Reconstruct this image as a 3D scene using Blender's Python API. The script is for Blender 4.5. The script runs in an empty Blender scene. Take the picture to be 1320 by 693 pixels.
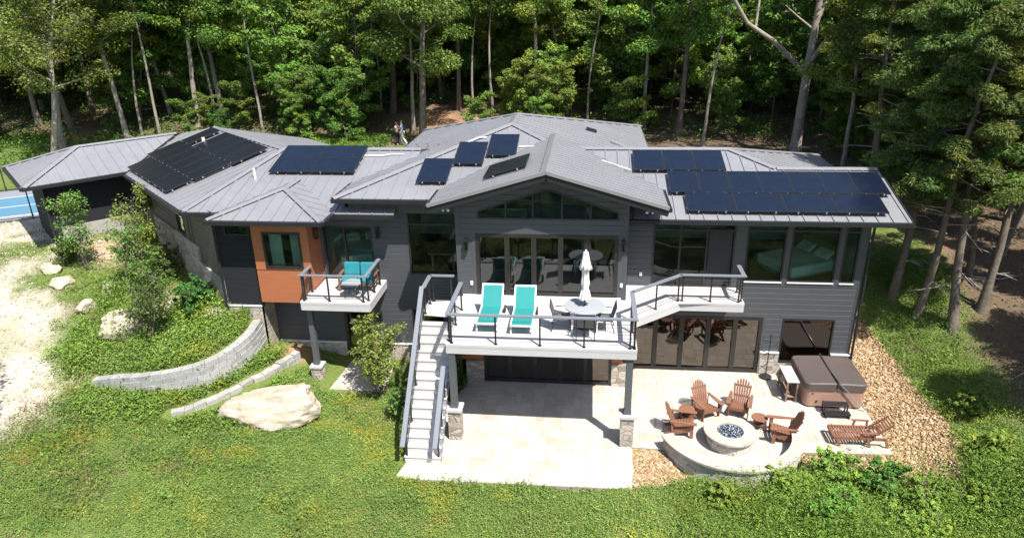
import bpy, math, random
import numpy as np
from mathutils import Vector, Matrix
random.seed(11)
RNG = np.random.default_rng(11)
SC = bpy.context.scene
COL = SC.collection
PI = math.pi
R = math.radians

# ------------------------------------------------------------------ mesh builder
class MB:
    """collects faces; build() links them as ONE mesh object"""
    def __init__(s):
        s.v = []; s.f = []; s.m = []; s.s = []
    def add(s, vs, fs, mi=0, smooth=False):
        b = len(s.v)
        s.v += [tuple(v) for v in vs]
        for f in fs:
            s.f.append(tuple(b + i for i in f)); s.m.append(mi); s.s.append(smooth)
    def poly(s, pts, mi=0):
        s.add(pts, [tuple(range(len(pts)))], mi)
    def box(s, c, d, rz=0.0, mi=0, rot=None):
        hx, hy, hz = d[0] / 2, d[1] / 2, d[2] / 2
        P = [Vector((x, y, z)) for z in (-hz, hz) for x, y in ((-hx, -hy), (hx, -hy), (hx, hy), (-hx, hy))]
        M = rot if rot is not None else Matrix.Rotation(rz, 3, 'Z')
        c = Vector(c)
        s.add([M @ p + c for p in P], [(3, 2, 1, 0), (4, 5, 6, 7), (0, 1, 5, 4), (1, 2, 6, 5), (2, 3, 7, 6), (3, 0, 4, 7)], mi)
    def bb(s, x0, x1, y0, y1, z0, z1, mi=0):
        s.box(((x0 + x1) / 2, (y0 + y1) / 2, (z0 + z1) / 2), (abs(x1 - x0), abs(y1 - y0), abs(z1 - z0)), 0, mi)
    def bar(s, a, b, w, h, mi=0, up=(0, 0, 1)):
        a, b = Vector(a), Vector(b); t = (b - a)
        if t.length < 1e-6: return
        t.normalize(); up = Vector(up)
        side = t.cross(up)
        if side.length < 1e-4: side = t.cross(Vector((1, 0, 0)))
        side.normalize(); u = side.cross(t)
        P = []
        for q in (a, b):
            for x, y in ((-1, -1), (1, -1), (1, 1), (-1, 1)):
                P.append(q + side * (x * w / 2) + u * (y * h / 2))
        s.add(P, [(0, 1, 2, 3), (7, 6, 5, 4), (4, 5, 1, 0), (5, 6, 2, 1), (6, 7, 3, 2), (7, 4, 0, 3)], mi)
    def tube(s, pts, rad, n=8, mi=0, caps=True, smooth=True):
        pts = [Vector(p) for p in pts]
        if not hasattr(rad, '__len__'): rad = [rad] * len(pts)
        b = []; prev = None
        for i, p in enumerate(pts):
            t = (pts[min(i + 1, len(pts) - 1)] - pts[max(i - 1, 0)])
            t = t.normalized() if t.length > 1e-9 else Vector((0, 0, 1))
            if prev is None:
                x = t.orthogonal().normalized()
            else:
                x = prev - t * prev.dot(t)
                x = x.normalized() if x.length > 1e-6 else t.orthogonal().normalized()
            prev = x; y = t.cross(x)
            for k in range(n):
                a = 2 * PI * k / n
                b.append(p + (x * math.cos(a) + y * math.sin(a)) * rad[i])
        f = []
        for i in range(len(pts) - 1):
            for k in range(n):
                k2 = (k + 1) % n
                f.append((i * n + k, i * n + k2, (i + 1) * n + k2, (i + 1) * n + k))
        s.add(b, f, mi, smooth)
        if caps:
            s.add(b[:n], [tuple(reversed(range(n)))], mi)
            s.add(b[-n:], [tuple(range(n))], mi)
    def lathe(s, prof, c=(0, 0, 0), n=24, mi=0, smooth=False, a0=0, a1=2 * PI):
        full = abs(a1 - a0 - 2 * PI) < 1e-6
        m = n if full else n + 1
        P = []
        for r, z in prof:
            for k in range(m):
                a = a0 + (a1 - a0) * k / n
                P.append((c[0] + r * math.cos(a), c[1] + r * math.sin(a), c[2] + z))
        f = []
        for i in range(len(prof) - 1):
            for k in range(n):
                k2 = (k + 1) % m
                f.append((i * m + k, i * m + k2, (i + 1) * m + k2, (i + 1) * m + k))
        s.add(P, f, mi, smooth)
    def prism(s, pts, z0, z1, mi=0, mi_top=None):
        n = len(pts)
        P = [(x, y, z0) for x, y in pts] + [(x, y, z1) for x, y in pts]
        s.add(P, [tuple(reversed(range(n)))] + [(i, (i + 1) % n, n + (i + 1) % n, n + i) for i in range(n)], mi)
        s.add(P[n:], [tuple(range(n))], mi if mi_top is None else mi_top)
    def build(s, name, mats, parent=None, bevel=0, world=True):
        me = bpy.data.meshes.new(name)
        off = Vector((0, 0, 0))
        if parent is not None and world:
            off = Vector(BASE.get(parent.name, (0, 0, 0)))
        me.from_pydata([(a - off.x, b - off.y, c - off.z) for a, b, c in s.v], [], s.f)
        if not isinstance(mats, (list, tuple)): mats = [mats]
        for m in mats: me.materials.append(m)
        me.polygons.foreach_set('material_index', s.m)
        me.polygons.foreach_set('use_smooth', s.s)
        me.update()
        o = bpy.data.objects.new(name, me)
        COL.objects.link(o)
        if parent is not None:
            o.parent = parent
            BASE[o.name] = tuple(off)
        if bevel:
            md = o.modifiers.new('bevel', 'BEVEL'); md.width = bevel; md.segments = 2; md.limit_method = 'ANGLE'; md.angle_limit = R(40)
        return o

BASE = {}
def tag(o, label=None, cat=None, group=None, kind=None):
    if label: o['label'] = label
    if cat: o['category'] = cat
    if group: o['group'] = group
    if kind: o['kind'] = kind
    return o
def thing(name, label, cat, loc=(0, 0, 0), rz=0.0, group=None):
    o = bpy.data.objects.new(name, None); COL.objects.link(o)
    o.location = loc; o.rotation_euler = (0, 0, rz); o.empty_display_size = .2
    BASE[o.name] = tuple(loc)
    return tag(o, label, cat, group)
def copy_tree(o, parent=None):
    c = o.copy(); COL.objects.link(c)
    if parent is not None: c.parent = parent
    for ch in list(o.children): copy_tree(ch, c)
    return c
def place(proto, used, loc, rz, label, group=None):
    o = proto if proto.name not in used else copy_tree(proto)
    used.add(proto.name)
    o.location = loc; o.rotation_euler = (0, 0, rz); o['label'] = label
    if group: o['group'] = group
    return o
USED = set()

# ------------------------------------------------------------------ materials
def new_mat(name):
    m = bpy.data.materials.new(name); m.use_nodes = True
    nt = m.node_tree; nt.nodes.clear()
    out = nt.nodes.new('ShaderNodeOutputMaterial')
    return m, nt, out
def N(nt, typ, **kw):
    n = nt.nodes.new(typ)
    for k, v in kw.items():
        if k.startswith('i_'):
            key = k[2:]
            key = int(key) if key.isdigit() else key.replace('_', ' ')
            n.inputs[key].default_value = v
        else: setattr(n, k, v)
    return n
def ramp(nt, fac, stops):
    r = nt.nodes.new('ShaderNodeValToRGB')
    e = r.color_ramp.elements
    while len(e) < len(stops): e.new(.5)
    for i, (p, c) in enumerate(stops):
        e[i].position = p; e[i].color = (*c, 1) if len(c) == 3 else c
    nt.links.new(fac, r.inputs[0])
    return r.outputs[0]
def mixc(nt, fac, a, b, mode='MIX'):
    m = nt.nodes.new('ShaderNodeMix'); m.data_type = 'RGBA'; m.blend_type = mode
    for sock, v in ((m.inputs[0], fac), (m.inputs[6], a), (m.inputs[7], b)):
        if hasattr(v, 'is_linked'): nt.links.new(v, sock)
        elif isinstance(v, (int, float)): sock.default_value = v
        else: sock.default_value = (*v, 1) if len(v) == 3 else v
    return m.outputs[2]
def noise_out(nt, scale, detail=4, rough=.6, vec=None, dist=0.0):
    n = nt.nodes.new('ShaderNodeTexNoise'); n.inputs['Scale'].default_value = scale
    n.inputs['Detail'].default_value = detail; n.inputs['Roughness'].default_value = rough
    n.inputs['Distortion'].default_value = dist
    if vec is None:
        tc = nt.nodes.new('ShaderNodeNewGeometry'); vec = tc.outputs['Position']
    nt.links.new(vec, n.inputs['Vector'])
    return n.outputs['Fac']
def surf(name, color, rough=.6, var=.12, vscale=3.0, bump=0.0, bscale=40.0, metal=0.0, spec=.5, fine=None, coat=0.0, obj=False):
    """painted / plain surface with a little large-scale and fine variation of its own colour"""
    m, nt, out = new_mat(name)
    p = N(nt, 'ShaderNodeBsdfPrincipled'); p.inputs['Roughness'].default_value = rough
    p.inputs['Metallic'].default_value = metal; p.inputs['Specular IOR Level'].default_value = spec
    p.inputs['Coat Weight'].default_value = coat
    vec = None
    if obj:
        vec = N(nt, 'ShaderNodeTexCoord').outputs['Object']
    f = noise_out(nt, vscale, 5, .6, vec)
    lo = tuple(max(0, c * (1 - var)) for c in color); hi = tuple(min(1, c * (1 + var)) for c in color)
    col = ramp(nt, f, [(.3, lo), (.7, hi)])
    if fine:
        f2 = noise_out(nt, fine, 3, .7, vec)
        col = mixc(nt, .5, col, ramp(nt, f2, [(.3, lo), (.7, hi)]))
    nt.links.new(col, p.inputs['Base Color'])
    if bump:
        b = N(nt, 'ShaderNodeBump'); b.inputs['Strength'].default_value = bump; b.inputs['Distance'].default_value = .02
        nt.links.new(noise_out(nt, bscale, 4, .6, vec), b.inputs['Height']); nt.links.new(b.outputs[0], p.inputs['Normal'])
    nt.links.new(p.outputs[0], out.inputs[0])
    return m
def tinted(name, rough=.7, transl=0.0, spec=.3, bump=0.0, bscale=30.0, objvar=0.0, nscale=0.0, nvar=.2):
    """colour comes from the mesh attribute 'tint' (each leaf, stone or tile has a colour of its own)"""
    m, nt, out = new_mat(name)
    a = N(nt, 'ShaderNodeAttribute'); a.attribute_name = 'tint'
    col = a.outputs['Color']
    if objvar:
        oi = N(nt, 'ShaderNodeObjectInfo')
        hs = N(nt, 'ShaderNodeHueSaturation')
        mr = N(nt, 'ShaderNodeMapRange'); mr.inputs['To Min'].default_value = .5 - .035 * objvar; mr.inputs['To Max'].default_value = .5 + .025 * objvar
        nt.links.new(oi.outputs['Random'], mr.inputs[0]); nt.links.new(mr.outputs[0], hs.inputs['Hue'])
        mt = N(nt, 'ShaderNodeMath', operation='MULTIPLY'); mt.inputs[1].default_value = 7.31
        fr = N(nt, 'ShaderNodeMath', operation='FRACT')
        nt.links.new(oi.outputs['Random'], mt.inputs[0]); nt.links.new(mt.outputs[0], fr.inputs[0])
        mr2 = N(nt, 'ShaderNodeMapRange'); mr2.inputs['To Min'].default_value = 1 - .3 * objvar; mr2.inputs['To Max'].default_value = 1 + .3 * objvar
        nt.links.new(fr.outputs[0], mr2.inputs[0]); nt.links.new(mr2.outputs[0], hs.inputs['Value'])
        nt.links.new(col, hs.inputs['Color']); col = hs.outputs[0]
    if nscale:
        f = noise_out(nt, nscale, 5, .65)
        g = ramp(nt, f, [(.25, (1 - nvar,) * 3), (.75, (1 + nvar,) * 3)])
        col = mixc(nt, 1.0, col, g, 'MULTIPLY')
    p = N(nt, 'ShaderNodeBsdfPrincipled'); p.inputs['Roughness'].default_value = rough; p.inputs['Specular IOR Level'].default_value = spec
    nt.links.new(col, p.inputs['Base Color'])
    sh = p.outputs[0]
    if bump:
        b = N(nt, 'ShaderNodeBump'); b.inputs['Strength'].default_value = bump; b.inputs['Distance'].default_value = .02
        nt.links.new(noise_out(nt, bscale, 5, .65), b.inputs['Height']); nt.links.new(b.outputs[0], p.inputs['Normal'])
    if transl:
        t = N(nt, 'ShaderNodeBsdfTranslucent')
        nt.links.new(mixc(nt, 1.0, col, (1.25, 1.15, .55), 'MULTIPLY'), t.inputs['Color'])
        mx = N(nt, 'ShaderNodeMixShader'); mx.inputs[0].default_value = transl
        nt.links.new(sh, mx.inputs[1]); nt.links.new(t.outputs[0], mx.inputs[2]); sh = mx.outputs[0]
    nt.links.new(sh, out.inputs[0])
    return m
def set_tint(me, cols):
    ca = me.color_attributes.new('tint', 'FLOAT_COLOR', 'POINT')
    c = np.ones((len(me.vertices), 4), np.float32); c[:, :3] = cols
    ca.data.foreach_set('color', c.ravel())

def roof_metal():
    m, nt, out = new_mat('grey_standing_seam_metal')
    p = N(nt, 'ShaderNodeBsdfPrincipled'); p.inputs['Metallic'].default_value = .3
    f = noise_out(nt, .5, 5, .6); f2 = noise_out(nt, 14, 4, .7); f3 = noise_out(nt, 2.3, 6, .7, None, 1.2)
    c = ramp(nt, f, [(.3, (.262, .266, .280)), (.7, (.296, .299, .313))])
    c = mixc(nt, 1, c, ramp(nt, f3, [(.3, (.95, .945, .94)), (.55, (1, 1, 1)), (.8, (1.03, 1.03, 1.03))]), 'MULTIPLY')
    c = mixc(nt, 1, c, ramp(nt, f2, [(.3, (.98, .98, .98)), (.7, (1.02, 1.02, 1.02))]), 'MULTIPLY')
    nt.links.new(c, p.inputs['Base Color'])
    nt.links.new(ramp(nt, f3, [(.3, (.34, .34, .34)), (.7, (.48, .48, .48))]), p.inputs['Roughness'])
    b = N(nt, 'ShaderNodeBump'); b.inputs['Strength'].default_value = .05; b.inputs['Distance'].default_value = .03
    nt.links.new(noise_out(nt, 3.5, 2, .5), b.inputs['Height']); nt.links.new(b.outputs[0], p.inputs['Normal'])
    nt.links.new(p.outputs[0], out.inputs[0]); return m
M = {}
M['siding'] = surf('dark_grey_siding', (.062, .067, .073), .55, .07, 1.3, .06, 60, fine=25)
M['siding_tan'] = surf('dark_taupe_siding', (.085, .082, .077), .55, .07, 1.3, .06, 60, fine=25)
M['siding_black'] = surf('black_siding', (.022, .024, .027), .8, .08, 1.3, .06, 60, fine=25, spec=.12)
M['trim'] = surf('grey_trim', (.063, .068, .076), .5, .05, 2)
M['soffit'] = surf('dark_soffit', (.05, .055, .06), .6, .08, 2)
M['metal_dark'] = surf('dark_gutter_metal', (.022, .024, .027), .4, .05, 3, metal=.2)
M['black'] = surf('black_powder_coat', (.018, .019, .021), .42, .1, 6)
M['frame'] = surf('black_window_frame', (.022, .021, .021), .4, .1, 5)
M['frame_bronze'] = surf('bronze_door_frame', (.022, .0185, .016), .4, .08, 5)
M['roof'] = roof_metal()
M['roof_cap'] = surf('grey_ridge_metal', (.30, .298, .308), .34, .05, 1.5, metal=.35)
M['rail_cap'] = surf('blue_grey_rail_cap', (.17, .185, .215), .5, .05, 4)
M['decking'] = surf('pale_grey_decking', (.56, .54, .53), .6, .07, 1.1, fine=14)
M['fascia'] = surf('pale_fascia_board', (.47, .46, .46), .55, .06, 1.2, fine=12)
M['tread'] = surf('pale_stair_tread', (.52, .50, .48), .6, .06, 2.5, fine=16)
M['post'] = surf('grey_post_wrap', (.085, .093, .10), .5, .06, 2)
M['white'] = surf('white_powder_coat', (.78, .78, .77), .4, .04, 5)
M['white_fabric'] = surf('white_canvas', (.78, .77, .74), .85, .05, 6, .25, 45)
M['plastic_white'] = surf('white_plastic', (.75, .75, .73), .4, .04, 5)
M['teal'] = surf('teal_sling_fabric', (.012, .215, .205), .75, .1, 5, .15, 120, fine=60)
M['teal_cushion'] = surf('teal_cushion_fabric', (.016, .20, .235), .85, .12, 4, .2, 90)
M['grey_sling'] = surf('dark_grey_sling', (.10, .10, .10), .8, .1, 8)
M['table_grey'] = surf('grey_table_top', (.33, .35, .37), .35, .05, 4, coat=.2)
M['brown_poly'] = surf('red_brown_poly_lumber', (.215, .098, .058), .6, .18, 3.5, .1, 40, fine=22)
M['tub_side'] = surf('tan_hot_tub_panels', (.34, .20, .145), .5, .12, 2.2, .1, 30, fine=18)
M['tub_rim'] = surf('dark_tub_shell', (.07, .055, .048), .4, .08, 3)
M['tub_cover'] = surf('grey_brown_vinyl', (.088, .069, .063), .55, .08, 1.6, .12, 12)
M['steel'] = surf('brushed_steel', (.55, .55, .54), .3, .04, 6, metal=.9)
M['shelf_wood'] = surf('weathered_wood', (.22, .15, .11), .7, .15, 4)
M['bed'] = surf('pale_bedding', (.62, .66, .64), .9, .08, 2.2, .5, 5)
M['oak'] = surf('oak_wood', (.34, .22, .11), .6, .18, 3)
M['room_wall'] = surf('warm_white_plaster', (.55, .55, .52), .85, .04, 1)
M['room_floor'] = surf('oak_floor', (.24, .16, .10), .5, .18, 1.4)
M['ceil'] = surf('ceiling_white', (.6, .6, .58), .9, .03, 1)
M['cedar'] = None
M['pvc'] = surf('white_pvc', (.72, .72, .70), .45, .05, 8)
M['rail_alu'] = surf('aluminium_rail', (.55, .56, .57), .35, .05, 8, metal=.6)
M['bark'] = surf('grey_brown_bark', (.15, .122, .098), .9, .45, 2.2, .8, 14, obj=True, fine=9)
M['bark_pale'] = surf('pale_bark', (.27, .235, .195), .9, .5, 1.8, .6, 12, obj=True, fine=7)
M['dead'] = surf('dead_grey_twig', (.30, .27, .24), .9, .3, 3)
M['skin'] = surf('skin', (.50, .32, .24), .6, .05, 8)
M['hair'] = surf('brown_hair', (.06, .038, .025), .7, .2, 20)
M['cloth_pink'] = surf('pale_pink_cotton', (.45, .30, .26), .85, .1, 12)
M['cloth_navy'] = surf('dark_navy_denim', (.018, .024, .045), .85, .1, 12)
M['cloth_blue'] = surf('light_blue_cotton', (.24, .34, .58), .85, .1, 12)
M['cloth_white'] = surf('white_cotton', (.72, .71, .70), .85, .06, 12)
M['dirt_wall'] = surf('poured_concrete', (.34, .32, .30), .85, .15, 2, .2, 20, fine=12)
M['court_blue'] = surf('blue_court_paint', (.085, .20, .30), .7, .06, .5, fine=6)
M['court_grey'] = surf('grey_court_paint', (.22, .23, .27), .7, .06, .5, fine=6)
M['fire_glass'] = tinted('blue_grey_fire_glass', .15, 0, .7)
M['leaf'] = tinted('tree_leaves', .55, .24, .25, objvar=1.0)
M['weed'] = tinted('weed_leaves', .6, .18, .2)
M['stone_chip'] = tinted('river_stone', .85, 0, .3, .3, 40)
M['paver'] = tinted('travertine_paving', .6, 0, .35, .1, 25, nscale=1.7, nvar=.17)
M['block'] = tinted('split_face_block', .88, 0, .25, .9, 22, nscale=6, nvar=.18)

def cedar():
    m, nt, out = new_mat('orange_cedar_panel')
    g = N(nt, 'ShaderNodeNewGeometry')
    mp = N(nt, 'ShaderNodeMapping'); mp.inputs['Scale'].default_value = (1.2, 1.2, 34)
    nt.links.new(g.outputs['Position'], mp.inputs[0])
    f = noise_out(nt, 1.0, 6, .65, mp.outputs[0], .6)
    f2 = noise_out(nt, .9, 3, .5)
    c = ramp(nt, f, [(.25, (.27, .088, .038)), (.5, (.36, .122, .055)), (.78, (.44, .165, .078))])
    c = mixc(nt, .35, c, ramp(nt, f2, [(.3, (.31, .10, .046)), (.7, (.42, .15, .068))]))
    p = N(nt, 'ShaderNodeBsdfPrincipled'); p.inputs['Roughness'].default_value = .5
    nt.links.new(c, p.inputs['Base Color']); nt.links.new(p.outputs[0], out.inputs[0])
    return m
M['cedar'] = cedar()
def stone_veneer():
    m, nt, out = new_mat('ledge_stone_veneer')
    g = N(nt, 'ShaderNodeNewGeometry')
    mp = N(nt, 'ShaderNodeMapping'); mp.inputs['Scale'].default_value = (3.2, 3.2, 6.2)
    nt.links.new(g.outputs['Position'], mp.inputs[0])
    v = N(nt, 'ShaderNodeTexVoronoi', distance='CHEBYCHEV'); v.inputs['Scale'].default_value = 1.0
    v.inputs['Randomness'].default_value = .75
    nt.links.new(mp.outputs[0], v.inputs['Vector'])
    v2 = N(nt, 'ShaderNodeTexVoronoi', feature='DISTANCE_TO_EDGE'); v2.inputs['Scale'].default_value = 1.0; v2.inputs['Randomness'].default_value = .75
    nt.links.new(mp.outputs[0], v2.inputs['Vector'])
    sep = N(nt, 'ShaderNodeSeparateColor'); nt.links.new(v.outputs['Color'], sep.inputs[0])
    c = ramp(nt, sep.outputs[0], [(0, (.26, .225, .19)), (.35, (.42, .365, .31)), (.7, (.50, .45, .385)), (1, (.33, .315, .30))])
    n = noise_out(nt, 9, 6, .7)
    c = mixc(nt, 1, c, ramp(nt, n, [(.25, (.75, .74, .72)), (.75, (1.15, 1.13, 1.1))]), 'MULTIPLY')
    edge = ramp(nt, v2.outputs['Distance'], [(.0, (.0, .0, .0)), (.07, (1, 1, 1))])
    c = mixc(nt, edge, (.22, .2, .175), c)
    p = N(nt, 'ShaderNodeBsdfPrincipled'); p.inputs['Roughness'].default_value = .85
    nt.links.new(c, p.inputs['Base Color'])
    b = N(nt, 'ShaderNodeBump'); b.inputs['Strength'].default_value = .8; b.inputs['Distance'].default_value = .03
    h = mixc(nt, .35, edge, n, 'MIX'); nt.links.new(h, b.inputs['Height']); nt.links.new(b.outputs[0], p.inputs['Normal'])
    nt.links.new(p.outputs[0], out.inputs[0])
    return m
M['stone'] = stone_veneer()
def boulder_mat():
    m, nt, out = new_mat('weathered_limestone')
    n = noise_out(nt, 1.6, 8, .7, None, .4); n2 = noise_out(nt, 9, 6, .7)
    g = N(nt, 'ShaderNodeNewGeometry')
    mp = N(nt, 'ShaderNodeMapping'); mp.inputs['Scale'].default_value = (1.2, 1.2, 9); mp.inputs['Rotation'].default_value = (.12, .08, 0)
    nt.links.new(g.outputs['Position'], mp.inputs[0])
    n3 = noise_out(nt, 1.0, 6, .7, mp.outputs[0], .8)
    c = ramp(nt, n, [(.25, (.29, .225, .16)), (.45, (.46, .385, .295)), (.62, (.56, .50, .41)), (.8, (.43, .39, .335))])
    c = mixc(nt, .55, c, ramp(nt, n3, [(.3, (.27, .205, .135)), (.5, (.52, .455, .36)), (.75, (.59, .53, .445))]))
    c = mixc(nt, 1, c, ramp(nt, n2, [(.25, (.8, .78, .76)), (.75, (1.12, 1.12, 1.12))]), 'MULTIPLY')
    p = N(nt, 'ShaderNodeBsdfPrincipled'); p.inputs['Roughness'].default_value = .9
    nt.links.new(c, p.inputs['Base Color'])
    vo = N(nt, 'ShaderNodeTexVoronoi', feature='DISTANCE_TO_EDGE'); vo.inputs['Scale'].default_value = 1.0; vo.inputs['Randomness'].default_value = 1.0
    mp2 = N(nt, 'ShaderNodeMapping'); mp2.inputs['Scale'].default_value = (.9, .9, 3.2); mp2.inputs['Rotation'].default_value = (.2, .1, .3)
    wv = mixc(nt, .12, g.outputs['Position'], N(nt, 'ShaderNodeTexNoise').outputs['Color'], 'ADD'); nt.links.new(wv, mp2.inputs[0]); nt.links.new(mp2.outputs[0], vo.inputs['Vector'])
    cr = ramp(nt, vo.outputs['Distance'], [(0, (.45, .40, .34)), (.02, (1, 1, 1))]); c = mixc(nt, ramp(nt, n, [(.42, (0, 0, 0)), (.62, (.55, .55, .55))]), c, cr, 'MULTIPLY'); nt.links.new(c, p.inputs['Base Color'])
    b = N(nt, 'ShaderNodeBump'); b.inputs['Strength'].default_value = .8; b.inputs['Distance'].default_value = .07
    nt.links.new(mixc(nt, .12, mixc(nt, .5, n3, n2), cr), b.inputs['Height']); nt.links.new(b.outputs[0], p.inputs['Normal'])
    nt.links.new(p.outputs[0], out.inputs[0])
    return m
M['boulder'] = boulder_mat()
def glass(name, tint, ior=1.85, gcol=(.92, 1, .97)):
    m, nt, out = new_mat(name)
    t = N(nt, 'ShaderNodeBsdfTransparent'); t.inputs[0].default_value = (*tint, 1)
    g = N(nt, 'ShaderNodeBsdfGlossy'); g.inputs['Roughness'].default_value = .003; g.inputs['Color'].default_value = (*gcol, 1)
    f = N(nt, 'ShaderNodeFresnel'); f.inputs['IOR'].default_value = ior
    mx = N(nt, 'ShaderNodeMixShader')
    nt.links.new(f.outputs[0], mx.inputs[0]); nt.links.new(t.outputs[0], mx.inputs[1]); nt.links.new(g.outputs[0], mx.inputs[2])
    nt.links.new(mx.outputs[0], out.inputs[0])
    return m
M['glass'] = glass('tinted_window_glass', (.60, .80, .70), 1.52)
M['glass_door'] = glass('tinted_door_glass', (.24, .26, .24), 2.15, (1, .90, .80))
M['glass_fold'] = glass('clear_folding_door_glass', (.55, .68, .6), 1.8)
M['screen'] = surf('insect_screen', (.03, .03, .03), .8, .1, 4)
def solar_mat():
    m, nt, out = new_mat('solar_cells')
    tc = N(nt, 'ShaderNodeTexCoord')
    br = N(nt, 'ShaderNodeTexBrick'); br.offset = 0; br.inputs['Scale'].default_value = 1
    br.inputs['Brick Width'].default_value = .166; br.inputs['Row Height'].default_value = .166
    br.inputs['Mortar Size'].default_value = .003
    br.inputs['Color1'].default_value = (.006, .010, .021, 1); br.inputs['Color2'].default_value = (.0075, .012, .025, 1); br.inputs['Mortar'].default_value = (.011, .016, .028, 1)
    nt.links.new(tc.outputs['Object'], br.inputs['Vector'])
    p = N(nt, 'ShaderNodeBsdfPrincipled'); p.inputs['Roughness'].default_value = .12; p.inputs['Specular IOR Level'].default_value = .45
    nt.links.new(br.outputs['Color'], p.inputs['Base Color']); nt.links.new(p.outputs[0], out.inputs[0])
    return m
M['solar'] = solar_mat()
M['solar_black'] = surf('black_solar_cells', (.009, .010, .014), .3, .15, 2, spec=.22)

# ------------------------------------------------------------------ terrain
CTRL = [(1.5,17,-.09),(1.5,18.2,-.09),(2.3,17.7,-.12),(-5.3,17.5,-.08),(-1.9,16.4,-.1),(0,18,-.12),(4.5,16.6,-.17),(1.5,20,-.12),(-4.3,20,-.1),(6.5,20,-.12),(9.3,21,-.08),(1.5,22.5,-.12),(-2,21,-.12),(-5.3,15.9,-.06),(-1.9,15.7,-.08),(1.5,15.8,-.08),(3.3,16.0,-.15),(6.6,17.7,-.1),(9.2,18.2,-.08),(-6.7,20.0,-.03),(-8.7,20.8,-.03),(-6.5,16.7,-.10),(-9.2,17.9,.05),
(-10.4,16.2,.05),(-13.8,15.7,.25),(-16.7,15.3,.4),(-14.9,13.0,.0),(-12.4,13.4,-.2),(-9.4,14.0,-.45),(-5.6,14.4,-.6),(-1.8,14.7,-.65),(2.1,15.1,-.6),(5.2,15.2,-.5),(11.1,15.5,-.3),
(-16.9,18.1,.85),(-18.2,17.6,.95),(-19.7,19.2,1.1),(-20.9,21.1,1.6),(-23.6,26.4,3.0),(-26.6,29.2,3.1),(-24.3,29.4,3.3),(-27.2,28.2,3.05),(-21.8,24.0,2.6),(-21.0,26.3,3.0),(-21.4,27.6,3.4),
(9.7,23.7,.1),(9.7,19.4,-.06),(10.6,17.3,-.15),(11.9,23.2,.15),(11.6,25.5,.5),(12.5,21.8,.4),(12.8,19.1,.4),(11.9,17.1,.2),(14.2,21,.9),(14.8,23.8,1.2),(13.6,24.8,1.35),(12.9,25.6,1.5),(11.5,26.6,1.4),
(16.5,30.5,2.8),(9.7,30,1.8),(-30,45,3.0),(-13,48,3.0),(0,45,3.0),(10,40,2.8),(-40,30,3.1),(-40,45,3.2),(-30,36,3.1),(-25,38,3.05),(16,38,3.2),(25,35,3.6),(20,25,2.4),(25,20,2.6),(-30,22,2.6),(-28,18,1.9),
(-40,15,1.4),(-20,8,-.8),(0,6,-2.6),(20,8,-1.4),(0,10,-1.7),(18,17,1.2),(-8,36,3),(4,36,3),(-40,54,3.4),(-13,54,3.5),(5,54,3.6),(25,50,4.2)]
LOW = [(-13,18.8,.62),(-15.2,18.4,.65),(-12.1,19.7,.78),(-11.5,20.7,.9),(-11.3,22.2,.72),(-12.8,19.2,.72),(-14.2,18.5,.6),(-14,24,.7),(-18,24,1.9),(-17,21,1.2),(-10.0,22.8,.3),(-16.4,19.0,.8),(-12.2,17.8,.22),(-11.1,19.0,.2),(-10.3,20.5,.25),(-13.2,17.4,.25)]
UPP = [(-11.9,21.5,1.95),(-12,20.7,1.85),(-12.4,20,1.70),(-13.1,19.5,1.52),(-14,19.3,1.36),(-14.9,19.2,1.23),(-15.9,19.2,1.12),(-16.9,19.2,1.0),(-13.4,22.2,2.25),(-15.5,24.3,2.28),(-18,26.6,2.35),(-19.6,27.9,2.7),
(-16.9,20.8,1.55),(-16.8,22.1,1.85),(-19.2,22.2,1.95),(-19,23.4,2.3),(-15,21,1.75),(-13,20.7,1.85),(-18.5,25.5,2.4),(-10.5,24,2.2),(-12.4,21.7,2.12)]
def _tps(pts):
    P = np.array(pts, float); n = len(P)
    X = P[:, :2] / 10.0
    d = np.sqrt(((X[:, None] - X[None]) ** 2).sum(-1))
    K = np.where(d > 0, d * d * np.log(np.maximum(d, 1e-9)), 0) + np.eye(n) * 2e-3
    A = np.zeros((n + 3, n + 3)); A[:n, :n] = K; A[:n, n] = 1; A[:n, n + 1:] = X; A[n, :n] = 1; A[n + 1:, :n] = X.T
    w = np.linalg.solve(A, np.concatenate([P[:, 2], np.zeros(3)]))
    def f(x, y):
        q = np.stack([np.clip(x, -42, 26), np.clip(y, 6, 55)], -1).reshape(-1, 2) / 10.0
        o = np.empty(len(q))
        for i in range(0, len(q), 20000):
            s = q[i:i + 20000]
            d = np.sqrt(((s[:, None] - X[None]) ** 2).sum(-1))
            k = np.where(d > 0, d * d * np.log(np.maximum(d, 1e-9)), 0)
            o[i:i + 20000] = k @ w[:n] + w[n] + s @ w[n + 1:]
        return o.reshape(np.shape(x))
    return f
F_LOW = _tps(CTRL + LOW); F_UPP = _tps(CTRL + UPP)
WALL_TOP = [(-11.86,22.0,2.07),(-11.83,21.5,2.02),(-11.83,21.09,1.96),(-12.0,20.44,1.86),(-12.38,19.76,1.73),(-13.08,19.29,1.57),(-13.97,19.07,1.42),(-14.91,18.98,1.29),(-15.9,19.0,1.18),(-16.7,18.95,1.07)]
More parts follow.
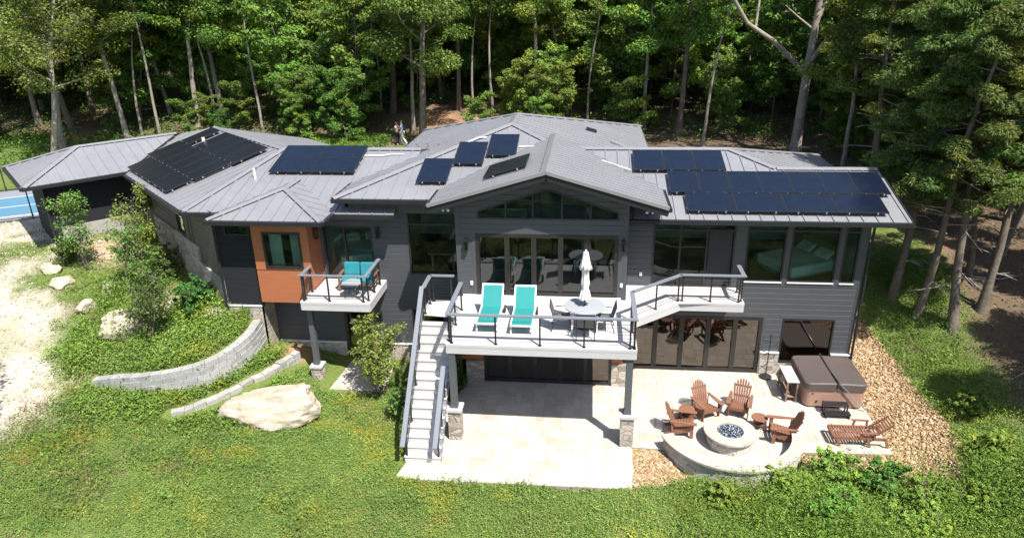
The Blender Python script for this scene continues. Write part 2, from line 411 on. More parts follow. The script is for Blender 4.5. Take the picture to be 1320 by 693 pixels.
def wall_side(x, y):
    """signed distance to the retaining wall line: positive on the upper terrace"""
    x = np.asarray(x, float); y = np.asarray(y, float)
    best = np.full(x.shape, 1e9); sg = np.zeros(x.shape)
    L = [(-11.8, 26.0)] + [p[:2] for p in WALL_TOP] + [(-18.5, 19.0), (-26, 18.5)]
    for (ax, ay), (bx, by) in zip(L[:-1], L[1:]):
        dx, dy = bx - ax, by - ay; l2 = dx * dx + dy * dy
        t = np.clip(((x - ax) * dx + (y - ay) * dy) / l2, 0, 1)
        d = np.hypot(x - ax - t * dx, y - ay - t * dy)
        c = dx * (y - ay) - dy * (x - ax)
        u = d < best
        best = np.where(u, d, best); sg = np.where(u, -np.sign(c), sg)
    return best * sg
def smooth(a, b, v):
    t = np.clip((v - a) / (b - a), 0, 1); return t * t * (3 - 2 * t)
def ground(x, y):
    x = np.asarray(x, float); y = np.asarray(y, float)
    s = wall_side(x, y)
    k = smooth(.04, .26, s)
    far = smooth(-22, -17.2, x)               # both fields agree beyond the wall's end
    lo, up = F_LOW(x, y), F_UPP(x, y)
    h = np.where(x < -17.2, up * (1 - far * 0) , lo * (1 - k) + up * k)
    b = smooth(-18.4, -16.6, x)
    h = up * (1 - b) + (lo * (1 - k) + up * k) * b
    h = h + np.maximum(0, y - 51) * .115 + np.maximum(0, x - 17) * .06 + np.maximum(0, -44 - x) * .05
    h = h + np.maximum(0, y - 120) * .10
    h = h - np.maximum(0, 6 - y) * .05
    h = h + .05 * np.sin(x * 1.7 + 1.3 * np.sin(y * 1.1)) * np.cos(y * 1.9 + .7 * np.sin(x * .9)) * smooth(0, 1.5, np.abs(y - 20) - 2)
    # cut away under the paving and inside the house
    def cut(x0, x1, y0, y1, z):
        e = np.maximum(np.maximum(x0 - x, x - x1), np.maximum(y0 - y, y - y1))
        return smooth(.0, -.25, e), z
    for r in ((-5.1, 1.45, 16.25, 22.5, -.22), (1.2, 9.25, 18.4, 23.8, -.22), (2.6, 6.6, 16.95, 19.0, -.22), (-11.4, 9.2, 23.35, 33, -.6), (-4.25, 1.3, 21.6, 24, -.6), (-11.6, 9.3, 23.05, 33, -.6), (-9.0, -7.3, 20.6, 23, -.16)):
        w, z = cut(*r)
        h = h * (1 - w) + np.minimum(h, z) * w
    return h
def gz(x, y): return float(ground(np.array([x]), np.array([y]))[0])
def in_poly(x, y, P):
    x = np.asarray(x); y = np.asarray(y); c = np.zeros(x.shape, bool)
    for (ax, ay), (bx, by) in zip(P, P[1:] + P[:1]):
        with np.errstate(divide='ignore', invalid='ignore'):
            hit = ((ay > y) != (by > y)) & (x < (bx - ax) * (y - ay) / (by - ay + 1e-12) + ax)
        c ^= hit
    return c
def poly_dist(x, y, P):
    """signed distance to polygon edge, positive inside"""
    x = np.asarray(x, float); y = np.asarray(y, float); best = np.full(x.shape, 1e9)
    for (ax, ay), (bx, by) in zip(P, P[1:] + P[:1]):
        dx, dy = bx - ax, by - ay
        t = np.clip(((x - ax) * dx + (y - ay) * dy) / (dx * dx + dy * dy + 1e-12), 0, 1)
        best = np.minimum(best, np.hypot(x - ax - t * dx, y - ay - t * dy))
    return np.where(in_poly(x, y, P), best, -best)
GRAVEL = [(-26.6,27.4),(-24.3,28.4),(-22.7,26.0),(-22.9,24.7),(-22.9,23.7),(-20.6,22.3),(-18.7,20.3),(-17.3,18.6),(-17.0,17.2),(-17.6,16.0),(-19,14.5),(-30,14),(-36,22),(-36,26),(-28.6,29.35),(-26.6,30.45),(-24.2,29.2)]
ROCKS = [(1.5,18.25),(2.45,18.25),(2.9,17.3),(3.2,17.0),(2.9,16.75),(1.5,16.2)]
ROCKS2 = [(9.3,23.6),(9.5,27.6),(10.3,27.2),(10.85,26.3),(11.35,25.2),(11.5,24.0),(11.45,22.2),(11.5,20.2),(11.4,18.9),(10.9,17.4),(10.0,16.9),(9.3,17.2),(8.2,17.7),(7.2,17.6),(6.7,17.3),(6.5,18.4),(9.3,18.45),(9.36,21)]
PAVED = [[(-5.43,16.18),(1.52,16.22),(1.52,21.8),(-4.17,21.8)], [(1.5,18.15),(9.35,18.4),(9.35,23.1),(1.5,23.1)]]
def gravel_d(x, y):
    return np.minimum(poly_dist(x, y, GRAVEL), (np.hypot((x + 24.9) / 1.7, (y - 26.0) / 1.1) - 1) * 1.2)
def tuft(x, y, f, seed=0):
    """cheap smooth 2-D noise in 0..1"""
    v = 0; amp = 1.0; u = np.asarray(x, float) * f * .45 + seed * 17.3; w = np.asarray(y, float) * f * .45 + seed * 9.1
    for i in range(4):
        iu, iw = np.floor(u), np.floor(w); fu, fw = u - iu, w - iw
        fu = fu * fu * (3 - 2 * fu); fw = fw * fw * (3 - 2 * fw)
        H = lambda a, b: np.modf(np.abs(np.sin(a * 127.1 + b * 311.7 + i * 7.7) * 43758.5453))[0]
        v = v + amp * ((H(iu, iw) * (1 - fu) + H(iu + 1, iw) * fu) * (1 - fw) + (H(iu, iw + 1) * (1 - fu) + H(iu + 1, iw + 1) * fu) * fw - .5)
        amp *= .55; u = (u * .8 + w * .6) * 2.03 + 5.1; w = (w * .8 - u * .3) * 2.03 + 1.7
    return np.clip(.5 + v * .62, 0, 1)
def build_ground():
    def axis(segs):
        o = []
        for a, b, st in segs: o += list(np.arange(a, b, st))
        return np.array(o + [segs[-1][1]])
    xs = axis([(-420, -120, 60), (-120, -46, 6), (-46, -28, 1.0), (-28, 18, .22), (18, 30, 1.0), (30, 120, 6), (120, 420, 60)])
    ys = axis([(-300, -60, 60), (-60, 6, 6), (6, 12, 1.0), (12, 31, .22), (31, 60, .6), (60, 120, 3), (120, 540, 30)])
    X, Y = np.meshgrid(xs, ys); Z = ground(X, Y)
    n, m = X.shape
    V = np.stack([X, Y, Z], -1).reshape(-1, 3)
    I = np.arange(n * m).reshape(n, m)
    F = np.stack([I[:-1, :-1], I[:-1, 1:], I[1:, 1:], I[1:, :-1]], -1).reshape(-1, 4)
    me = bpy.data.meshes.new('ground')
    me.from_pydata(V.tolist(), [], F.tolist())
    me.polygons.foreach_set('use_smooth', [True] * len(F))
    x, y = V[:, 0], V[:, 1]
    # zone colours: what lies on the ground there
    soil = np.array((.165, .115, .075)); grass = np.array((.13, .175, .045)); litter = np.array((.135, .098, .066)); orange = np.array((.33, .19, .11)); gravel = np.array((.50, .44, .36)); rocks = np.array((.26, .175, .095)); tan = np.array((.42, .31, .21))
    c = np.tile(grass, (len(x), 1))
    def lay(col, w):
        nonlocal c
        w = np.clip(w, 0, 1)[:, None]; c = c * (1 - w) + col * w
    nz = tuft(x, y, 2.1); nz2 = tuft(x, y, .55, 3)
    lay(soil, smooth(.55, .8, nz) * .8)
    forest = np.maximum(np.maximum(smooth(49, 52, y + 2 * nz), smooth(-7, -3, x) * smooth(34, 36.5, y + nz)), smooth(12.6, 14.2, x + .6 * nz - .12 * (y - 18)) * smooth(14, 19, y))
    lay(litter, forest)
    lay(orange, forest * smooth(.72, .82, nz2) * .6)
    lay(orange, smooth(1.6, 0, np.hypot((x + 9) / 7, (y - 54) / 4.5)) * (.35 + .65 * smooth(.35, .6, nz)))
    lay(tan, smooth(.0, 1.0, 1.1 - np.hypot((x + 20.6) / 2.2, (y - 26.4) / 2.0)))
    lay(tan, smooth(.0, 1.0, 1.3 - np.hypot((x + 16.5) / 1.6, (y - 24.6) / 1.6)) * smooth(.3, .6, nz))
    lay(np.array((.45, .26, .15)), smooth(.0, 1.0, 1.2 - np.hypot((x + 10.9) / .9, (y - 22.3) / .8)))
    lay(np.array((.07, .085, .03)), smooth(11.5, 8, y) * (.6 + .4 * nz))
    lay(gravel, smooth(-.9, .7, gravel_d(x, y) + 1.6 * (nz - .5)) * (.55 + .45 * smooth(.3, .5, tuft(x, y, 1.2, 8))))
    lay(gravel, smooth(-1, 1, poly_dist(x, y, [(-30,31),(-24,28),(-26,33)])))
    lay(rocks, smooth(-.15, .15, np.maximum(poly_dist(x, y, ROCKS), poly_dist(x, y, ROCKS2))))
    ca = me.color_attributes.new('tint', 'FLOAT_COLOR', 'POINT')
    cc = np.ones((len(x), 4), np.float32); cc[:, :3] = c
    ca.data.foreach_set('color', cc.ravel())
    m_, nt, out = new_mat('ground_soil_and_gravel')
    a = N(nt, 'ShaderNodeAttribute'); a.attribute_name = 'tint'
    f1 = noise_out(nt, 7, 8, .75); f2 = noise_out(nt, 45, 4, .7)
    col = mixc(nt, 1, a.outputs['Color'], ramp(nt, f1, [(.3, (.68, .66, .63)), (.5, (.97, .97, .97)), (.72, (1.25, 1.25, 1.25))]), 'MULTIPLY')
    col = mixc(nt, 1, col, ramp(nt, f2, [(.3, (.75, .75, .75)), (.7, (1.2, 1.2, 1.2))]), 'MULTIPLY')
    p = N(nt, 'ShaderNodeBsdfPrincipled'); p.inputs['Roughness'].default_value = .95; p.inputs['Specular IOR Level'].default_value = .15
    nt.links.new(col, p.inputs['Base Color'])
    b = N(nt, 'ShaderNodeBump'); b.inputs['Strength'].default_value = .45; b.inputs['Distance'].default_value = .03
    nt.links.new(f2, b.inputs['Height']); nt.links.new(b.outputs[0], p.inputs['Normal'])
    nt.links.new(p.outputs[0], out.inputs[0])
    me.materials.append(m_)
    o = bpy.data.objects.new('ground', me); COL.objects.link(o); tag(o, kind='structure')
build_ground()

# tiles of a paved area, each with a colour of its own
def tile_area(name, poly, z, seed):
    rnd = random.Random(seed)
    g = .2032
    xs = [p[0] for p in poly]; ys = [p[1] for p in poly]
    x0, y0 = min(xs) - .13, min(ys) - .07
    nx = int((max(xs) - x0) / g) + 2; ny = int((max(ys) - y0) / g) + 2
    occ = set(); mb = MB(); cols = []
    sizes = [(3, 3), (2, 3), (3, 2), (2, 2), (2, 4), (4, 2), (2, 2), (1, 2), (2, 1), (1, 1)]
    for j in range(ny):
        for i in range(nx):
            if (i, j) in occ: continue
            k0 = rnd.choice([0, 1, 2, 3, 4, 5, 3])
            for w, h in [sizes[k0]] + sizes[3:]:
                cells = [(i + a, j + b) for a in range(w) for b in range(h)]
                if not any(c in occ for c in cells): break
            occ.update(cells)
            q = [(x0 + i * g, y0 + j * g), (x0 + (i + w) * g, y0 + j * g), (x0 + (i + w) * g, y0 + (j + h) * g), (x0 + i * g, y0 + (j + h) * g)]
            # clip to the area (convex polygons)
            P = q
            for (ax, ay), (bx, by) in zip(poly, poly[1:] + poly[:1]):
                o = []
                for k in range(len(P)):
                    p0, p1 = P[k], P[(k + 1) % len(P)]
                    d0 = (bx - ax) * (p0[1] - ay) - (by - ay) * (p0[0] - ax); d1 = (bx - ax) * (p1[1] - ay) - (by - ay) * (p1[0] - ax)
                    if d0 >= 0: o.append(p0)
                    if (d0 >= 0) != (d1 >= 0):
                        t = d0 / (d0 - d1); o.append((p0[0] + t * (p1[0] - p0[0]), p0[1] + t * (p1[1] - p0[1])))
                P = o
                if len(P) < 3: break
            if len(P) < 3: continue
            cx = sum(p[0] for p in P) / len(P); cy = sum(p[1] for p in P) / len(P)
            def ins(p, d):
                vx, vy = p[0] - cx, p[1] - cy; l = math.hypot(vx, vy) + 1e-9
                return (cx + vx * max(0, 1 - d / l), cy + vy * max(0, 1 - d / l))
            dz = rnd.uniform(-.001, .001)
            n = len(P)
            top = [(*ins(p, .008), z + dz) for p in P]; bot = [(*ins(p, .003), z - .012) for p in P]
            mb.add(top + bot, [tuple(range(n))] + [(k, n + k, n + (k + 1) % n, (k + 1) % n) for k in range(n)])
            t = rnd.choice([(.505, .46, .40), (.52, .48, .425), (.495, .45, .39), (.535, .495, .44), (.51, .468, .41), (.47, .415, .345), (.525, .485, .43), (.49, .455, .405)])
            v = rnd.uniform(.87, .97); cols += [tuple(c * v for c in t)] * (2 * n)
    base = len(mb.v)
    P = poly; n = len(P)
    mb.add([(*p, z - .009) for p in P] + [(*p, z - .2) for p in P], [tuple(range(n))] + [(k, n + k, n + (k + 1) % n, (k + 1) % n) for k in range(n)])
    cols += [(.30, .26, .215)] * (2 * n)
    o = mb.build(name, M['paver']); set_tint(o.data, np.array(cols)); tag(o, kind='structure')
    return o
tile_area('patio_paving', [(-5.44, 16.13), (1.525, 16.2), (1.525, 21.74), (-4.15, 21.74)], 0.0, 3)
tile_area('patio_paving', [(1.53, 18.17), (2.683, 18.137), (6.47, 18.302), (9.33, 18.432), (9.36, 23.02), (1.53, 23.02)], 0.0, 5)
tile_area('patio_paving', [(4.55 + 2.0 * math.cos(R(a)), 18.85 + 2.0 * math.sin(R(a))) for a in list(range(201, 344, 6)) + [344]] , 0.0, 6)
tile_area('entry_slab', [(-9.35, 20.75), (-7.1, 20.75), (-7.1, 22.98), (-9.05, 22.98)], 0.004, 8)

# ------------------------------------------------------------------ the house
D = 3.37                                   # main floor level
YR, YC, YL, YB = 23.03, 21.75, 23.0, 22.05  # wall planes: right wing, centre, left wing, bay
house = thing('house', 'dark grey two-storey hillside house with low grey metal hip roofs', 'house', (0, 23.03, 0))

class Wall:
    def __init__(s, o, u, n): s.o = Vector((o[0], o[1], 0)); s.u = Vector((u[0], u[1], 0)); s.n = Vector((n[0], n[1], 0))
    def __call__(s, u, z, d=0.0):
        p = s.o + s.u * u + s.n * d; return (p.x, p.y, z)
def front(y): return Wall((0, y), (1, 0), (0, -1))
WR, WC, WL, WB, WO = front(YR), front(YC), front(YL), front(YB), front(21.9)
un = Vector((-.731, .682)).normalized(); nn = Vector((.682, .731)).normalized()
WW = Wall((-13.03, 22.07), un, -nn)                 # wall of the angled wing
def scan(polys, z):
    c = []
    for P in polys:
        for (ua, za), (ub, zb) in zip(P, P[1:] + P[:1]):
            if (za > z) != (zb > z): c.append(ua + (z - za) / (zb - za) * (ub - ua))
    return sorted(c)
def rect(u0, u1, z0, z1): return [(u0, z0), (u1, z0), (u1, z1), (u0, z1)]
def siding(mb, W, outer, holes=(), course=.2, flat=.013, led=.02, zo=0.0):
    polys = [outer] + list(holes)
    zs = [z for P in polys for _, z in P]; z0, z1 = min(z for _, z in outer), max(z for _, z in outer)
    lv = set(zs)
    k = math.floor((z0 - zo) / course)
    while k * course + zo < z1 + course:
        lv.add(k * course + zo); lv.add(k * course + zo - led); k += 1
    lv = sorted(z for z in lv if z0 - 1e-6 <= z <= z1 + 1e-6)
    for a, b in zip(lv[:-1], lv[1:]):
        if b - a < 1e-4: continue
        A = scan(polys, a + 1e-5); B = scan(polys, b - 1e-5)
        if len(A) != len(B): continue
        def off(z, top):
            t = (z - zo) / course; f = t - math.floor(t + 1e-6); f = max(f, 0)
            up = f * course
            if top and up < 1e-4: return 0.0
            if up <= course - led + 1e-4: return flat
            return flat * (course - up) / led
        da, db = off(a, False), off(b, True)
        t = (a - zo) / course
        lo = abs(t - round(t)) < 1e-4
        for i in range(0, len(A) - 1, 2):
            mb.add([W(A[i], a, da), W(A[i + 1], a, da), W(B[i + 1], b, db), W(B[i], b, db)], [(0, 1, 2, 3)])
            if lo: mb.add([W(A[i], a, 0), W(A[i + 1], a, 0), W(A[i + 1], a, da), W(A[i], a, da)], [(0, 1, 2, 3)])
def wbar(mb, W, u0, u1, z0, z1, d0, d1, mi=0):
    P = [W(u, z, d) for d in (d0, d1) for u, z in ((u0, z0), (u1, z0), (u1, z1), (u0, z1))]
    mb.add(P, [(3, 2, 1, 0), (4, 5, 6, 7), (0, 1, 5, 4), (1, 2, 6, 5), (2, 3, 7, 6), (3, 0, 4, 7)], mi)
def window(W, u0, u1, z0, z1, name='window', mull=(), trans=None, fw=.055, mw=.055, mat='frame', gmat='glass', sill=False, d=(-.09, .03), leafbar=None, panes_at=-.045, screen=None, handles=()):
    fr = MB()
    wbar(fr, W, u0, u1, z1 - fw, z1, *d); wbar(fr, W, u0, u1, z0, z0 + fw, *d)
    wbar(fr, W, u0, u0 + fw, z0 + fw, z1 - fw, *d); wbar(fr, W, u1 - fw, u1, z0 + fw, z1 - fw, *d)
    us = [u0 + fw] + sorted(mull) + [u1 - fw]
    for m in mull: wbar(fr, W, m - mw / 2, m + mw / 2, z0 + fw, z1 - fw, d[0] + .005, d[1] - .008)
    if trans:
        for a, b in zip(us[:-1], us[1:]):
            a2 = a + (mw / 2 if a in mull else 0); b2 = b - (mw / 2 if b in mull else 0)
            wbar(fr, W, a2, b2, trans - .04, trans + .04, d[0] + .008, d[1] - .012)
    f = fr.build(name, M[mat], house)
    zz = [(z0 + fw, (trans - .04) if trans else z1 - fw)] + ([(trans + .04, z1 - fw)] if trans else [])
    for a, b in zip(us[:-1], us[1:]):
        a2 = a + (mw / 2 if a in mull else 0); b2 = b - (mw / 2 if b in mull else 0)
        for za, zb in zz:
            pb = MB(); pb.poly([W(a2, za, panes_at), W(b2, za, panes_at), W(b2, zb, panes_at), W(a2, zb, panes_at)])
            pb.build('pane', M[gmat], f)
            if screen is not None and za == zz[0][0] and abs(a - us[screen]) < 1e-6:
                sb = MB(); wbar(sb, W, a2 + .03, b2 - .03, za, zb, panes_at + .02, panes_at + .026); sb.build('insect_screen', M['screen'], f)
    for hu in handles:
        hb = MB(); wbar(hb, W, hu - .012, hu + .012, z0 + .95, z0 + 1.15, d[1], d[1] + .035); hb.build('handle', M['black'], f)
    if sill:
        s = MB(); wbar(s, W, u0 - .0, u1 + .0, z0 - .035, z0 + .004, d[0] + .01, d[1] + .035); s.build('sill', M['pvc'], f)
    return f
def trim(W, u0, u1, z0, z1, t=.022, mat='trim'):
    b = MB(); wbar(b, W, u0, u1, z0, z1, -.02, t); b.build('trim_board', M[mat], house)

# ---- right wing, front wall
sl = (2.3, 5.05, 3.40, 5.98); w1 = (5.45, 6.74, 3.62, 5.98); w2 = (6.92, 8.46, 3.62, 5.98); w3 = (8.64, 9.12, 3.62, 5.98)
fd = (1.62, 6.3, .02, 2.24); lw = (6.98, 8.75, .45, 2.22)
b = MB(); siding(b, WR, rect(1.36, 9.4, .86, 6.14), [rect(*sl), rect(*w1), rect(*w2), rect(*w3), rect(fd[0], fd[1], .86, fd[3]), rect(lw[0], lw[1], .86, lw[3])])
wbar(b, WR, 1.36, 1.62, .0, .86, -.1, .0)
b.build('front_wall', M['siding'], house)
window(WR, *sl, name='sliding_door', mull=(3.22, 4.12), trans=5.45, mat='frame', screen=2, mw=.07, handles=(4.2,))
window(WR, *w1, trans=5.47, sill=True); window(WR, *w2, trans=5.47, sill=True); window(WR, *w3, trans=5.47, sill=True)
window(WR, *fd, name='folding_door', mull=(2.57, 3.5, 4.44, 5.37), mat='frame_bronze', gmat='glass_door', fw=.12, mw=.17, handles=(2.5, 5.3))
window(WR, *lw, gmat='glass_door')
for u0, u1 in ((5.05, 5.45), (6.74, 6.92), (8.46, 8.64), (9.12, 9.4)): trim(WR, u0 + .005, u1 - .005, 3.6, 6.1, .02)
trim(WR, 5.06, 9.28, 3.44, 3.58, .024); trim(WR, 1.5, 6.42, 2.25, 2.37, .024); trim(WR, 6.88, 8.85, 2.23, 2.35, .024); trim(WR, 9.29, 9.405, .86, 3.59, .026)
trim(WR, 6.305, 6.42, .86, 2.24, .024)
for q in ((6.3, 6.98, 0, .86), (8.75, 9.46, -.4, .86), (6.98, 8.75, -.4, .44)):
    b = MB(); wbar(b, WR, *q, -.1, .075); b.build('stone_base', M['stone'], house)
for q in ((6.31, 6.975), (8.76, 9.49)):
    b = MB(); wbar(b, WR, *q, .86, .9, .0, .11); b.build('stone_cap', M['pvc'], house)
b = MB(); WRS = Wall((9.4, 23.03), (0, 1), (1, 0)); siding(b, WRS, rect(0.0, 9, .86, 6.14)); b.build('side_wall', M['siding'], house)
b = MB(); wbar(b, WRS, -.07, 9, -.6, .86, -.1, .075); b.build('stone_base', M['stone'], house)
b = MB(); b.tube([(9.5, 22.94, 6.0), (9.46, 22.93, 5.7), (9.46, 22.93, .1)], .045, 8); b.build('downspout', M['metal_dark'], house)

# ---- centre block
tz = [(-3.6, 6.17), (1.04, 6.17), (1.04, 6.44), (-1.28, 7.22), (-3.6, 6.44)]
cd = (-3.70, 1.06, 3.44, 5.65); cl = (-3.56, .98, .02, 2.35)
g0 = lambda u: 7.93 - .29 * abs(u + 1.28) - .14
b = MB(); siding(b, WC, [(-4.36, .86), (1.36, .86), (1.36, g0(1.36)), (-1.28, g0(-1.28)), (-4.36, g0(-4.36))], [tz, rect(*cd), rect(cl[0], cl[1], .86, cl[3]), rect(-4.36, -3.58, .86, 2.6), rect(.99, 1.36, .86, 2.6)])
b.build('front_wall', M['siding'], house)
for q in ((-4.36, -3.56), (.98, 1.36)):
    b = MB(); wbar(b, WC, *q, .86, 2.6, -.1, .0); b.build('cedar_panel', M['cedar'], house)
for q in ((-4.2, -3.56), (.98, 1.5)):
    b = MB(); wbar(b, WC, *q, 0, .86, -.1, .09); b.build('stone_base', M['stone'], house)
b = MB()
siding(b, Wall((1.36, YC), (0, 1), (1, 0)), rect(0, 1.28, 0, 6.9)); siding(b, Wall((-4.36, YC), (0, 1), (-1, 0)), rect(0, 1.25, 0, 6.7)); b.build('side_wall', M['siding'], house)
for u0, u1 in ((-4.365, -4.24), (1.24, 1.365)): trim(WC, u0, u1, 2.62, 6.85, .022)
trim(WC, -3.82, 1.18, 5.66, 5.8, .022); trim(WC, -3.82, -3.705, 3.44, 5.655, .022); trim(WC, 1.065, 1.18, 3.44, 5.655, .022); trim(WC, -4.2, 1.2, D + .003, 3.43, .05, 'pvc')
window(WC, *cd, name='folding_door', mull=(-2.64, -1.74, -.84, .03), mat='frame_bronze', gmat='glass_fold', fw=.12, mw=.17, handles=(-2.58, .1))
window(WC, *cl, name='folding_door', mull=(-2.62, -1.72, -.82, .06), mat='frame', gmat='glass_door', fw=.1, mw=.14)
def gable_window():
    fr = MB(); P = tz; fw = .055
    ci = (-1.28, 6.55)
    inn = [(-3.545, 6.225), (.985, 6.225), (.985, 6.40), (-1.28, 7.16), (-3.545, 6.40)]
    for i in range(5):
        j = (i + 1) % 5
        for d0, d1 in ((-.09, .03),):
            A = [WC(*P[i], d1), WC(*P[j], d1), WC(*inn[j], d1), WC(*inn[i], d1), WC(*P[i], d0), WC(*P[j], d0), WC(*inn[j], d0), WC(*inn[i], d0)]
            fr.add(A, [(0, 1, 2, 3), (7, 6, 5, 4), (2, 6, 7, 3), (0, 4, 5, 1)])
    top = lambda u: 7.16 - (7.16 - 6.40) / 2.265 * abs(u + 1.28)
    ms = (-2.66, -1.76, -.80, .13)
    for m in ms: wbar(fr, WC, m - .03, m + .03, 6.225, top(m), -.08, .02)
    f = fr.build('gable_window', M['frame'], house)
    us = [-3.545] + list(ms) + [.985]
    for a, c in zip(us[:-1], us[1:]):
        pts = [(a, 6.225), (c, 6.225), (c, top(c))] + ([(-1.28, 7.16)] if a < -1.28 < c else []) + [(a, top(a))]
        pb = MB(); pb.poly([WC(u, z, -.045) for u, z in pts]); pb.build('pane', M['glass'], f)
gable_window()

# ---- left wing, front wall
bw = (-6.34, -4.45, 3.62, 5.98); lsl = (-9.49, -7.68, 3.41, 5.40); ld = (-9.06, -8.1, .03, 2.1); llw = (-6.42, -5.2, 1.1, 2.25)
b = MB(); siding(b, WL, rect(-11.75, -4.36, .72, 6.14), [rect(*bw), rect(*lsl), rect(ld[0], ld[1], .72, ld[3]), rect(*llw)])
b.build('front_wall', M['siding'], house)
window(WL, *bw, trans=5.52); window(WL, *lsl, name='sliding_door', mull=(-8.7,), mw=.07, handles=(-8.62,)); window(WL, *ld, name='entry_door', mat='frame', gmat='glass_door', fw=.11); window(WL, *llw, gmat='glass_door')
trim(WL, -6.52, -6.42, 1.0, 2.26, .022); trim(WL, -6.52, -5.1, 2.26, 2.36, .022)
for q in ((-11.74, -9.07), (-8.09, -4.4)):
    b = MB(); wbar(b, WL, *q, -.1, .72, -.1, .07); b.build('stone_base', M['stone'], house)
    b = MB(); wbar(b, WL, *q, .72, .755, 0, .1); b.build('stone_cap', M['pvc'], house)
# bay with the cedar box
tw = (-12.72, -11.8, 5.33, 5.72)
b = MB(); siding(b, WB, rect(-13.03, -11.64, 2.62, 6.1), [rect(*tw)]); b.build('bay_wall', M['siding_black'], house)
window(WB, *tw)
b = MB(); wbar(b, WB, -13.06, -11.76, -.1, 2.6, -.1, .05)
b.add([( -11.76, 22.0, -.1), (-11.76, 23.0, -.1), (-11.76, 23.0, 2.6), (-11.76, 22.0, 2.6)], [(0, 1, 2, 3)]); b.build('stone_base', M['stone'], house)
b = MB(); wbar(b, WB, -13.08, -11.74, 2.6, 2.64, 0, .08); b.build('stone_cap', M['pvc'], house)
b = MB(); b.tube([(-13.1, 21.95, 5.9), (-13.07, 21.97, 5.6), (-13.07, 21.97, 2.0)], .05, 8); b.build('downspout', M['metal_dark'], house)
ow = (-11.28, -9.9, 4.17, 5.52)
b = MB()
def cells(mb, W, u0, u1, z0, z1, hole, d=0.0):
    a0, a1, c0, c1 = hole
    for r in ((u0, a0, z0, z1), (a1, u1, z0, z1), (a0, a1, z0, c0), (a0, a1, c1, z1)):
        mb.poly([W(r[0], r[2], d), W(r[1], r[2], d), W(r[1], r[3], d), W(r[0], r[3], d)])
cells(b, WO, -11.66, -9.62, 2.84, 6.1, ow)
b.poly([(-9.62, 21.9, 2.84), (-9.62, 23.0, 2.84), (-9.62, 23.0, 6.1), (-9.62, 21.9, 6.1)])
b.poly([(-11.66, 23.0, 2.84), (-11.66, 21.9, 2.84), (-11.66, 21.9, 6.1), (-11.66, 23.0, 6.1)])
b.poly([(-11.66, 21.9, 2.84), (-11.66, 23.0, 2.84), (-9.62, 23.0, 2.84), (-9.62, 21.9, 2.84)])
b.build('cedar_bay', M['cedar'], house)
b = MB(); wbar(b, WO, -11.66, -9.62, 4.08, 4.1, -.01, .004); b.build('panel_joint', M['black'], house)
window(WO, *ow, fw=.07)
# ---- the angled wing wall, with its stepped stone base
b = MB(); siding(b, WW, rect(0, 8.2, 1.6, 6.14), [rect(3.85, 4.85, 4.3, 5.6)]); b.build('wing_wall', M['siding_tan'], house)
window(WW, 3.85, 4.85, 4.3, 5.6)
for u0, u1, z1 in ((0.02, 2.36, 3.6), (2.36, 8.15, 4.28)):
    b = MB(); wbar(b, WW, u0, u1, 1.4, z1, -.1, .09); b.build('stone_base', M['stone'], house)
trim(WW, 3.25, 3.4, 4.28, 6.1, .03, 'soffit'); trim(WW, 2.9, 2.98, 4.28, 6.1, .03, 'soffit'); trim(WW, 0.0, .12, 3.62, 6.1, .03, 'soffit')
# ---- garage at the end of the wing
gd = nn; GU = un
gc = Vector((-22.84, 26.2)); GW = Wall(gc, gd, -GU); GE = Wall(gc, GU, -gd)
b = MB(); siding(b, GW, rect(0, 4.6, 4.0, 6.08)); siding(b, GE, rect(0, 4.0, 2.6, 6.08)); wbar(b, GW, -.02, .3, 2.6, 4.0, -.05, .012)
b.build('garage_wall', M['siding_black'], house)
b = MB(); wbar(b, GW, .3, 4.7, 2.8, 4.0, -.1, .05); b.build('concrete_foundation', M['dirt_wall'], house)
b = MB(); p = GW(-.02, 0, .06); b.tube([(p[0], p[1], 6.0), (p[0], p[1], 2.8)], .045, 8); b.build('downspout', M['metal_dark'], house)

# ---- roofs
def plane_n(P):
    n = Vector((0, 0, 0)); P = [Vector(p) for p in P]
    for a, c in zip(P, P[1:] + P[:1]): n += a.cross(c)
    n.normalize(); return n if n.z > 0 else -n
def roof_plane(mb, P, seam=.45, thick=.11, phase=0.0):
    P = [Vector(p) for p in P]; n = plane_n(P)
    if sum((a.x * c.y - a.y * c.x) for a, c in zip(P, P[1:] + P[:1])) < 0: P = P[::-1]
    k = len(P)
    Q = [p - Vector((0, 0, thick)) for p in P]
    mb.add([*P], [tuple(range(k))], 0)
    mb.add([*P, *Q], [tuple(reversed(range(k, 2 * k)))] + [(i, k + i, k + (i + 1) % k, (i + 1) % k) for i in range(k)], 1)
    dn = Vector((n.x, n.y, 0)).normalized()              # downhill, horizontal
    e1 = Vector((-dn.y, dn.x, 0)); e2 = n.cross(e1)
    if e2.z < 0: e2 = -e2
    o = P[0]
    uv = [((p - o).dot(e1), (p - o).dot(e2)) for p in P]
    u0, u1 = min(u for u, v in uv), max(u for u, v in uv)
    g = math.ceil((u0 + .02 - phase) / seam) * seam + phase
    sw = [[(v, u) for u, v in uv]]
    while g < u1 - .02:
        c = scan(sw, g)
        for i in range(0, len(c) - 1, 2):
            if c[i + 1] - c[i] > .12:
                a = o + e1 * g + e2 * (c[i] + .005); d = o + e1 * g + e2 * (c[i + 1] - .03)
                mb.bar(a + n * .017, d + n * .017, .024, .038, 0, n)
        g += seam
VS = []
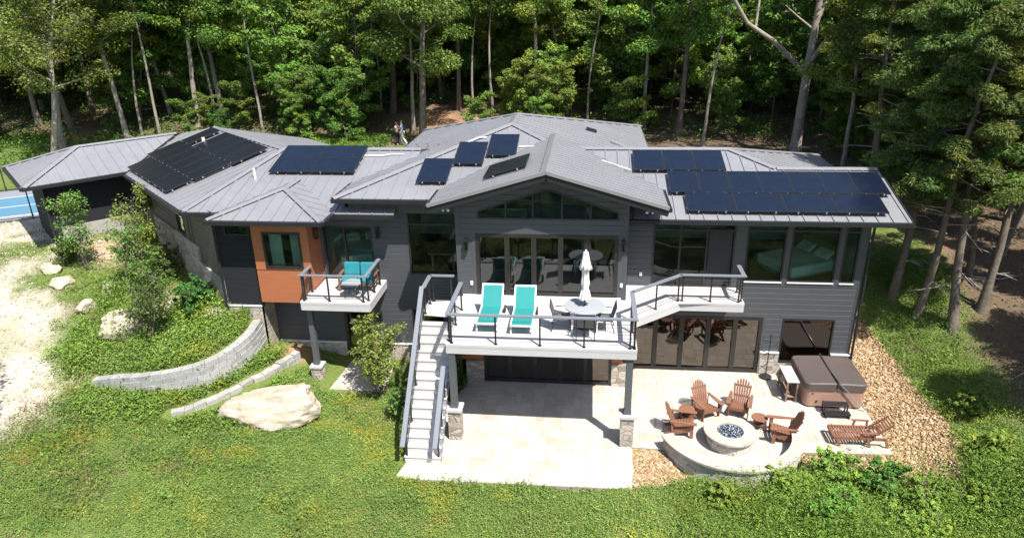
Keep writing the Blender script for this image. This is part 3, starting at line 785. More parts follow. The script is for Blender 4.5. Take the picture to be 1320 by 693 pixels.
def cap(mb, a, b, n1, n2, w=.15, h=.042):
    a, b = Vector(a), Vector(b); t = (b - a).normalized(); up = (Vector(n1) + Vector(n2)).normalized()
    d1 = Vector(n1).cross(t); d2 = t.cross(Vector(n2))
    for d, q in ((d1, 1), (d2, 2)):
        if d.z > 0 or abs(d.z) < 1e-3: pass
    if d1.z > .001: d1 = -d1
    if d2.z > .001: d2 = -d2
    if d1.dot(d2) > .95: d2 = -d1
    A = [a + d1 * w + Vector(n1) * h * .9, a + up * (h + .02), a + d2 * w + Vector(n2) * h * .9]
    B = [b + d1 * w + Vector(n1) * h * .9, b + up * (h + .02), b + d2 * w + Vector(n2) * h * .9]
    lo = [a + d1 * w - Vector(n1) * .02, a + d2 * w - Vector(n2) * .02, b + d1 * w - Vector(n1) * .02, b + d2 * w - Vector(n2) * .02]
    e0 = d1 * (w + .014) + Vector(n1) * .012; VS.append((a + e0, b + e0, Vector(n1)))
    mb.add(A + B + lo, [(0, 1, 4, 3), (1, 2, 5, 4), (0, 3, 8, 6), (2, 7, 9, 5), (0, 6, 7, 2, 1), (3, 4, 5, 9, 8)])
def gutter(roof, a, b, out, w=.12, h=.13):
    m = MB(); o = Vector((*out, 0)) * (w / 2 + .004)
    m.bar(Vector(a) + o + Vector((0, 0, -h / 2 - .012)), Vector(b) + o + Vector((0, 0, -h / 2 - .012)), w, h)
    return m.build('gutter', M['metal_dark'], roof)
def fascia(roof, a, b, out, h=.2):
    m = MB(); o = Vector((*out, 0)) * .022
    m.bar(Vector(a) + o + Vector((0, 0, -h / 2 + .03)), Vector(b) + o + Vector((0, 0, -h / 2 + .03)), .036, h)
    return m.build('fascia', M['metal_dark'], roof)
s_ = .27
# right wing (+ its back slope and hip end)
zE = 6.12; zr = lambda y: zE + s_ * (y - 22.1)
RF = [(1.0, 22.1, zE), (10.23, 22.1, zE), (10.23, 25.45, zr(25.45)), (6.75, 25.45, zr(25.45)), (5.3, 26.9, zr(26.9)), (-2.0, 26.9, zr(26.9)), (-2.0, 22.1, zE)]
RB = [(10.23, 25.45, zr(25.45)), (10.23, 28.8, zE), (9.9, 28.8, zE), (6.75, 25.45, zr(25.45))]
RH = [(5.3, 26.9, zr(26.9)), (6.75, 25.45, zr(25.45)), (10.1, 28.8, zE), (10.1, 31.7, zE)]
RK = [(-2, 26.9, zr(26.9)), (5.3, 26.9, zr(26.9)), (10.1, 31.7, zE), (-2, 31.7, zE)]
b = MB()
for P in (RF, RB, RH, RK): roof_plane(b, P, phase=.11)
roofR = b.build('roof', [M['roof'], M['soffit']], house)
b = MB(); nF, nB, nH, nK = plane_n(RF), plane_n(RB), plane_n(RH), plane_n(RK)
cap(b, (-1.2, 26.9, zr(26.9)), (5.3, 26.9, zr(26.9)), nF, nK); cap(b, (6.75, 25.45, zr(25.45)), (10.2, 25.45, zr(25.45)), nF, nB); cap(b, (5.3, 26.9, zr(26.9)), (6.75, 25.45, zr(25.45)), nF, nH); cap(b, (5.3, 26.9, zr(26.9)), (10.1, 31.7, zE), nH, nK)
b.build('ridge_cap', M['roof_cap'], roofR)
gutter(roofR, (1.36, 22.1, zE), (10.28, 22.1, zE), (0, -1)); fascia(roofR, (10.23, 22.1, zE), (10.23, 25.45, zr(25.45)), (1, 0)); fascia(roofR, (10.23, 25.45, zr(25.45)), (10.23, 28.8, zE), (1, 0))
# left wing with the hip to the angled wing
zl = lambda y: 6.09 + s_ * (y - 22.28)
Wp = Vector((-14.32, 22.32, 6.09))
def wp(u, h): # point on the angled wing's front slope: u along the eave, h horizontal distance up the slope
    q = Wp.xy + un * u + nn * h; return (q.x, q.y, 6.09 + s_ * h)
ridge_h = 4.58
WA = (-12.31, 26.95, zl(26.95)); WAP = (-17.86, 31.84, 7.327)
LF = [(-14.32, 22.28, 6.09), (-6.6, 22.28, 6.09), (-6.6, 26.95, zl(26.95)), WA]
LK = [WA, (-6.0, 26.95, zl(26.95)), (-6.0, 31.6, 6.09), (-9.2, 30.3, 6.09)]
WF = [(-14.32, 22.32, 6.09), WA, WAP, wp(8.0, ridge_h - .7), wp(8.0, 0)]
WF = [wp(0, 0), WA, WAP, wp(10.5, 3.36), wp(7.62, 0)]
q1 = Vector(WA).xy + nn * 4.58; q2 = Vector(WAP).xy + nn * 4.2 + un * -3.2
WK = [WA, WAP, (-18.3, 36.2, 6.12), (-12.95, 33.59, 6.09), (q1.x, q1.y, 6.09)]
b = MB()
for P in (LF, WF): roof_plane(b, P, phase=.2)
roof_plane(b, LK)
# the wing's back slope is built from two triangles so that it stays planar
roof_plane(b, [WA, WAP, tuple(Vector(WAP) + Vector((nn.x, nn.y, -s_)) * 4.56), tuple(Vector(WA) + Vector((nn.x, nn.y, -s_)) * 4.56)])
roofL = b.build('roof', [M['roof'], M['soffit']], house)
b = MB(); nLF, nWF, nLK = plane_n(LF), plane_n(WF), plane_n(LK); nWK = Vector((nn.x * s_, nn.y * s_, 1)).normalized()
cap(b, wp(0, 0), WA, nLF, nWF); cap(b, WA, WAP, nWF, nWK); cap(b, WA, (-6.6, 26.95, zl(26.95)), nLF, nLK)
b.build('ridge_cap', M['roof_cap'], roofL)
gutter(roofL, (-14.3, 22.28, 6.09), (-13.0, 22.28, 6.09), (0, -1)); gutter(roofL, (-8.7, 22.28, 6.09), (-6.6, 22.28, 6.09), (0, -1)); gutter(roofL, wp(0, 0), wp(7.62, 0), tuple(-nn))
fascia(roofL, tuple(Vector(WAP)), tuple(Vector(WAP) + Vector((nn.x, nn.y, -s_)) * 4.56), tuple(un))
# bay hip
bx0, bx1, by = -12.86, -8.82, 21.3
bz = 6.12; xm = (bx0 + bx1) / 2; hz = bz + .29 * (bx1 - xm); ym = by + (bx1 - xm)
BP = (xm, ym, hz)
yb = lambda z: 22.28 + (z - 6.09) / s_
B1 = [(bx0, by, bz), (bx1, by, bz), BP]
B2 = [(bx1, by, bz), (bx1, yb(bz), bz), (xm, yb(hz), hz), BP]; B3 = [(bx0, yb(bz), bz), (bx0, by, bz), BP, (xm, yb(hz), hz)]
b = MB()
for P in (B1, B2, B3): roof_plane(b, P, phase=.05)
roofB = b.build('roof', [M['roof'], M['soffit']], house)
b = MB(); n1, n2, n3 = plane_n(B1), plane_n(B2), plane_n(B3)
cap(b, (bx0, by, bz), BP, n1, n3, .11); cap(b, (bx1, by, bz), BP, n1, n2, .11); cap(b, BP, (xm, yb(hz), hz), n2, n3, .11); b.build('ridge_cap', M['roof_cap'], roofB)
gutter(roofB, (bx0 - .05, by, bz), (bx1 + .05, by, bz), (0, -1)); gutter(roofB, (bx1, by - .03, bz), (bx1, 22.3, bz), (1, 0)); gutter(roofB, (bx0, by - .03, bz), (bx0, 22.3, bz), (-1, 0))
# centre hip
cz = 6.64; ca = (-3.05, 27.95, 8.19); cs = (8.19 - 6.64) / 5.65
cb = (-3.05, 30.2, 8.19)
C1 = [(-8.7, 22.3, cz), (2.6, 22.3, cz), ca]
z8 = 8.19 - cs * 4.95
C2 = [(-8.0, 33.8, z8), (-8.0, 27.2, z8), (-8.7, 27.2, cz), (-8.7, 22.3, cz), ca, cb]; C3 = [(2.6, 22.3, cz), (2.6, 35.85, cz), cb, ca]; C4 = [(2.6, 35.85, cz), (-8.0, 33.8, z8), cb]
b = MB()
for P in (C1, C2, C3, C4): roof_plane(b, P, phase=.15)
roofC = b.build('roof', [M['roof'], M['soffit']], house)
b = MB(); n1, n2, n3, n4 = map(plane_n, (C1, C2, C3, C4))
cap(b, C1[0], ca, n1, n2); cap(b, C1[1], ca, n1, n3); cap(b, ca, cb, n2, n3); cap(b, C4[0], cb, n3, n4); cap(b, C4[1], cb, n2, n4); b.build('ridge_cap', M['roof_cap'], roofC)
gutter(roofC, (-8.75, 22.3, cz), (-5.15, 22.3, cz), (0, -1)); fascia(roofC, (-8.7, 27.2, cz), (-8.7, 22.3, cz), (-1, 0)); fascia(roofC, (-8.0, 33.8, z8), (-8.0, 27.2, z8), (-1, 0))
b = MB(); b.bb(-8.45, -4.4, 22.75, 22.85, 6.0, 6.58); b.bb(-8.45, -8.35, 22.75, 26, 6.0, 6.58); b.build('upper_wall', M['siding'], house)
# front gable
gy0, gx0, gx1, gxm, gzr, gs = 20.95, -5.08, 2.52, -1.28, 7.93, .29
yh = lambda z: 22.3 + (z - cz) / cs           # where the centre hip reaches height z
ge = gzr - gs * (gxm - gx0)
G1 = [(gx0, gy0, ge), (gxm, gy0, gzr), (gxm, yh(gzr), gzr), (gx0, yh(ge), ge)]
G2 = [(gx1, gy0, ge), (gx1, yh(ge) + .2, ge), (gxm, yh(gzr), gzr), (gxm, gy0, gzr)]
b = MB()
roof_plane(b, G1, seam=.30, phase=.1); roof_plane(b, G2, seam=.30, phase=.1)
roofG = b.build('roof', [M['roof'], M['soffit']], house)
b = MB(); n1, n2 = plane_n(G1), plane_n(G2); cap(b, (gxm, gy0 - .02, gzr), (gxm, yh(gzr) + .1, gzr), n1, n2, .19); b.build('ridge_cap', M['roof_cap'], roofG)
b = MB()
for x0, x1 in ((gx0, gxm), (gx1, gxm)):
    b.bar((x0, gy0 - .01, ge + .015), (x1, gy0 - .01, gzr + .015), .16, .10)
b.build('rake_trim', M['roof_cap'], roofG)
fascia(roofG, (gx0, gy0, ge - .04), (gxm, gy0, gzr - .04), (0, -1), .24); fascia(roofG, (gx1, gy0, ge - .04), (gxm, gy0, gzr - .04), (0, -1), .24)
gutter(roofG, (gx0, gy0, ge), (gx0, yh(ge) + .05, ge), (-1, 0), .1, .11); gutter(roofG, (gx1, gy0, ge), (gx1, yh(ge) + .2, ge), (1, 0), .1, .11)
# garage
ge0 = Vector((-22.81, 25.16)); gz0 = 6.09; hw = 2.57; gr = 7.0
gfar = ge0 + GU * 5.14
gap = ge0 + GU * hw + gd * 2.57
gend = gap + gd * 4.35
GP = lambda v, z: (v.x, v.y, z)
K1 = [GP(ge0, gz0), GP(ge0 + gd * 3.9, gz0), GP(gend, gr), GP(gap, gr)]
K2 = [GP(ge0, gz0), GP(gap, gr), GP(gfar, gz0)]
K3 = [GP(gfar, gz0), GP(gap, gr), GP(gend, gr), GP(gfar + gd * 6.9, gz0)]
b = MB()
for P in (K1, K2, K3): roof_plane(b, P, phase=.1)
roofK = b.build('roof', [M['roof'], M['soffit']], house)
b = MB(); n1, n2, n3 = map(plane_n, (K1, K2, K3))
cap(b, K1[0], GP(gap, gr), n1, n2); cap(b, GP(gfar, gz0), GP(gap, gr), n2, n3, .1); cap(b, GP(gap, gr), GP(gend, gr), n1, n3, .1); b.build('ridge_cap', M['roof_cap'], roofK)
gutter(roofK, GP(ge0 - gd * .05, gz0), GP(ge0 + gd * 3.85, gz0), tuple(-GU)); gutter(roofK, GP(ge0, gz0), GP(gfar, gz0), tuple(-gd))
m = MB()
for a_, b_, n_ in VS: m.bar(a_, b_, .026, .02, 0, n_)
m.build('vent_gap_shadow_strip', M['black'], house)  # black bars stand in for the shadowed vent gap along one cap edge
# small white plumbing vents and conduit on the roofs
def vent(roof, x, y, z, h=.38, r=.05):
    m = MB(); m.tube([(x, y, z - .05), (x, y, z + h)], r, 10); m.build('vent_pipe', M['pvc'], roof)
vent(roofL, -12.55, 24.6, zl(24.6)); q = wp(7.05, 3.3); vent(roofL, *q, .3, .07)
def conduit(roof, pts):
    m = MB(); m.tube(pts, .022, 6); m.build('conduit', M['pvc'], roof)
c1z = lambda y: cz + cs * (y - 22.3)
conduit(roofL, [(-8.75, 26.3, zl(26.3) + .06), (-8.0, 26.3, zl(26.3) + .06), (-7.7, 26.42, zl(26.42) + .06), (-7.2, 26.42, zl(26.42) + .06)])
conduit(roofC, [(-4.6, 26.25, c1z(26.25) + .06), (-4.2, 26.6, c1z(26.6) + .07), (-3.9, 26.62, c1z(26.62) + .07)])
conduit(roofC, [(-2.6, 25.9, c1z(25.9) + .06), (-1.5, 26.0, c1z(26.0) + .06)])
conduit(roofC, [(.5, 24.9, c1z(24.9) + .06), (1.5, 24.2, c1z(24.2) + .08)])
m = MB(); P = [(-.1, 30.6), (.35, 30.6), (.35, 30.9), (-.1, 30.9)]
zc3 = lambda x: 8.19 - cs * (x + 3.05)
m.add([(x, y, zc3(x) + h) for h in (.02, .14) for x, y in P], [(4, 5, 6, 7), (0, 1, 5, 4), (1, 2, 6, 5), (2, 3, 7, 6), (3, 0, 4, 7)]); m.build('roof_vent', M['metal_dark'], roofC)
m = MB(); m.bar((.95, 29.6, zc3(.95) + .07), (2.05, 28.6, zc3(2.05) + .07), .09, .07); m.build('rail_section', M['rail_alu'], roofC)

# ---- rooms behind the glass
b = MB()
b.bb(-9.6, 9.3, 23.12, 29.0, D - .25, D - .02); b.bb(-4.3, 1.3, 21.86, 23.12, D - .25, D - .02); b.bb(-11.6, -9.66, 22.0, 23.1, 2.9, D - .02); b.bb(-11.6, -9.6, 23.1, 27, D - .25, D - .02)
b.bb(-9.0, 9.3, 23.14, 28.0, -.25, -.01); b.bb(-4.1, 1.3, 21.86, 23.14, -.25, -.01); b.build('interior_floor', M['room_floor'], house)
b = MB()
for x0, x1, y, z0, z1 in ((-11.6, 9.3, 28.2, D, 6.1), (-9.2, 9.3, 27.0, 0, 3.1)): b.bb(x0, x1, y, y + .1, z0, z1)
for x in (-9.64, -7.2, -4.3, 1.3, 5.2, 9.28): b.bb(x - .04, x + .04, 23.2, 28.2, D, 6.1)
for x in (-9.2, -4.3, 1.3, 9.28): b.bb(x - .04, x + .04, 23.2, 27, 0, 3.1)
b.bb(-11.62, -11.58, 22.0, 27, D, 6.1); wbar(b, WW, 2.5, 6, 2.5, 6.05, -1.6, -1.5); b.build('interior_wall', M['room_wall'], house)
b = MB(); b.bb(-11.6, 9.3, 23.12, 28.2, 6.06, 6.1); b.bb(-9.2, 9.3, 23.12, 27.0, 3.04, 3.09); b.bb(-4.3, 1.3, 21.86, 23.12, 3.04, 3.09); b.build('ceiling', M['ceil'], house)

# ---- solar panels
def solar_proto(w, l, black=False):
    t = thing('solar_panel', '', 'solar panel')
    f = MB()
    for x0, x1, y0, y1 in ((-w / 2, w / 2, -l / 2, -l / 2 + .022), (-w / 2, w / 2, l / 2 - .022, l / 2), (-w / 2, -w / 2 + .022, -l / 2 + .022, l / 2 - .022), (w / 2 - .022, w / 2, -l / 2 + .022, l / 2 - .022)):
        f.bb(x0, x1, y0, y1, 0, .042)
    f.build('frame', M['black'], t)
    g = MB(); g.bb(-w / 2 + .022, w / 2 - .022, -l / 2 + .022, l / 2 - .022, .002, .036); g.build('cell_face', M['solar_black' if black else 'solar'], t)
    r = MB()
    for y in (-l * .28, l * .28): r.bb(-w / 2 - .02, w / 2 + .02, y - .02, y + .02, -.06, -.002)
    r.build('mounting_rail', M['rail_alu'], t)
    for x in (-w * .28, w * .28): k = MB(); k.box((x, -l / 2 - .012, .0), (.03, .025, .06)); k.build('end_clamp', M['rail_alu'], t)
    return t
PRO = {}
def solar(w, l, P, e1, e2, label, group, black=False):
    key = (round(w, 3), round(l, 3), black)
    if key not in PRO: PRO[key] = solar_proto(*key); o = PRO[key]
    else: o = copy_tree(PRO[key])
    e1 = Vector(e1).normalized(); e2 = Vector(e2).normalized(); n = e1.cross(e2)
    Mx = Matrix((e1, e2, n)).transposed().to_4x4(); Mx.translation = Vector(P) + n * .125
    o.matrix_world = Mx
    o['label'] = label; o['group'] = group; o['category'] = 'solar panel'
ORD = ['first', 'second', 'third', 'fourth', 'fifth', 'sixth', 'seventh']
cf = 1 / math.sqrt(1 + s_ * s_)
e2r = (0, 1, s_)
def on_r(x, v): return (x, 22.1 + v * cf, zE + s_ * v * cf)
def on_l(x, v): return (x, 22.28 + v * cf, 6.09 + s_ * v * cf)
GR = 'solar panels on the right-hand roof'
for i in range(4): solar(1.562, 1.15, on_r(4.08 + 1.575 * i, .88), (1, 0, 0), e2r, f'{ORD[i]} from the left of four wide solar panels along the right eave', GR)
for i in range(7): solar(1.018, 1.46, on_r(3.33 + 1.03 * i, 2.22), (1, 0, 0), e2r, f'{ORD[i]} from the left of seven upright solar panels on the right roof', GR)
for i in range(3): solar(1.078, 1.50, on_r(2.2 + 1.09 * i, 3.78), (1, 0, 0), e2r, f'{ORD[i]} from the left of three upright solar panels under the right ridge', GR)
GLs = 'solar panels above the orange bay'
for j in range(2):
    for i in range(2):
        solar(1.66, 1.06, on_l(-11.26 + 1.68 * i, 3.2 + 1.08 * j), (1, 0, 0), (0, 1, s_), f'{("lower", "upper")[j]} {("left", "right")[i]} panel in the square of four blue panels above the orange bay', GLs)
GCs = 'solar panels on the central hip roof'
for (x, y), nm in zip(((-5.42, 24.0), (-4.32, 25.28), (-3.18, 25.9)), ('lowest left', 'middle', 'highest right')):
    solar(1.09, 1.68, (x, y, c1z(y) + .0), (1, 0, 0), (0, 1, cs), f'{nm} one of three single solar panels stepping up the central hip roof', GCs)
x = -2.68; solar(1.66, 1.5, (x, 23.1, gzr - gs * (gxm - x) - .02), (0, -1, 0), (1, 0, gs + .02), 'single dark solar panel tilted on the left slope of the front gable', 'solar panels on the front gable', True)
GWs = 'black solar panels on the angled left wing'
def on_w(u, v): q = wp(u, v * cf); return q
e1w = tuple(-un) + (0,); e2w = (nn.x, nn.y, s_)
for i in range(3): solar(1.84, 1.06, on_w(3.34 + 1.86 * i, .78), e1w, e2w, f'{ORD[i]} from the right of three wide black panels along the angled wing eave', GWs, True)
for i in range(6): solar(1.05, 1.54, on_w(2.85 + 1.065 * i, 2.12), e1w, e2w, f'{ORD[i]} from the right of six black panels in the angled wing middle row', GWs, True)
for i in range(4): solar(1.16, 1.54, on_w(2.75 + 1.185 * i, 3.70), e1w, e2w, f'{ORD[i]} from the right of four joined black panels in the angled wing top row', GWs, True)
solar(1.05, 1.54, on_w(8.1, 3.70), e1w, e2w, 'separate black solar panel at the far left beside the white vent on the wing', GWs, True)

# ---- small fittings on the walls
def sconce(x, y, z, nrm, label):
    t = thing('wall_lamp', label, 'wall lamp', (x, y, z), math.atan2(nrm[1], nrm[0]) + PI / 2, 'black outdoor wall lamps')
    m = MB(); m.box((0, -.02, 0), (.1, .03, .16)); m.build('backplate', M['black'], t, world=False)
    m = MB()
    for z0, z1 in ((.13, .2), (-.2, -.16)): m.bb(-.06, .06, -.16, -.04, z0, z1)
    for sx in (-.055, .055):
        for sy in (-.155, -.045): m.bb(sx - .008, sx + .008, sy - .008, sy + .008, -.16, .13)
    m.bb(-.03, .03, -.05, -.02, -.03, .03); m.build('lantern_frame', M['black'], t, world=False)
    m = MB(); m.bb(-.045, .045, -.145, -.055, -.16, .13); m.build('lamp_glass', M['glass'], t, world=False)
sconce(-4.0, 21.72, 5.28, (0, -1), 'black wall lantern left of the upper folding glass doors'); sconce(1.22, 21.72, 5.32, (0, -1), 'black wall lantern right of the upper folding glass doors')
sconce(-7.43, 22.97, 5.22, (0, -1), 'black wall lantern right of the balcony sliding door'); sconce(-9.6, 22.4, 5.33, (1, 0), 'black wall lantern on the orange side of the bay'); sconce(-7.62, 22.97, 1.9, (0, -1), 'black wall lantern low on the siding below the balcony')
def outlet(x, y, z, label):
    t = thing('outdoor_outlet', label, 'outlet', (x, y, z), 0, 'white weatherproof outlets')
    m = MB(); m.bb(-.045, .045, -.05, 0, -.07, .07); m.build('cover', M['plastic_white'], t, bevel=.008, world=False)
    m = MB(); m.bb(-.02, .02, -.056, -.05, -.03, .02); m.build('socket', M['table_grey'], t, world=False)
outlet(-3.88, 21.735, 3.86, 'white outlet box on the siding left of the upper doors'); outlet(1.2, 21.735, 3.9, 'white outlet box on the siding right of the upper doors'); outlet(1.93, 23.015, 3.82, 'white outlet box left of the right sliding door')
def floodlight(x, y, z, label):
    t = thing('flood_light', label, 'security light', (x, y, z), 0, 'twin-head security lights under the gable')
    m = MB(); m.box((0, 0, 0), (.1, .08, .05)); m.build('mount', M['plastic_white'], t, world=False)
    for s in (-1, 1):
        m = MB(); m.tube([(s * .03, 0, -.02), (s * .1, -.08, -.09)], [.025, .05], 8); m.build('lamp_head', M['plastic_white'], t, world=False)
floodlight(-4.6, 21.5, 6.62, 'white twin security light under the left corner of the front gable'); floodlight(2.0, 21.6, 6.6, 'white twin security light under the right corner of the front gable')

# ------------------------------------------------------------------ raised deck, stairs, balcony
def boards(mb, poly, z, along='x', w=.14, gap=.006, t=.028, mi=0):
    """deck boards clipped to a polygon"""
    sw = poly if along == 'y' else [(b_, a_) for a_, b_ in poly]
    # scan() takes (u, z): boards run along u
    P = [(x, y) for x, y in poly] if along == 'x' else [(y, x) for x, y in poly]
    lo = min(p[1] for p in P); hi = max(p[1] for p in P)
    v = lo
    while v < hi - .02:
        v1 = min(v + w, hi)
        A = scan([P], v + 1e-4); B = scan([P], v1 - gap - 1e-4)
        for i in range(0, min(len(A), len(B)) - 1, 2):
            q = [(A[i], v), (A[i + 1], v), (B[i + 1], v1 - gap), (B[i], v1 - gap)]
            if along == 'y': q = [(b_, a_) for a_, b_ in q][::-1]
            mb.prism(q, z - t, z, mi)
        v = v1
def railing(name, parent, posts, tops, cap_w=.14, cables=None, h=.95, z=D, post_top=None):
    """square posts, flat cap and thin horizontal rods"""
    r = MB()
    for a, b in zip(tops[:-1], tops[1:]): r.bar(a, b, cap_w, .038)
    o = r.build(name, M['rail_cap'], parent)
    for p in posts:
        m = MB(); zt = p[3] if len(p) > 3 else p[2] + h - .02
        m.bb(p[0] - .024, p[0] + .024, p[1] - .024, p[1] + .024, p[2], zt); m.bb(p[0] - .05, p[0] + .05, p[1] - .05, p[1] + .05, p[2], p[2] + .012)
        m.build('post', M['black'], o)
    m = MB()
    for a, b in (cables or []):
        a, b = Vector(a), Vector(b)
        for k in range(1, 8): dz = Vector((0, 0, h * k / 8.6)); m.tube([a + dz, b + dz], .006, 5, caps=False)
    if cables: m.build('cable_infill', M['black'], o)
    return o
deck = thing('raised_deck', 'pale grey raised deck with dark railing across the front of the house', 'deck', (-1.3, 20, 0))
DP = [(-4.12, 18.2), (1.52, 18.2), (1.52, 20.22), (3.17, 21.68), (5.24, 21.68), (5.24, 23.0), (1.37, 23.0), (1.37, 21.73), (-4.37, 21.73), (-4.37, 22.95), (-5.3, 22.95), (-5.3, 20.08), (-4.12, 20.08)]
DP = [(-4.12, 18.2), (1.52, 18.2), (1.52, 20.22), (3.17, 21.68), (5.24, 21.68), (5.24, 23.0), (1.375, 23.0), (1.375, 21.70), (-4.375, 21.70), (-4.375, 21.26), (-5.3, 21.26), (-5.3, 20.08), (-4.12, 20.08)]
b = MB(); boards(b, DP, D, 'x'); b.build('deck_boards', M['decking'], deck)
b = MB()
edges = [((-4.12, 18.2), (1.52, 18.2)), ((1.52, 18.2), (1.52, 20.22)), ((1.52, 20.22), (3.17, 21.68)), ((3.17, 21.68), (5.24, 21.68)), ((5.24, 21.68), (5.24, 23.0)), ((-4.12, 20.08), (-4.12, 18.2)), ((-5.3, 21.26), (-5.3, 20.08)), ((-4.375, 21.26), (-5.3, 21.26))]
for (ax, ay), (bx, by_) in edges:
    d = Vector((bx - ax, by_ - ay, 0)).normalized(); o = Vector((d.y, -d.x, 0))
    a3 = Vector((ax, ay, 0)) + o * .014 ; b3 = Vector((bx, by_, 0)) + o * .014
    b.bar(a3 + Vector((0, 0, D - .048)), b3 + Vector((0, 0, D - .048)), .04, .09); b.bar(a3 + Vector((0, 0, D - .205)), b3 + Vector((0, 0, D - .205)), .025, .215)
b.build('fascia', M['fascia'], deck)
b = MB(); b.bb(-4.05, 1.45, 18.3, 18.42, D - .3, D - .04)
for x in np.arange(-4.0, 1.5, .45): b.bb(x, x + .045, 18.42, 21.68, D - .28, D - .04)
b.build('joists', M['shelf_wood'], deck)
for px_, py_, zt in ((1.36, 18.34, 1.02), (-3.98, 18.3, 1.02)):
    m = MB(); m.bb(px_ - .1, px_ + .1, py_ - .1, py_ + .1, zt + .1, D - .31); m.bb(px_ - .115, px_ + .115, py_ - .115, py_ + .115, zt + .1, zt + .22); o = m.build('support_post', M['post'], deck)
    m = MB(); m.bb(px_ - .2, px_ + .2, py_ - .2, py_ + .2, -.05, zt + .02); pl = m.build('stone_plinth', M['stone'], o)
    m = MB(); m.bb(px_ - .25, px_ + .25, py_ - .25, py_ + .25, zt + .02, zt + .1); m.build('plinth_cap', M['fascia'], o)
RT = D + .95
railing('front_railing', deck, [(x, 18.26, D) for x in (-3.96, -2.62, -1.3, .0, 1.34, 1.47)], [(-4.1, 18.26, RT), (1.54, 18.26, RT)], cables=[((-4.0, 18.26, D), (1.46, 18.26, D))])
railing('side_railing', deck, [(1.465, 18.36, D), (1.465, 19.3, D), (1.465, 20.15, D)], [(1.465, 18.33, RT), (1.465, 20.27, RT)], cables=[((1.465, 18.3, D), (1.465, 20.2, D))])
railing('side_railing', deck, [(2.31, 21.03, D), (3.1, 21.73, D)], [(1.465, 20.22, RT), (3.17, 21.76, RT)], cables=[((1.465, 20.22, D), (3.15, 21.74, D))])
railing('side_railing', deck, [(3.24, 21.76, D), (4.16, 21.76, D), (5.08, 21.76, D)], [(3.12, 21.75, RT), (5.26, 21.75, RT)], cables=[((3.17, 21.75, D), (5.17, 21.75, D))])
railing('side_railing', deck, [(5.18, 21.86, D), (5.18, 22.6, D)], [(5.18, 21.82, RT), (5.18, 22.7, RT)], cables=[((5.18, 21.8, D), (5.18, 22.62, D))])
railing('side_railing', deck, [(-4.05, 18.4, D), (-4.05, 19.46, D), (-4.05, 20.57, D)], [(-4.05, 18.33, RT), (-4.05, 20.66, RT)], cables=[((-4.05, 18.3, D), (-4.05, 20.57, D))])
railing('landing_railing', deck, [(-5.12, 21.2, D), (-4.5, 21.2, D)], [(-5.2, 21.2, RT), (-4.38, 21.2, RT)], cables=[((-5.15, 21.2, D), (-4.45, 21.2, D))])
railing('landing_railing', deck, [(-5.2, 20.98, D), (-5.2, 20.22, D)], [(-5.2, 21.2, RT), (-5.2, 20.15, RT)], cables=[((-5.2, 21.2, D), (-5.2, 20.2, D))])

st = thing('outdoor_staircase', 'long straight pale staircase from lawn up to the raised deck', 'staircase', (-4.75, 18.3, 0))
sx0, sx1 = -5.32, -4.2
rise = (D - .2) / 15; run = (20.08 - 16.91) / 15
for k in range(1, 16):
    y = 20.08 - run * k; z = D - rise * k
    m = MB(); m.bb(sx0, sx1, y - .035, y + run * .47 - .004, z - .03, z); m.bb(sx0, sx1, y + run * .47 + .002, y + run + .006, z - .03, z)
    m.bb(sx0 + .01, sx1 - .01, y - .012, y + .004, z - rise + .0, z - .03)
    m.build('tread', M['tread'], st)
m = MB()
for x in (sx0 + .03, sx1 - .03):
    A = [(20.06, D - .04), (20.06, D - .5), (16.95, -.1), (16.93, .17)]
    P = [(x + s, y, z) for s in (-.02, .02) for y, z in A]
    m.add(P, [(3, 2, 1, 0), (4, 5, 6, 7), (0, 1, 5, 4), (1, 2, 6, 5), (2, 3, 7, 6), (3, 0, 4, 7)])
m.build('stringer', M['rail_cap'], st)
def zs(y): return D - rise * (20.08 - y) / run + .02
for x, y0, y1, nm in ((-5.24, 20.15, 16.86, 'stair_rail'), (-4.27, 18.3, 16.86, 'stair_rail')):
    yy = [y0 - .06 - (y0 - y1 - .15) * i / (4 if y0 > 19 else 2) for i in range(5 if y0 > 19 else 3)]
    tops = [(x, y0, zs(y0) + (.93 if y0 < 19 else .91)), (x, y1 - .32, zs(y1 - .32) + .93 + .02)]
    o = railing(nm, st, [(x, y, zs(y) - .12, zs(y) + .9) for y in yy], tops)
    m = MB()
    for k in range(1, 8):
        dz = .95 * k / 8.6; m.tube([(x, yy[0], zs(yy[0]) + dz - .04), (x, yy[-1], zs(yy[-1]) + dz - .04)], .006, 5, caps=False)
    m.build('cable_infill', M['black'], o)

bal = thing('balcony', 'small pale balcony on posts beside the orange bay', 'balcony', (-8.45, 22, 0))
BPo = [(-9.72, 20.88), (-7.3, 20.88), (-7.3, 22.96), (-9.58, 22.96), (-9.58, 21.86), (-9.72, 21.86)]
b = MB(); boards(b, BPo, D, 'y'); b.build('deck_boards', M['decking'], bal)
b = MB()
for (ax, ay), (bx, by_) in (((-9.72, 20.88), (-7.3, 20.88)), ((-7.3, 20.88), (-7.3, 22.96)), ((-9.72, 21.86), (-9.72, 20.88))):
    d = Vector((bx - ax, by_ - ay, 0)).normalized(); o = Vector((d.y, -d.x, 0))
    a3 = Vector((ax, ay, 0)) + o * .014; b3 = Vector((bx, by_, 0)) + o * .014
    b.bar(a3 + Vector((0, 0, D - .048)), b3 + Vector((0, 0, D - .048)), .04, .09); b.bar(a3 + Vector((0, 0, D - .205)), b3 + Vector((0, 0, D - .205)), .025, .215)
b.build('fascia', M['fascia'], bal)
m = MB(); m.bb(-9.6, -7.4, 21.0, 21.1, D - .3, D - .04); m.bb(-9.6, -7.4, 22.85, 22.95, D - .3, D - .04); m.build('joists', M['shelf_wood'], bal)
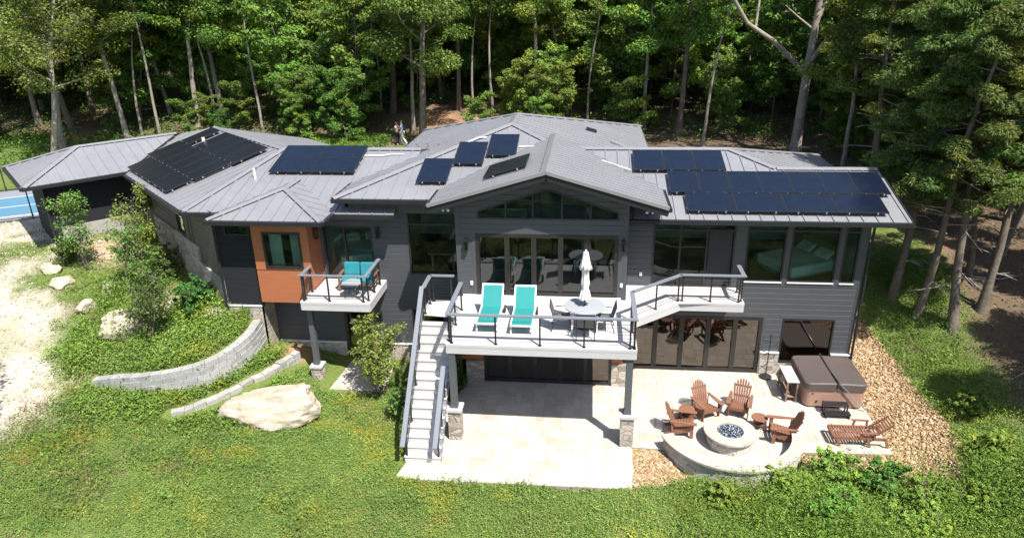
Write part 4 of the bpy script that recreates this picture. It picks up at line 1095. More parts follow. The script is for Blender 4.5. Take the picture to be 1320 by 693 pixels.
for px_ in (-9.62, -7.5):
    m = MB(); m.bb(px_ - .09, px_ + .09, 21.2, 21.38, .7, D - .31); o = m.build('support_post', M['post'], bal)
    m = MB(); m.bb(px_ - .19, px_ + .19, 21.1, 21.48, -.1, .62); m.build('stone_plinth', M['stone'], o)
    m = MB(); m.bb(px_ - .23, px_ + .23, 21.06, 21.52, .62, .7); m.build('plinth_cap', M['fascia'], o)
railing('front_railing', bal, [(x, 20.96, D) for x in (-9.62, -8.72, -7.52)], [(-9.72, 20.96, RT), (-7.3, 20.96, RT)], cap_w=.12, cables=[((-9.62, 20.96, D), (-7.4, 20.96, D))])
railing('side_railing', bal, [(-9.62, 21.1, D), (-9.62, 21.72, D)], [(-9.62, 21.02, RT), (-9.62, 21.82, RT)], cap_w=.12, cables=[((-9.62, 21.0, D), (-9.62, 21.72, D))])
railing('side_railing', bal, [(-7.38, 21.1, D), (-7.38, 21.8, D), (-7.38, 22.5, D)], [(-7.38, 21.02, RT), (-7.38, 22.62, RT)], cap_w=.12, cables=[((-7.38, 21.0, D), (-7.38, 22.5, D))])

# ------------------------------------------------------------------ furniture
def teal_chaise():
    t = thing('sun_lounger', '', 'sun lounger')
    w = .33; zs_ = .33
    A, Hh, T = Vector((0, 0, zs_)), Vector((0, 1.2, zs_)), Vector((0, 1.68, .93))
    m = MB()
    for s in (-1, 1):
        x = s * w
        m.bar(A + Vector((x, 0, 0)), Hh + Vector((x, 0, 0)), .045, .05); m.bar(Hh + Vector((x, 0, 0)), T + Vector((x, 0, 0)), .045, .05)
        m.bar(Hh + Vector((x, 0, -.02)), Vector((x, 1.75, .3)), .04, .04); m.bar(Vector((x, 1.75, .3)), Vector((x, 1.5, .70)), .025, .025)
    for p in (A, T): m.bar(p + Vector((-w - .022, 0, 0)), p + Vector((w + .022, 0, 0)), .05, .05)
    m.build('frame', M['white'], t)
    for s in (-1, 1):
        m = MB(); m.bar((s * w, .1, zs_ - .02), (s * w, .06, 0), .045, .045); m.build('leg', M['white'], t)
        m = MB(); m.bar((s * w, 1.7, .3), (s * w, 1.72, 0), .04, .04); m.build('leg', M['white'], t)
    m = MB(); m.tube([(w + .03, 1.55, .125), (w + .075, 1.55, .125)], .125, 14, smooth=False); m.build('wheel', M['black'], t)
    m = MB(); m.bb(-w + .022, w - .022, .02, 1.2, zs_ + .012, zs_ + .026); m.build('seat_sling', M['teal'], t)
    m = MB(); n = Vector((0, T.y - Hh.y, T.z - Hh.z)).normalized()
    m.bar(Hh + Vector((0, 0, .012)), T - n * .02 + Vector((0, 0, .0)), 2 * w - .045, .016, up=(0, 0, 1)); m.build('back_sling', M['teal'], t)
    m = MB()
    for q in np.linspace(-w + .1, w - .1, 5): m.bar(Hh + Vector((q, .01, .022)), T - n * .03 + Vector((q, 0, .012)), .006, .008)
    m.build('stitching', M['teal_cushion'], t)
    return t
tc = teal_chaise()
GT = 'teal sun loungers on the deck'
place(tc, USED, (-2.98, 18.95, D), 0, 'left one of two white framed teal sun loungers on the deck', GT)
place(tc, USED, (-1.91, 18.88, D), 0, 'right one of two white framed teal sun loungers on the deck', GT)
t = thing('dining_table', 'round grey outdoor table with white legs around the closed parasol', 'table', (0, 19.6, D))
m = MB(); m.lathe([(.035, .715), (.60, .715), (.63, .70), (.63, .735), (.60, .742), (.035, .742), (.035, .715)], n=40); m.build('tabletop', M['table_grey'], t, world=False)
for sx in (-.37, .37):
    for sy in (-.36, .36):
        m = MB(); m.bb(sx - .03, sx + .03, sy - .03, sy + .03, 0, .715); m.build('leg', M['white'], t, world=False)
m = MB(); m.bb(-.37, .37, -.375, -.345, .64, .71); m.bb(-.37, .37, .345, .375, .64, .71); m.bb(-.385, -.355, -.345, .345, .64, .71); m.bb(.355, .385, -.345, .345, .64, .71); m.build('apron', M['white'], t, world=False)
t = thing('parasol', 'closed white parasol standing through the round grey table', 'parasol', (0, 19.6, D))
m = MB(); m.tube([(0, 0, .05), (0, 0, 2.5)], .022, 10); m.build('pole', M['black'], t, world=False)
m = MB(); m.lathe([(.0, .0), (.25, .0), (.25, .05), (.06, .08), (.04, .3), (.0, .3)], n=24); m.build('base', M['black'], t, world=False)
m = MB(); prof = [(.02, 2.52), (.06, 2.50), (.085, 2.38), (.13, 2.13), (.185, 1.97), (.165, 1.96), (.105, 1.93), (.10, 1.7), (.125, 1.5), (.085, 1.32), (.125, 1.22), (.17, 1.02), (.19, .98), (.15, .98), (.02, 1.02)]
P = []; n = 36
for i, (r, z) in enumerate(prof):
    for k in range(n):
        a = 2 * PI * k / n; rr = r * (1 + .16 * math.cos(8 * a + i * .35) * (r > .05)); P.append((rr * math.cos(a), rr * math.sin(a), z + .018 * math.cos(8 * a) * (r > .14)))
m.add(P, [(i * n + k, (i + 1) * n + k, (i + 1) * n + (k + 1) % n, i * n + (k + 1) % n) for i in range(len(prof) - 1) for k in range(n)], 0, True)
m.build('canopy', M['white_fabric'], t, world=False)
m = MB(); m.tube([(0, 0, 2.5), (0, 0, 2.57)], [.04, .02], 10); m.build('finial', M['plastic_white'], t, world=False)
def patio_chair():
    t = thing('patio_chair', '', 'chair')
    m = MB()
    for s in (-1, 1):
        x = s * .27
        m.tube([(x, -.27, 0), (x, -.25, .62), (x, -.05, .66), (x, .22, .62)], .016, 7); m.tube([(x, -.24, .42), (x, .2, .40), (x, .34, .88)], .016, 7); m.tube([(x, .18, .40), (x, .30, 0)], .016, 7)
    m.tube([(-.27, .34, .88), (.27, .34, .88)], .016, 7); m.tube([(-.27, -.24, .42), (.27, -.24, .42)], .016, 7); m.tube([(-.27, .2, .40), (.27, .2, .40)], .014, 7)
    m.build('frame', M['black'], t)
    m = MB(); m.bb(-.25, .25, -.24, .2, .405, .425); m.build('seat', M['grey_sling'], t)
    m = MB(); m.bar((0, .2, .42), (0, .335, .87), .5, .014, up=(0, -1, .3)); m.build('backrest', M['grey_sling'], t)
    return t
pc = patio_chair(); GC = 'black patio chairs around the round table'
place(pc, USED, (-.72, 19.45, D), R(90), 'black patio chair at the left side of the round grey table', GC)
place(pc, USED, (.62, 19.48, D), R(-90), 'black patio chair at the right side of the round grey table', GC)
place(pc, USED, (.03, 18.95, D), R(180), 'black patio chair between the round table and the front railing', GC)

# balcony love seat and small table
t = thing('love_seat', 'wooden outdoor love seat with teal cushions on the balcony', 'sofa', (-8.03, 22.2, D))
m = MB()
for s in (-1, 1):
    m.bb(s * .62 - .03, s * .62 + .03, -.38, -.32, 0, .56); m.bb(s * .62 - .03, s * .62 + .03, .30, .36, 0, .78); m.bb(s * .62 - .045, s * .62 + .045, -.40, .36, .56, .60); m.bb(s * .62 - .02, s * .62 + .02, -.32, .30, .24, .30)
m.bb(-.6, .6, -.37, -.33, .22, .30); m.bb(-.6, .6, .31, .35, .22, .30); m.bb(-.65, .65, .30, .36, .74, .80)
m.build('frame', M['brown_poly'], t, world=False)
for s in (-1, 1):
    m = MB(); m.bb(s * .30 - .28, s * .30 + .28, -.36, .24, .3, .45); m.build('seat_cushion', M['teal_cushion'], t, bevel=.035, world=False)
    m = MB(); m.box((s * .30, .21, .66), (.56, .15, .46), rot=Matrix.Rotation(R(-12), 3, 'X')); m.build('back_cushion', M['teal_cushion'], t, bevel=.04, world=False)
t = thing('side_table', 'small round glass-topped black table on the balcony', 'table', (-8.05, 21.45, D))
m = MB(); m.lathe([(0, .49), (.34, .49), (.35, .5), (.34, .51), (0, .51)], n=28); m.build('tabletop', M['table_grey'], t, world=False)
for k in range(4):
    a = PI / 4 + k * PI / 2; m = MB(); m.tube([(.27 * math.cos(a), .27 * math.sin(a), .49), (.3 * math.cos(a), .3 * math.sin(a), 0)], .013, 6); m.build('leg', M['black'], t, world=False)
m = MB(); m.lathe([(.28, .2), (.29, .21), (.28, .22), (.27, .21), (.28, .2)], n=24); m.build('ring', M['black'], t, world=False)

# adirondack chairs
def slat(mb, a, b, w, t, nrm, rnd=0.0):
    mb.bar(a, b, w, t, 0, nrm)
    if rnd:
        d = (Vector(b) - Vector(a)).normalized(); mb.bar(b, Vector(b) + d * rnd, w * .62, t * .98, 0, nrm)
def adirondack():
    t = thing('adirondack_chair', '', 'garden chair')
    m = MB()      # seat: faces -y
    for k in range(6):
        y = -.30 + k * .095; z = .375 - k * .025; m.box((0, y, z), (.54, .083, .022), rot=Matrix.Rotation(R(-14), 3, 'X'))
    m.box((0, -.345, .33), (.56, .022, .11)); m.build('seat', M['brown_poly'], t)
    m = MB(); A = Vector((0, .20, .26)); dirn = Vector((0, .36, .80)).normalized(); nb = Vector((0, -.80, .36)).normalized()
    hs = [.62, .72, .78, .80, .78, .72, .62]
    for k in range(7):
        q = k - 3; a = A + Vector((q * .066, 0, 0)); bb_ = A + Vector((q * .086, 0, 0)) + dirn * hs[k]
        slat(m, a, bb_, .060, .022, nb, .035)
    m.bar(A + dirn * .25 + nb * -.03 + Vector((-.26, 0, 0)), A + dirn * .25 + nb * -.03 + Vector((.26, 0, 0)), .03, .07); m.bar(A + dirn * .58 + nb * -.03 + Vector((-.24, 0, 0)), A + dirn * .58 + nb * -.03 + Vector((.24, 0, 0)), .03, .06)
    m.build('backrest', M['brown_poly'], t)
    for s in (-1, 1):
        m = MB(); x = s * .335
        P = [(-.46, .055), (-.46, -.055), (-.40, -.075), (.1, -.065), (.36, -.04), (.36, .035), (.1, .05), (-.40, .075)]
        m.prism([(x + q * s, y) for y, q in (P if s > 0 else P[::-1])], .545, .57); m.build('armrest', M['brown_poly'], t)
        m = MB(); m.box((s * .30, -.32, .27), (.03, .11, .545)); m.build('leg', M['brown_poly'], t)
        m = MB(); x = s * .265
        Q = [(-.34, .24), (-.34, .38), (.18, .25), (.52, .07), (.52, 0), (.40, 0)]
        m.add([(x + d, y, z) for d in (-.014, .014) for y, z in Q], [(5, 4, 3, 2, 1, 0), (6, 7, 8, 9, 10, 11)] + [(i, (i + 1) % 6, 6 + (i + 1) % 6, 6 + i) for i in range(6)]); m.build('leg', M['brown_poly'], t)
        m = MB(); m.bar((s * .29, .27, .2), (s * .31, .30, .55), .03, .06); m.build('arm_brace', M['brown_poly'], t)
    return t
ad = adirondack(); GA = 'brown garden chairs around the fire pit'
place(ad, USED, (3.13, 19.1, 0), R(90 - 8), 'brown slatted garden chair on the left of the fire pit facing right', GA)
place(ad, USED, (4.02, 20.15, 0), R(26), 'brown slatted garden chair behind the fire pit, left of the back pair', GA)
place(ad, USED, (5.16, 20.32, 0), R(-18), 'brown slatted garden chair behind the fire pit, right of the back pair', GA)
place(ad, USED, (6.22, 18.98, 0), R(-90 - 4), 'brown slatted garden chair on the right of the fire pit facing left', GA)
def small_table():
    t = thing('side_table', '', 'table')
    m = MB(); m.lathe([(0, .42), (.25, .42), (.255, .432), (.25, .445), (0, .445)], n=26)
    m.build('tabletop', M['brown_poly'], t)
    for k in range(3):
        a = k * 2 * PI / 3 + .4; m = MB(); m.bar((.18 * math.cos(a), .18 * math.sin(a), .42), (.23 * math.cos(a), .23 * math.sin(a), 0), .09, .022, up=(-math.sin(a), math.cos(a), 0)); m.build('leg', M['brown_poly'], t)
    m = MB(); m.lathe([(0, .2), (.15, .2), (.15, .22), (0, .22)], n=18); m.build('shelf', M['brown_poly'], t)
    return t
stb = small_table(); GS = 'small round brown tables by the fire pit'
place(stb, USED, (3.37, 19.76, 0), .3, 'small round brown table between the two left garden chairs', GS)
place(stb, USED, (5.6, 19.45, 0), 1.1, 'small round brown table between the two right garden chairs', GS)

# wooden chaise at the right edge of the patio
t = thing('chaise_longue', 'brown slatted chaise longue with raised back at the right patio edge', 'sun lounger', (8.5, 19.05, 0), R(0))
m = MB()
for k in range(13): m.box((-.78 + k * .083, 0, .315), (.054, .60, .022))
m.build('seat', M['brown_poly'], t, world=False)
m = MB(); a = Vector((.30, 0, .33)); d = Vector((.62, 0, .50)).normalized()
for k in range(9): m.box(a + d * (.04 + k * .083), (.054, .58, .022), rot=Matrix.Rotation(-math.atan2(.50, .62), 3, 'Y'))
for s in (-1, 1): m.bar(a + Vector((0, s * .24, -.025)), a + d * .74 + Vector((0, s * .24, -.025)), .03, .04)
m.build('backrest', M['brown_poly'], t, world=False)
m = MB()
for s in (-1, 1): m.bar((-.84, s * .31, .29), (.72, s * .31, .29), .03, .10)
m.box((-.84, 0, .29), (.03, .62, .1)); m.build('frame', M['brown_poly'], t, world=False)
for x in (-.74, .14, .66):
    for s in (-1, 1): m = MB(); m.bar((x, s * .33, .34), (x + .1, s * .33, 0), .03, .08); m.build('leg', M['brown_poly'], t, world=False)
for s in (-1, 1):
    m = MB(); m.box((.12, s * .35, .52), (.52, .085, .022)); m.bar((-.08, s * .34, .3), (-.04, s * .34, .51), .03, .06); m.bar((.34, s * .34, .3), (.32, s * .34, .51), .03, .06); m.build('armrest', M['brown_poly'], t, world=False)

# fire pit, seat wall
def ring_blocks(name, parent, c, r0, r1, z0, z1, course, bl, a0, a1, seed):
    rnd = random.Random(seed); m = MB(); cols = []
    z = z0
    while z < z1 - .03:
        zt = min(z + course * rnd.choice((.85, 1, 1.1)), z1)
        if z1 - zt < .05: zt = z1
        a = a0 - rnd.uniform(0, bl) / r1
        while a < a1:
            w = bl * rnd.uniform(.6, 1.4) / r1; b0, b1 = max(a, a0), min(a + w, a1) ; a += w
            if b1 - b0 < .005: continue
            g = .005 / r1; k = 3; o = rnd.uniform(-.012, .012); n0 = len(m.v)
            A = [b0 + g + (b1 - b0 - 2 * g) * i / k for i in range(k + 1)]
            P = []
            for zz in (z + .004, zt - .004):
                for q in A: P.append((c[0] + (r1 + o) * math.cos(q), c[1] + (r1 + o) * math.sin(q), zz))
                for q in A: P.append((c[0] + r0 * math.cos(q), c[1] + r0 * math.sin(q), zz))
            s_n = k + 1; F = []
            for i in range(k):
                F += [(i, i + 1, 2 * s_n + i + 1, 2 * s_n + i), (s_n + i + 1, s_n + i, 3 * s_n + i, 3 * s_n + i + 1), (2 * s_n + i, 2 * s_n + i + 1, 3 * s_n + i + 1, 3 * s_n + i)]
            F += [(0, 2 * s_n, 3 * s_n, s_n), (k, s_n + k, 3 * s_n + k, 2 * s_n + k)]
            m.add(P, F); t = rnd.choice([(.50, .46, .40), (.56, .52, .46), (.44, .40, .35), (.60, .565, .51), (.52, .47, .40), (.40, .375, .345)])
            cols += [t] * len(P)
        z = zt
    o = m.build(name, M['block'], parent); set_tint(o.data, np.array(cols)); return o
def cap_ring(name, parent, c, r0, r1, z0, z1, n, a0, a1, seed):
    rnd = random.Random(seed); m = MB(); cols = []
    for i in range(n):
        b0 = a0 + (a1 - a0) * i / n + .004 / r1; b1 = a0 + (a1 - a0) * (i + 1) / n - .004 / r1; k = 4
        A = [b0 + (b1 - b0) * j / k for j in range(k + 1)]; P = []
        for zz in (z0, z1):
            for q in A: P.append((c[0] + r1 * math.cos(q), c[1] + r1 * math.sin(q), zz))
            for q in A: P.append((c[0] + r0 * math.cos(q), c[1] + r0 * math.sin(q), zz))
        s_n = k + 1; F = []
        for j in range(k): F += [(j, j + 1, 2 * s_n + j + 1, 2 * s_n + j), (s_n + j + 1, s_n + j, 3 * s_n + j, 3 * s_n + j + 1), (2 * s_n + j, 2 * s_n + j + 1, 3 * s_n + j + 1, 3 * s_n + j)]
        F += [(0, 2 * s_n, 3 * s_n, s_n), (k, s_n + k, 3 * s_n + k, 2 * s_n + k)]
        m.add(P, F); v = rnd.uniform(.95, 1.05); cols += [tuple(q * v for q in (.44, .395, .335))] * len(P)
    o = m.build(name, M['paver'], parent); set_tint(o.data, np.array(cols)); return o
fc = (4.54, 18.62)
fp = thing('fire_pit', 'round stone fire pit filled with blue-grey fire glass', 'fire pit', (*fc, 0))
ring_blocks('stone_ring', fp, fc, .5, .67, -.02, .40, .13, .26, 0, 2 * PI, 4)
cap_ring('cap_stone', fp, fc, .40, .79, .40, .46, 9, .2, 2 * PI + .2, 9)
m = MB(); m.lathe([(0, .36), (.405, .36), (.405, .44)], (*fc, 0), 32); m.build('burner_pan', M['black'], fp)
def pebbles(name, parent, pts, size, cols, mat, seed, kind=None):
    g = np.random.default_rng(seed)
    t = (1 + 5 ** .5) / 2
    V0 = np.array([(-1, t, 0), (1, t, 0), (-1, -t, 0), (1, -t, 0), (0, -1, t), (0, 1, t), (0, -1, -t), (0, 1, -t), (t, 0, -1), (t, 0, 1), (-t, 0, -1), (-t, 0, 1)]) / math.hypot(1, t)
    F0 = np.array([(0, 11, 5), (0, 5, 1), (0, 1, 7), (0, 7, 10), (0, 10, 11), (1, 5, 9), (5, 11, 4), (11, 10, 2), (10, 7, 6), (7, 1, 8), (3, 9, 4), (3, 4, 2), (3, 2, 6), (3, 6, 8), (3, 8, 9), (4, 9, 5), (2, 4, 11), (6, 2, 10), (8, 6, 7), (9, 8, 1)])
    n = len(pts); pts = np.asarray(pts)
    q = g.normal(size=(n, 3, 3)); Q, _ = np.linalg.qr(q)
    sc = size[:, None] * g.uniform(.55, 1.15, (n, 3)); sc[:, 2] *= .75
    V = (V0[None] * g.uniform(.8, 1.2, (n, 12, 1))) * sc[:, None, :]
    V = np.einsum('nij,nkj->nki', Q, V); V[:, :, 2] *= .8
    V = V + pts[:, None, :]
    F = (F0[None] + (np.arange(n) * 12)[:, None, None]).reshape(-1, 3)
    me = bpy.data.meshes.new(name); nv = n * 12; nf = len(F)
    me.vertices.add(nv); me.vertices.foreach_set('co', V.reshape(-1).astype(np.float32) - (np.tile(np.array(BASE.get(parent.name, (0, 0, 0)) if parent else (0, 0, 0)), nv)).astype(np.float32))
    me.loops.add(nf * 3); me.polygons.add(nf)
    me.polygons.foreach_set('loop_start', np.arange(0, nf * 3, 3)); me.loops.foreach_set('vertex_index', F.reshape(-1))
    me.update(calc_edges=True); me.validate()
    me.materials.append(mat); set_tint(me, np.repeat(cols, 12, 0))
    o = bpy.data.objects.new(name, me); COL.objects.link(o)
    if parent: o.parent = parent
    if kind: o['kind'] = kind
    return o
g = np.random.default_rng(5); n = 700
a = g.uniform(0, 2 * PI, n); r = .385 * np.sqrt(g.uniform(0, 1, n))
base = np.array([(.05, .065, .095), (.14, .18, .25), (.36, .40, .46), (.03, .035, .045), (.55, .58, .62)])[g.choice(5, n, p=[.3, .25, .2, .15, .1])]
pebbles('fire_glass', fp, np.stack([fc[0] + r * np.cos(a), fc[1] + r * np.sin(a), g.uniform(.37, .425, n)], -1), g.uniform(.016, .03, n), base, M['fire_glass'], 6)
sc_ = (4.55, 18.85)
sw = thing('seat_wall', 'curved low stone seat wall with smooth cap around the fire pit', 'wall', (4.55, 16.8, 0))
A0, A1 = R(196), R(356)
ring_blocks('stone_wall', sw, sc_, 1.9, 2.14, -.35, .40, .15, .34, A0, A1, 12)
cap_ring('cap_stone', sw, sc_, 1.83, 2.22, .40, .46, 13, A0 - .01, A1 + .01, 14)

# hot tub
tub = thing('hot_tub', 'square hot tub with tan panels under a grey-brown folding cover', 'hot tub', (8.32, 21.75, 0))
def rr(x0, x1, y0, y1, r, k=6):
    P = []
    for cx, cy, a0 in ((x1 - r, y0 + r, -90), (x1 - r, y1 - r, 0), (x0 + r, y1 - r, 90), (x0 + r, y0 + r, 180)):
        for i in range(k + 1): a = R(a0 + 90 * i / k); P.append((cx + r * math.cos(a), cy + r * math.sin(a)))
    return P
tx0, tx1, ty0, ty1 = 7.36, 9.28, 20.84, 22.72
m = MB(); m.prism(rr(tx0 + .03, tx1 - .03, ty0 + .03, ty1 - .03, .16), 0, .06); m.build('base', M['tub_rim'], tub)
m = MB()
for k in range(6): m.prism(rr(tx0, tx1, ty0, ty1, .2), .065 + k * .105, .065 + (k + 1) * .105 - .008)
m.prism(rr(tx0 + .006, tx1 - .006, ty0 + .006, ty1 - .006, .2), .06, .70); m.build('cabinet', M['tub_side'], tub)
m = MB(); m.prism(rr(tx0 - .02, tx1 + .02, ty0 - .02, ty1 + .02, .2), .70, .78); m.build('shell_rim', M['tub_rim'], tub)
for x0, x1, rl, rg in ((tx0 - .04, 8.315, .2, .02), (8.335, tx1 + .04, .02, .2)):
    y0, y1 = ty0 - .04, ty1 + .04; P = []
    for cx, cy, a0, r in ((x1 - rg, y0 + rg, -90, rg), (x1 - rg, y1 - rg, 0, rg), (x0 + rl, y1 - rl, 90, rl), (x0 + rl, y0 + rl, 180, rl)):
        for i in range(7): a = R(a0 + 15 * i); P.append((cx + r * math.cos(a), cy + r * math.sin(a)))
    m = MB(); n = len(P)
    ic = [(x + ((x0 + x1) / 2 - x) * .06, y + ((y0 + y1) / 2 - y) * .05) for x, y in P]
    hi = lambda x: .93 + .035 * (1 - abs(x - 8.325) / 1.0)
    V = [(x, y, .69) for x, y in P] + [(x, y, hi(x) - .03) for x, y in P] + [(x, y, hi(x)) for x, y in ic]
    m.add(V, [(i, (i + 1) % n, n + (i + 1) % n, n + i) for i in range(n)] + [(n + i, n + (i + 1) % n, 2 * n + (i + 1) % n, 2 * n + i) for i in range(n)] + [tuple(range(2 * n, 3 * n))])
    m.build('cover', M['tub_cover'], tub, bevel=.012)
m = MB(); m.tube([(8.33, 22.82, .7), (8.33, 22.8, 1.0), (8.335, 21.7, 1.0), (8.39, 20.76, .985)], .018, 8); m.tube([(8.39, 20.76, .985), (9.3, 20.72, .06)], .022, 8); m.box((8.39, 20.76, .98), (.07, .07, .06)); m.build('cover_lifter', M['steel'], tub)
m = MB(); m.tube([(7.75, 20.835, .25), (7.75, 20.82, .25)], .035, 10); m.tube([(7.6, 20.835, .55), (7.6, 20.82, .55)], .025, 10); m.build('drain_cap', M['black'], tub)
t = thing('tub_step', 'black two-tier step in front of the hot tub', 'step', (8.27, 20.45, 0))
for y0, y1, z in ((.0, .27, .36), (-.27, -.02, .18)):
    m = MB()
    for k in range(3): m.bb(-.4, .4, y0 + k * (y1 - y0) / 3, y0 + (k + 1) * (y1 - y0) / 3 - .012, z - .03, z)
    m.build('tread', M['black'], t, world=False)
m = MB()
for s in (-1, 1):
    m.bb(s * .36 - .02, s * .36 + .02, -.25, -.21, 0, .15); m.bb(s * .36 - .02, s * .36 + .02, .2, .24, 0, .33); m.bb(s * .36 - .02, s * .36 + .02, .0, .04, 0, .33); m.bb(s * .36 - .018, s * .36 + .018, -.21, .2, .02, .05)
m.bb(-.345, .345, .005, .035, .06, .10); m.build('frame', M['black'], t, world=False)
t = thing('console_table', 'narrow pale-topped console table along the left side of the hot tub', 'table', (7.02, 21.65, 0))
m = MB(); m.bb(-.2, .2, -.56, .56, .765, .80); m.build('tabletop', M['fascia'], t, world=False)
for sx in (-.16, .16):
    for sy in (-.51, .51): m = MB(); m.bb(sx - .025, sx + .025, sy - .025, sy + .025, 0, .765); m.build('leg', M['shelf_wood'], t, world=False)
m = MB(); m.bb(-.17, .17, -.5, .5, .16, .185); m.build('shelf', M['shelf_wood'], t, world=False)
m = MB()
for s in (-.16, .16): m.bb(s - .012, s + .012, -.485, .485, .70, .76)
m.build('apron', M['shelf_wood'], t, world=False)
t = thing('towel_stand', 'thin black pole stand with hooks beside the stone base near the hot tub', 'towel stand', (6.55, 22.72, 0))
m = MB(); m.lathe([(0, 0), (.22, 0), (.22, .05), (.05, .09), (0, .09)], n=26); m.build('base', M['black'], t, world=False)
m = MB(); m.tube([(0, 0, .08), (.0, -.05, 1.75)], .018, 8); m.build('pole', M['black'], t, world=False)
for z, a in ((.75, .4), (1.0, 2.9), (1.25, .2), (1.45, 3.3)):
    m = MB(); m.tube([(0, -.03, z), (.24 * math.cos(a), -.03 + .24 * math.sin(a), z + .06), (.28 * math.cos(a), -.03 + .28 * math.sin(a), z + .14)], .011, 6); m.build('hook', M['black'], t, world=False)

# furniture seen through the glass
def bed(loc, rz, label, n=2):
    t = thing('bed', label, 'bed', loc, rz)
    m = MB(); m.bb(-.85, .85, -1.05, 1.05, .12, .34); m.bb(-.9, .9, 1.05, 1.12, 0, 1.1); m.build('bed_frame', M['oak'], t, world=False)
    m = MB(); m.bb(-.92, .92, -1.1, 1.0, .2, .62); o = m.build('bedding', M['bed'], t, bevel=.1, world=False)
    for k in (-1, 1):
        m = MB(); m.box((k * .42, .78, .74), (.66, .42, .16), rot=Matrix.Rotation(R(32), 3, 'X')); m.build('pillow', M['bed'], t, bevel=.06, world=False)
bed((7.7, 24.7, D - .02), R(-62), 'pale bed with two pillows behind the upper right windows')
bed((-8.7, 25.0, D - .02), R(20), 'pale bed behind the balcony sliding door')
t = thing('interior_table', 'oak dining table behind the tall left window', 'table', (-5.35, 24.6, D - .02))
m = MB(); m.bb(-.5, .5, -.8, .8, .72, .76); m.build('tabletop', M['oak'], t, world=False)
for sx in (-.4, .4):
    m = MB(); m.bb(sx - .04, sx + .04, -.6, .6, 0, .72); m.build('leg', M['oak'], t, world=False)

for k, (x0, x1, y) in enumerate(((-11.2, -10.75, 22.25), (-10.45, -10.15, 22.3))):
    t = thing('curtain', ('pale curtain at the left side of the orange bay window', 'pale narrow curtain in the middle of the orange bay window')[k], 'curtain', ((x0 + x1) / 2, y, D), 0, 'curtains in the orange bay window')
    m = MB(); n = 24; P = []
    for i in range(n + 1):
        x = -(x1 - x0) / 2 + (x1 - x0) * i / n; P.append((x, .035 * math.sin(i * 1.6)))
    for a, b_ in zip(P[:-1], P[1:]): m.add([(a[0], a[1], .1), (b_[0], b_[1], .1), (b_[0], b_[1], 2.5), (a[0], a[1], 2.5)], [(0, 1, 2, 3)], 0, True)
    m.build('drape', M['bed'], t, world=False)
    m = MB(); m.tube([(-(x1 - x0) / 2 - .05, 0, 2.52), ((x1 - x0) / 2 + .05, 0, 2.52)], .014, 8); m.build('rod', M['black'], t, world=False)

# ------------------------------------------------------------------ plants
def leaf_mesh(name, pos, nrm, L, ratio, tint, mat, parent=None, tang=None, seed=0, local=True):
    g = np.random.default_rng(seed); n = len(pos)
    nrm = nrm / (np.linalg.norm(nrm, axis=1, keepdims=True) + 1e-9)
    if tang is None: tang = g.normal(size=(n, 3))
    tang = tang - nrm * (tang * nrm).sum(1, keepdims=True); tang /= (np.linalg.norm(tang, axis=1, keepdims=True) + 1e-9)
    bi = np.cross(nrm, tang)
    L = np.asarray(L)[:, None]; W = L * (np.asarray(ratio)[:, None] if hasattr(ratio, '__len__') else ratio)
    V = np.stack([pos - tang * L * .5, pos + bi * W * .5 - tang * L * .05 + nrm * L * .06, pos + tang * L * .5, pos - bi * W * .5 - tang * L * .05 + nrm * L * .06], 1).reshape(-1, 3)
    me = bpy.data.meshes.new(name)
    me.vertices.add(n * 4); me.vertices.foreach_set('co', V.astype(np.float32).ravel())
    me.loops.add(n * 4); me.polygons.add(n)
    me.polygons.foreach_set('loop_start', np.arange(0, n * 4, 4)); me.loops.foreach_set('vertex_index', np.arange(n * 4))
    me.update(calc_edges=True)
    me.materials.append(mat); set_tint(me, np.repeat(tint, 4, 0))
    o = bpy.data.objects.new(name, me); COL.objects.link(o)
    if parent is not None: o.parent = parent
    return o
def clump_leaves(C, Rd, nper, g, base, flat=.6, up=.7, size=.17, ratio=.62, yellow=.08, hang=0.0):
    """leaves spread over the shells of many clumps; returns arrays"""
    k = len(C); n = k * nper
    c = np.repeat(np.asarray(C), nper, 0); r = np.repeat(np.asarray(Rd), nper)
    d = g.normal(size=(n, 3)); d /= np.linalg.norm(d, axis=1, keepdims=True)
    rad = r * (.35 + .65 * g.uniform(0, 1, n) ** .5)
    p = c + d * rad[:, None] * np.array([1, 1, flat])
    p[:, 2] -= hang * r * (d[:, 0] ** 2 + d[:, 1] ** 2)
    nr = d * .5 + np.array([0, 0, up]) + g.normal(size=(n, 3)) * .45
    L = size * g.uniform(.4, 1.6, n)
    cl = np.repeat(g.uniform(.78, 1.25, (k, 1)), nper, 0) * g.uniform(.82, 1.18, (n, 1))
    t = np.asarray(base)[None] * cl
    y = np.repeat(g.uniform(0, 1, k) < yellow, nper)
    t[y] *= np.array([1.5, 1.12, .9])
    return p, nr, L, t
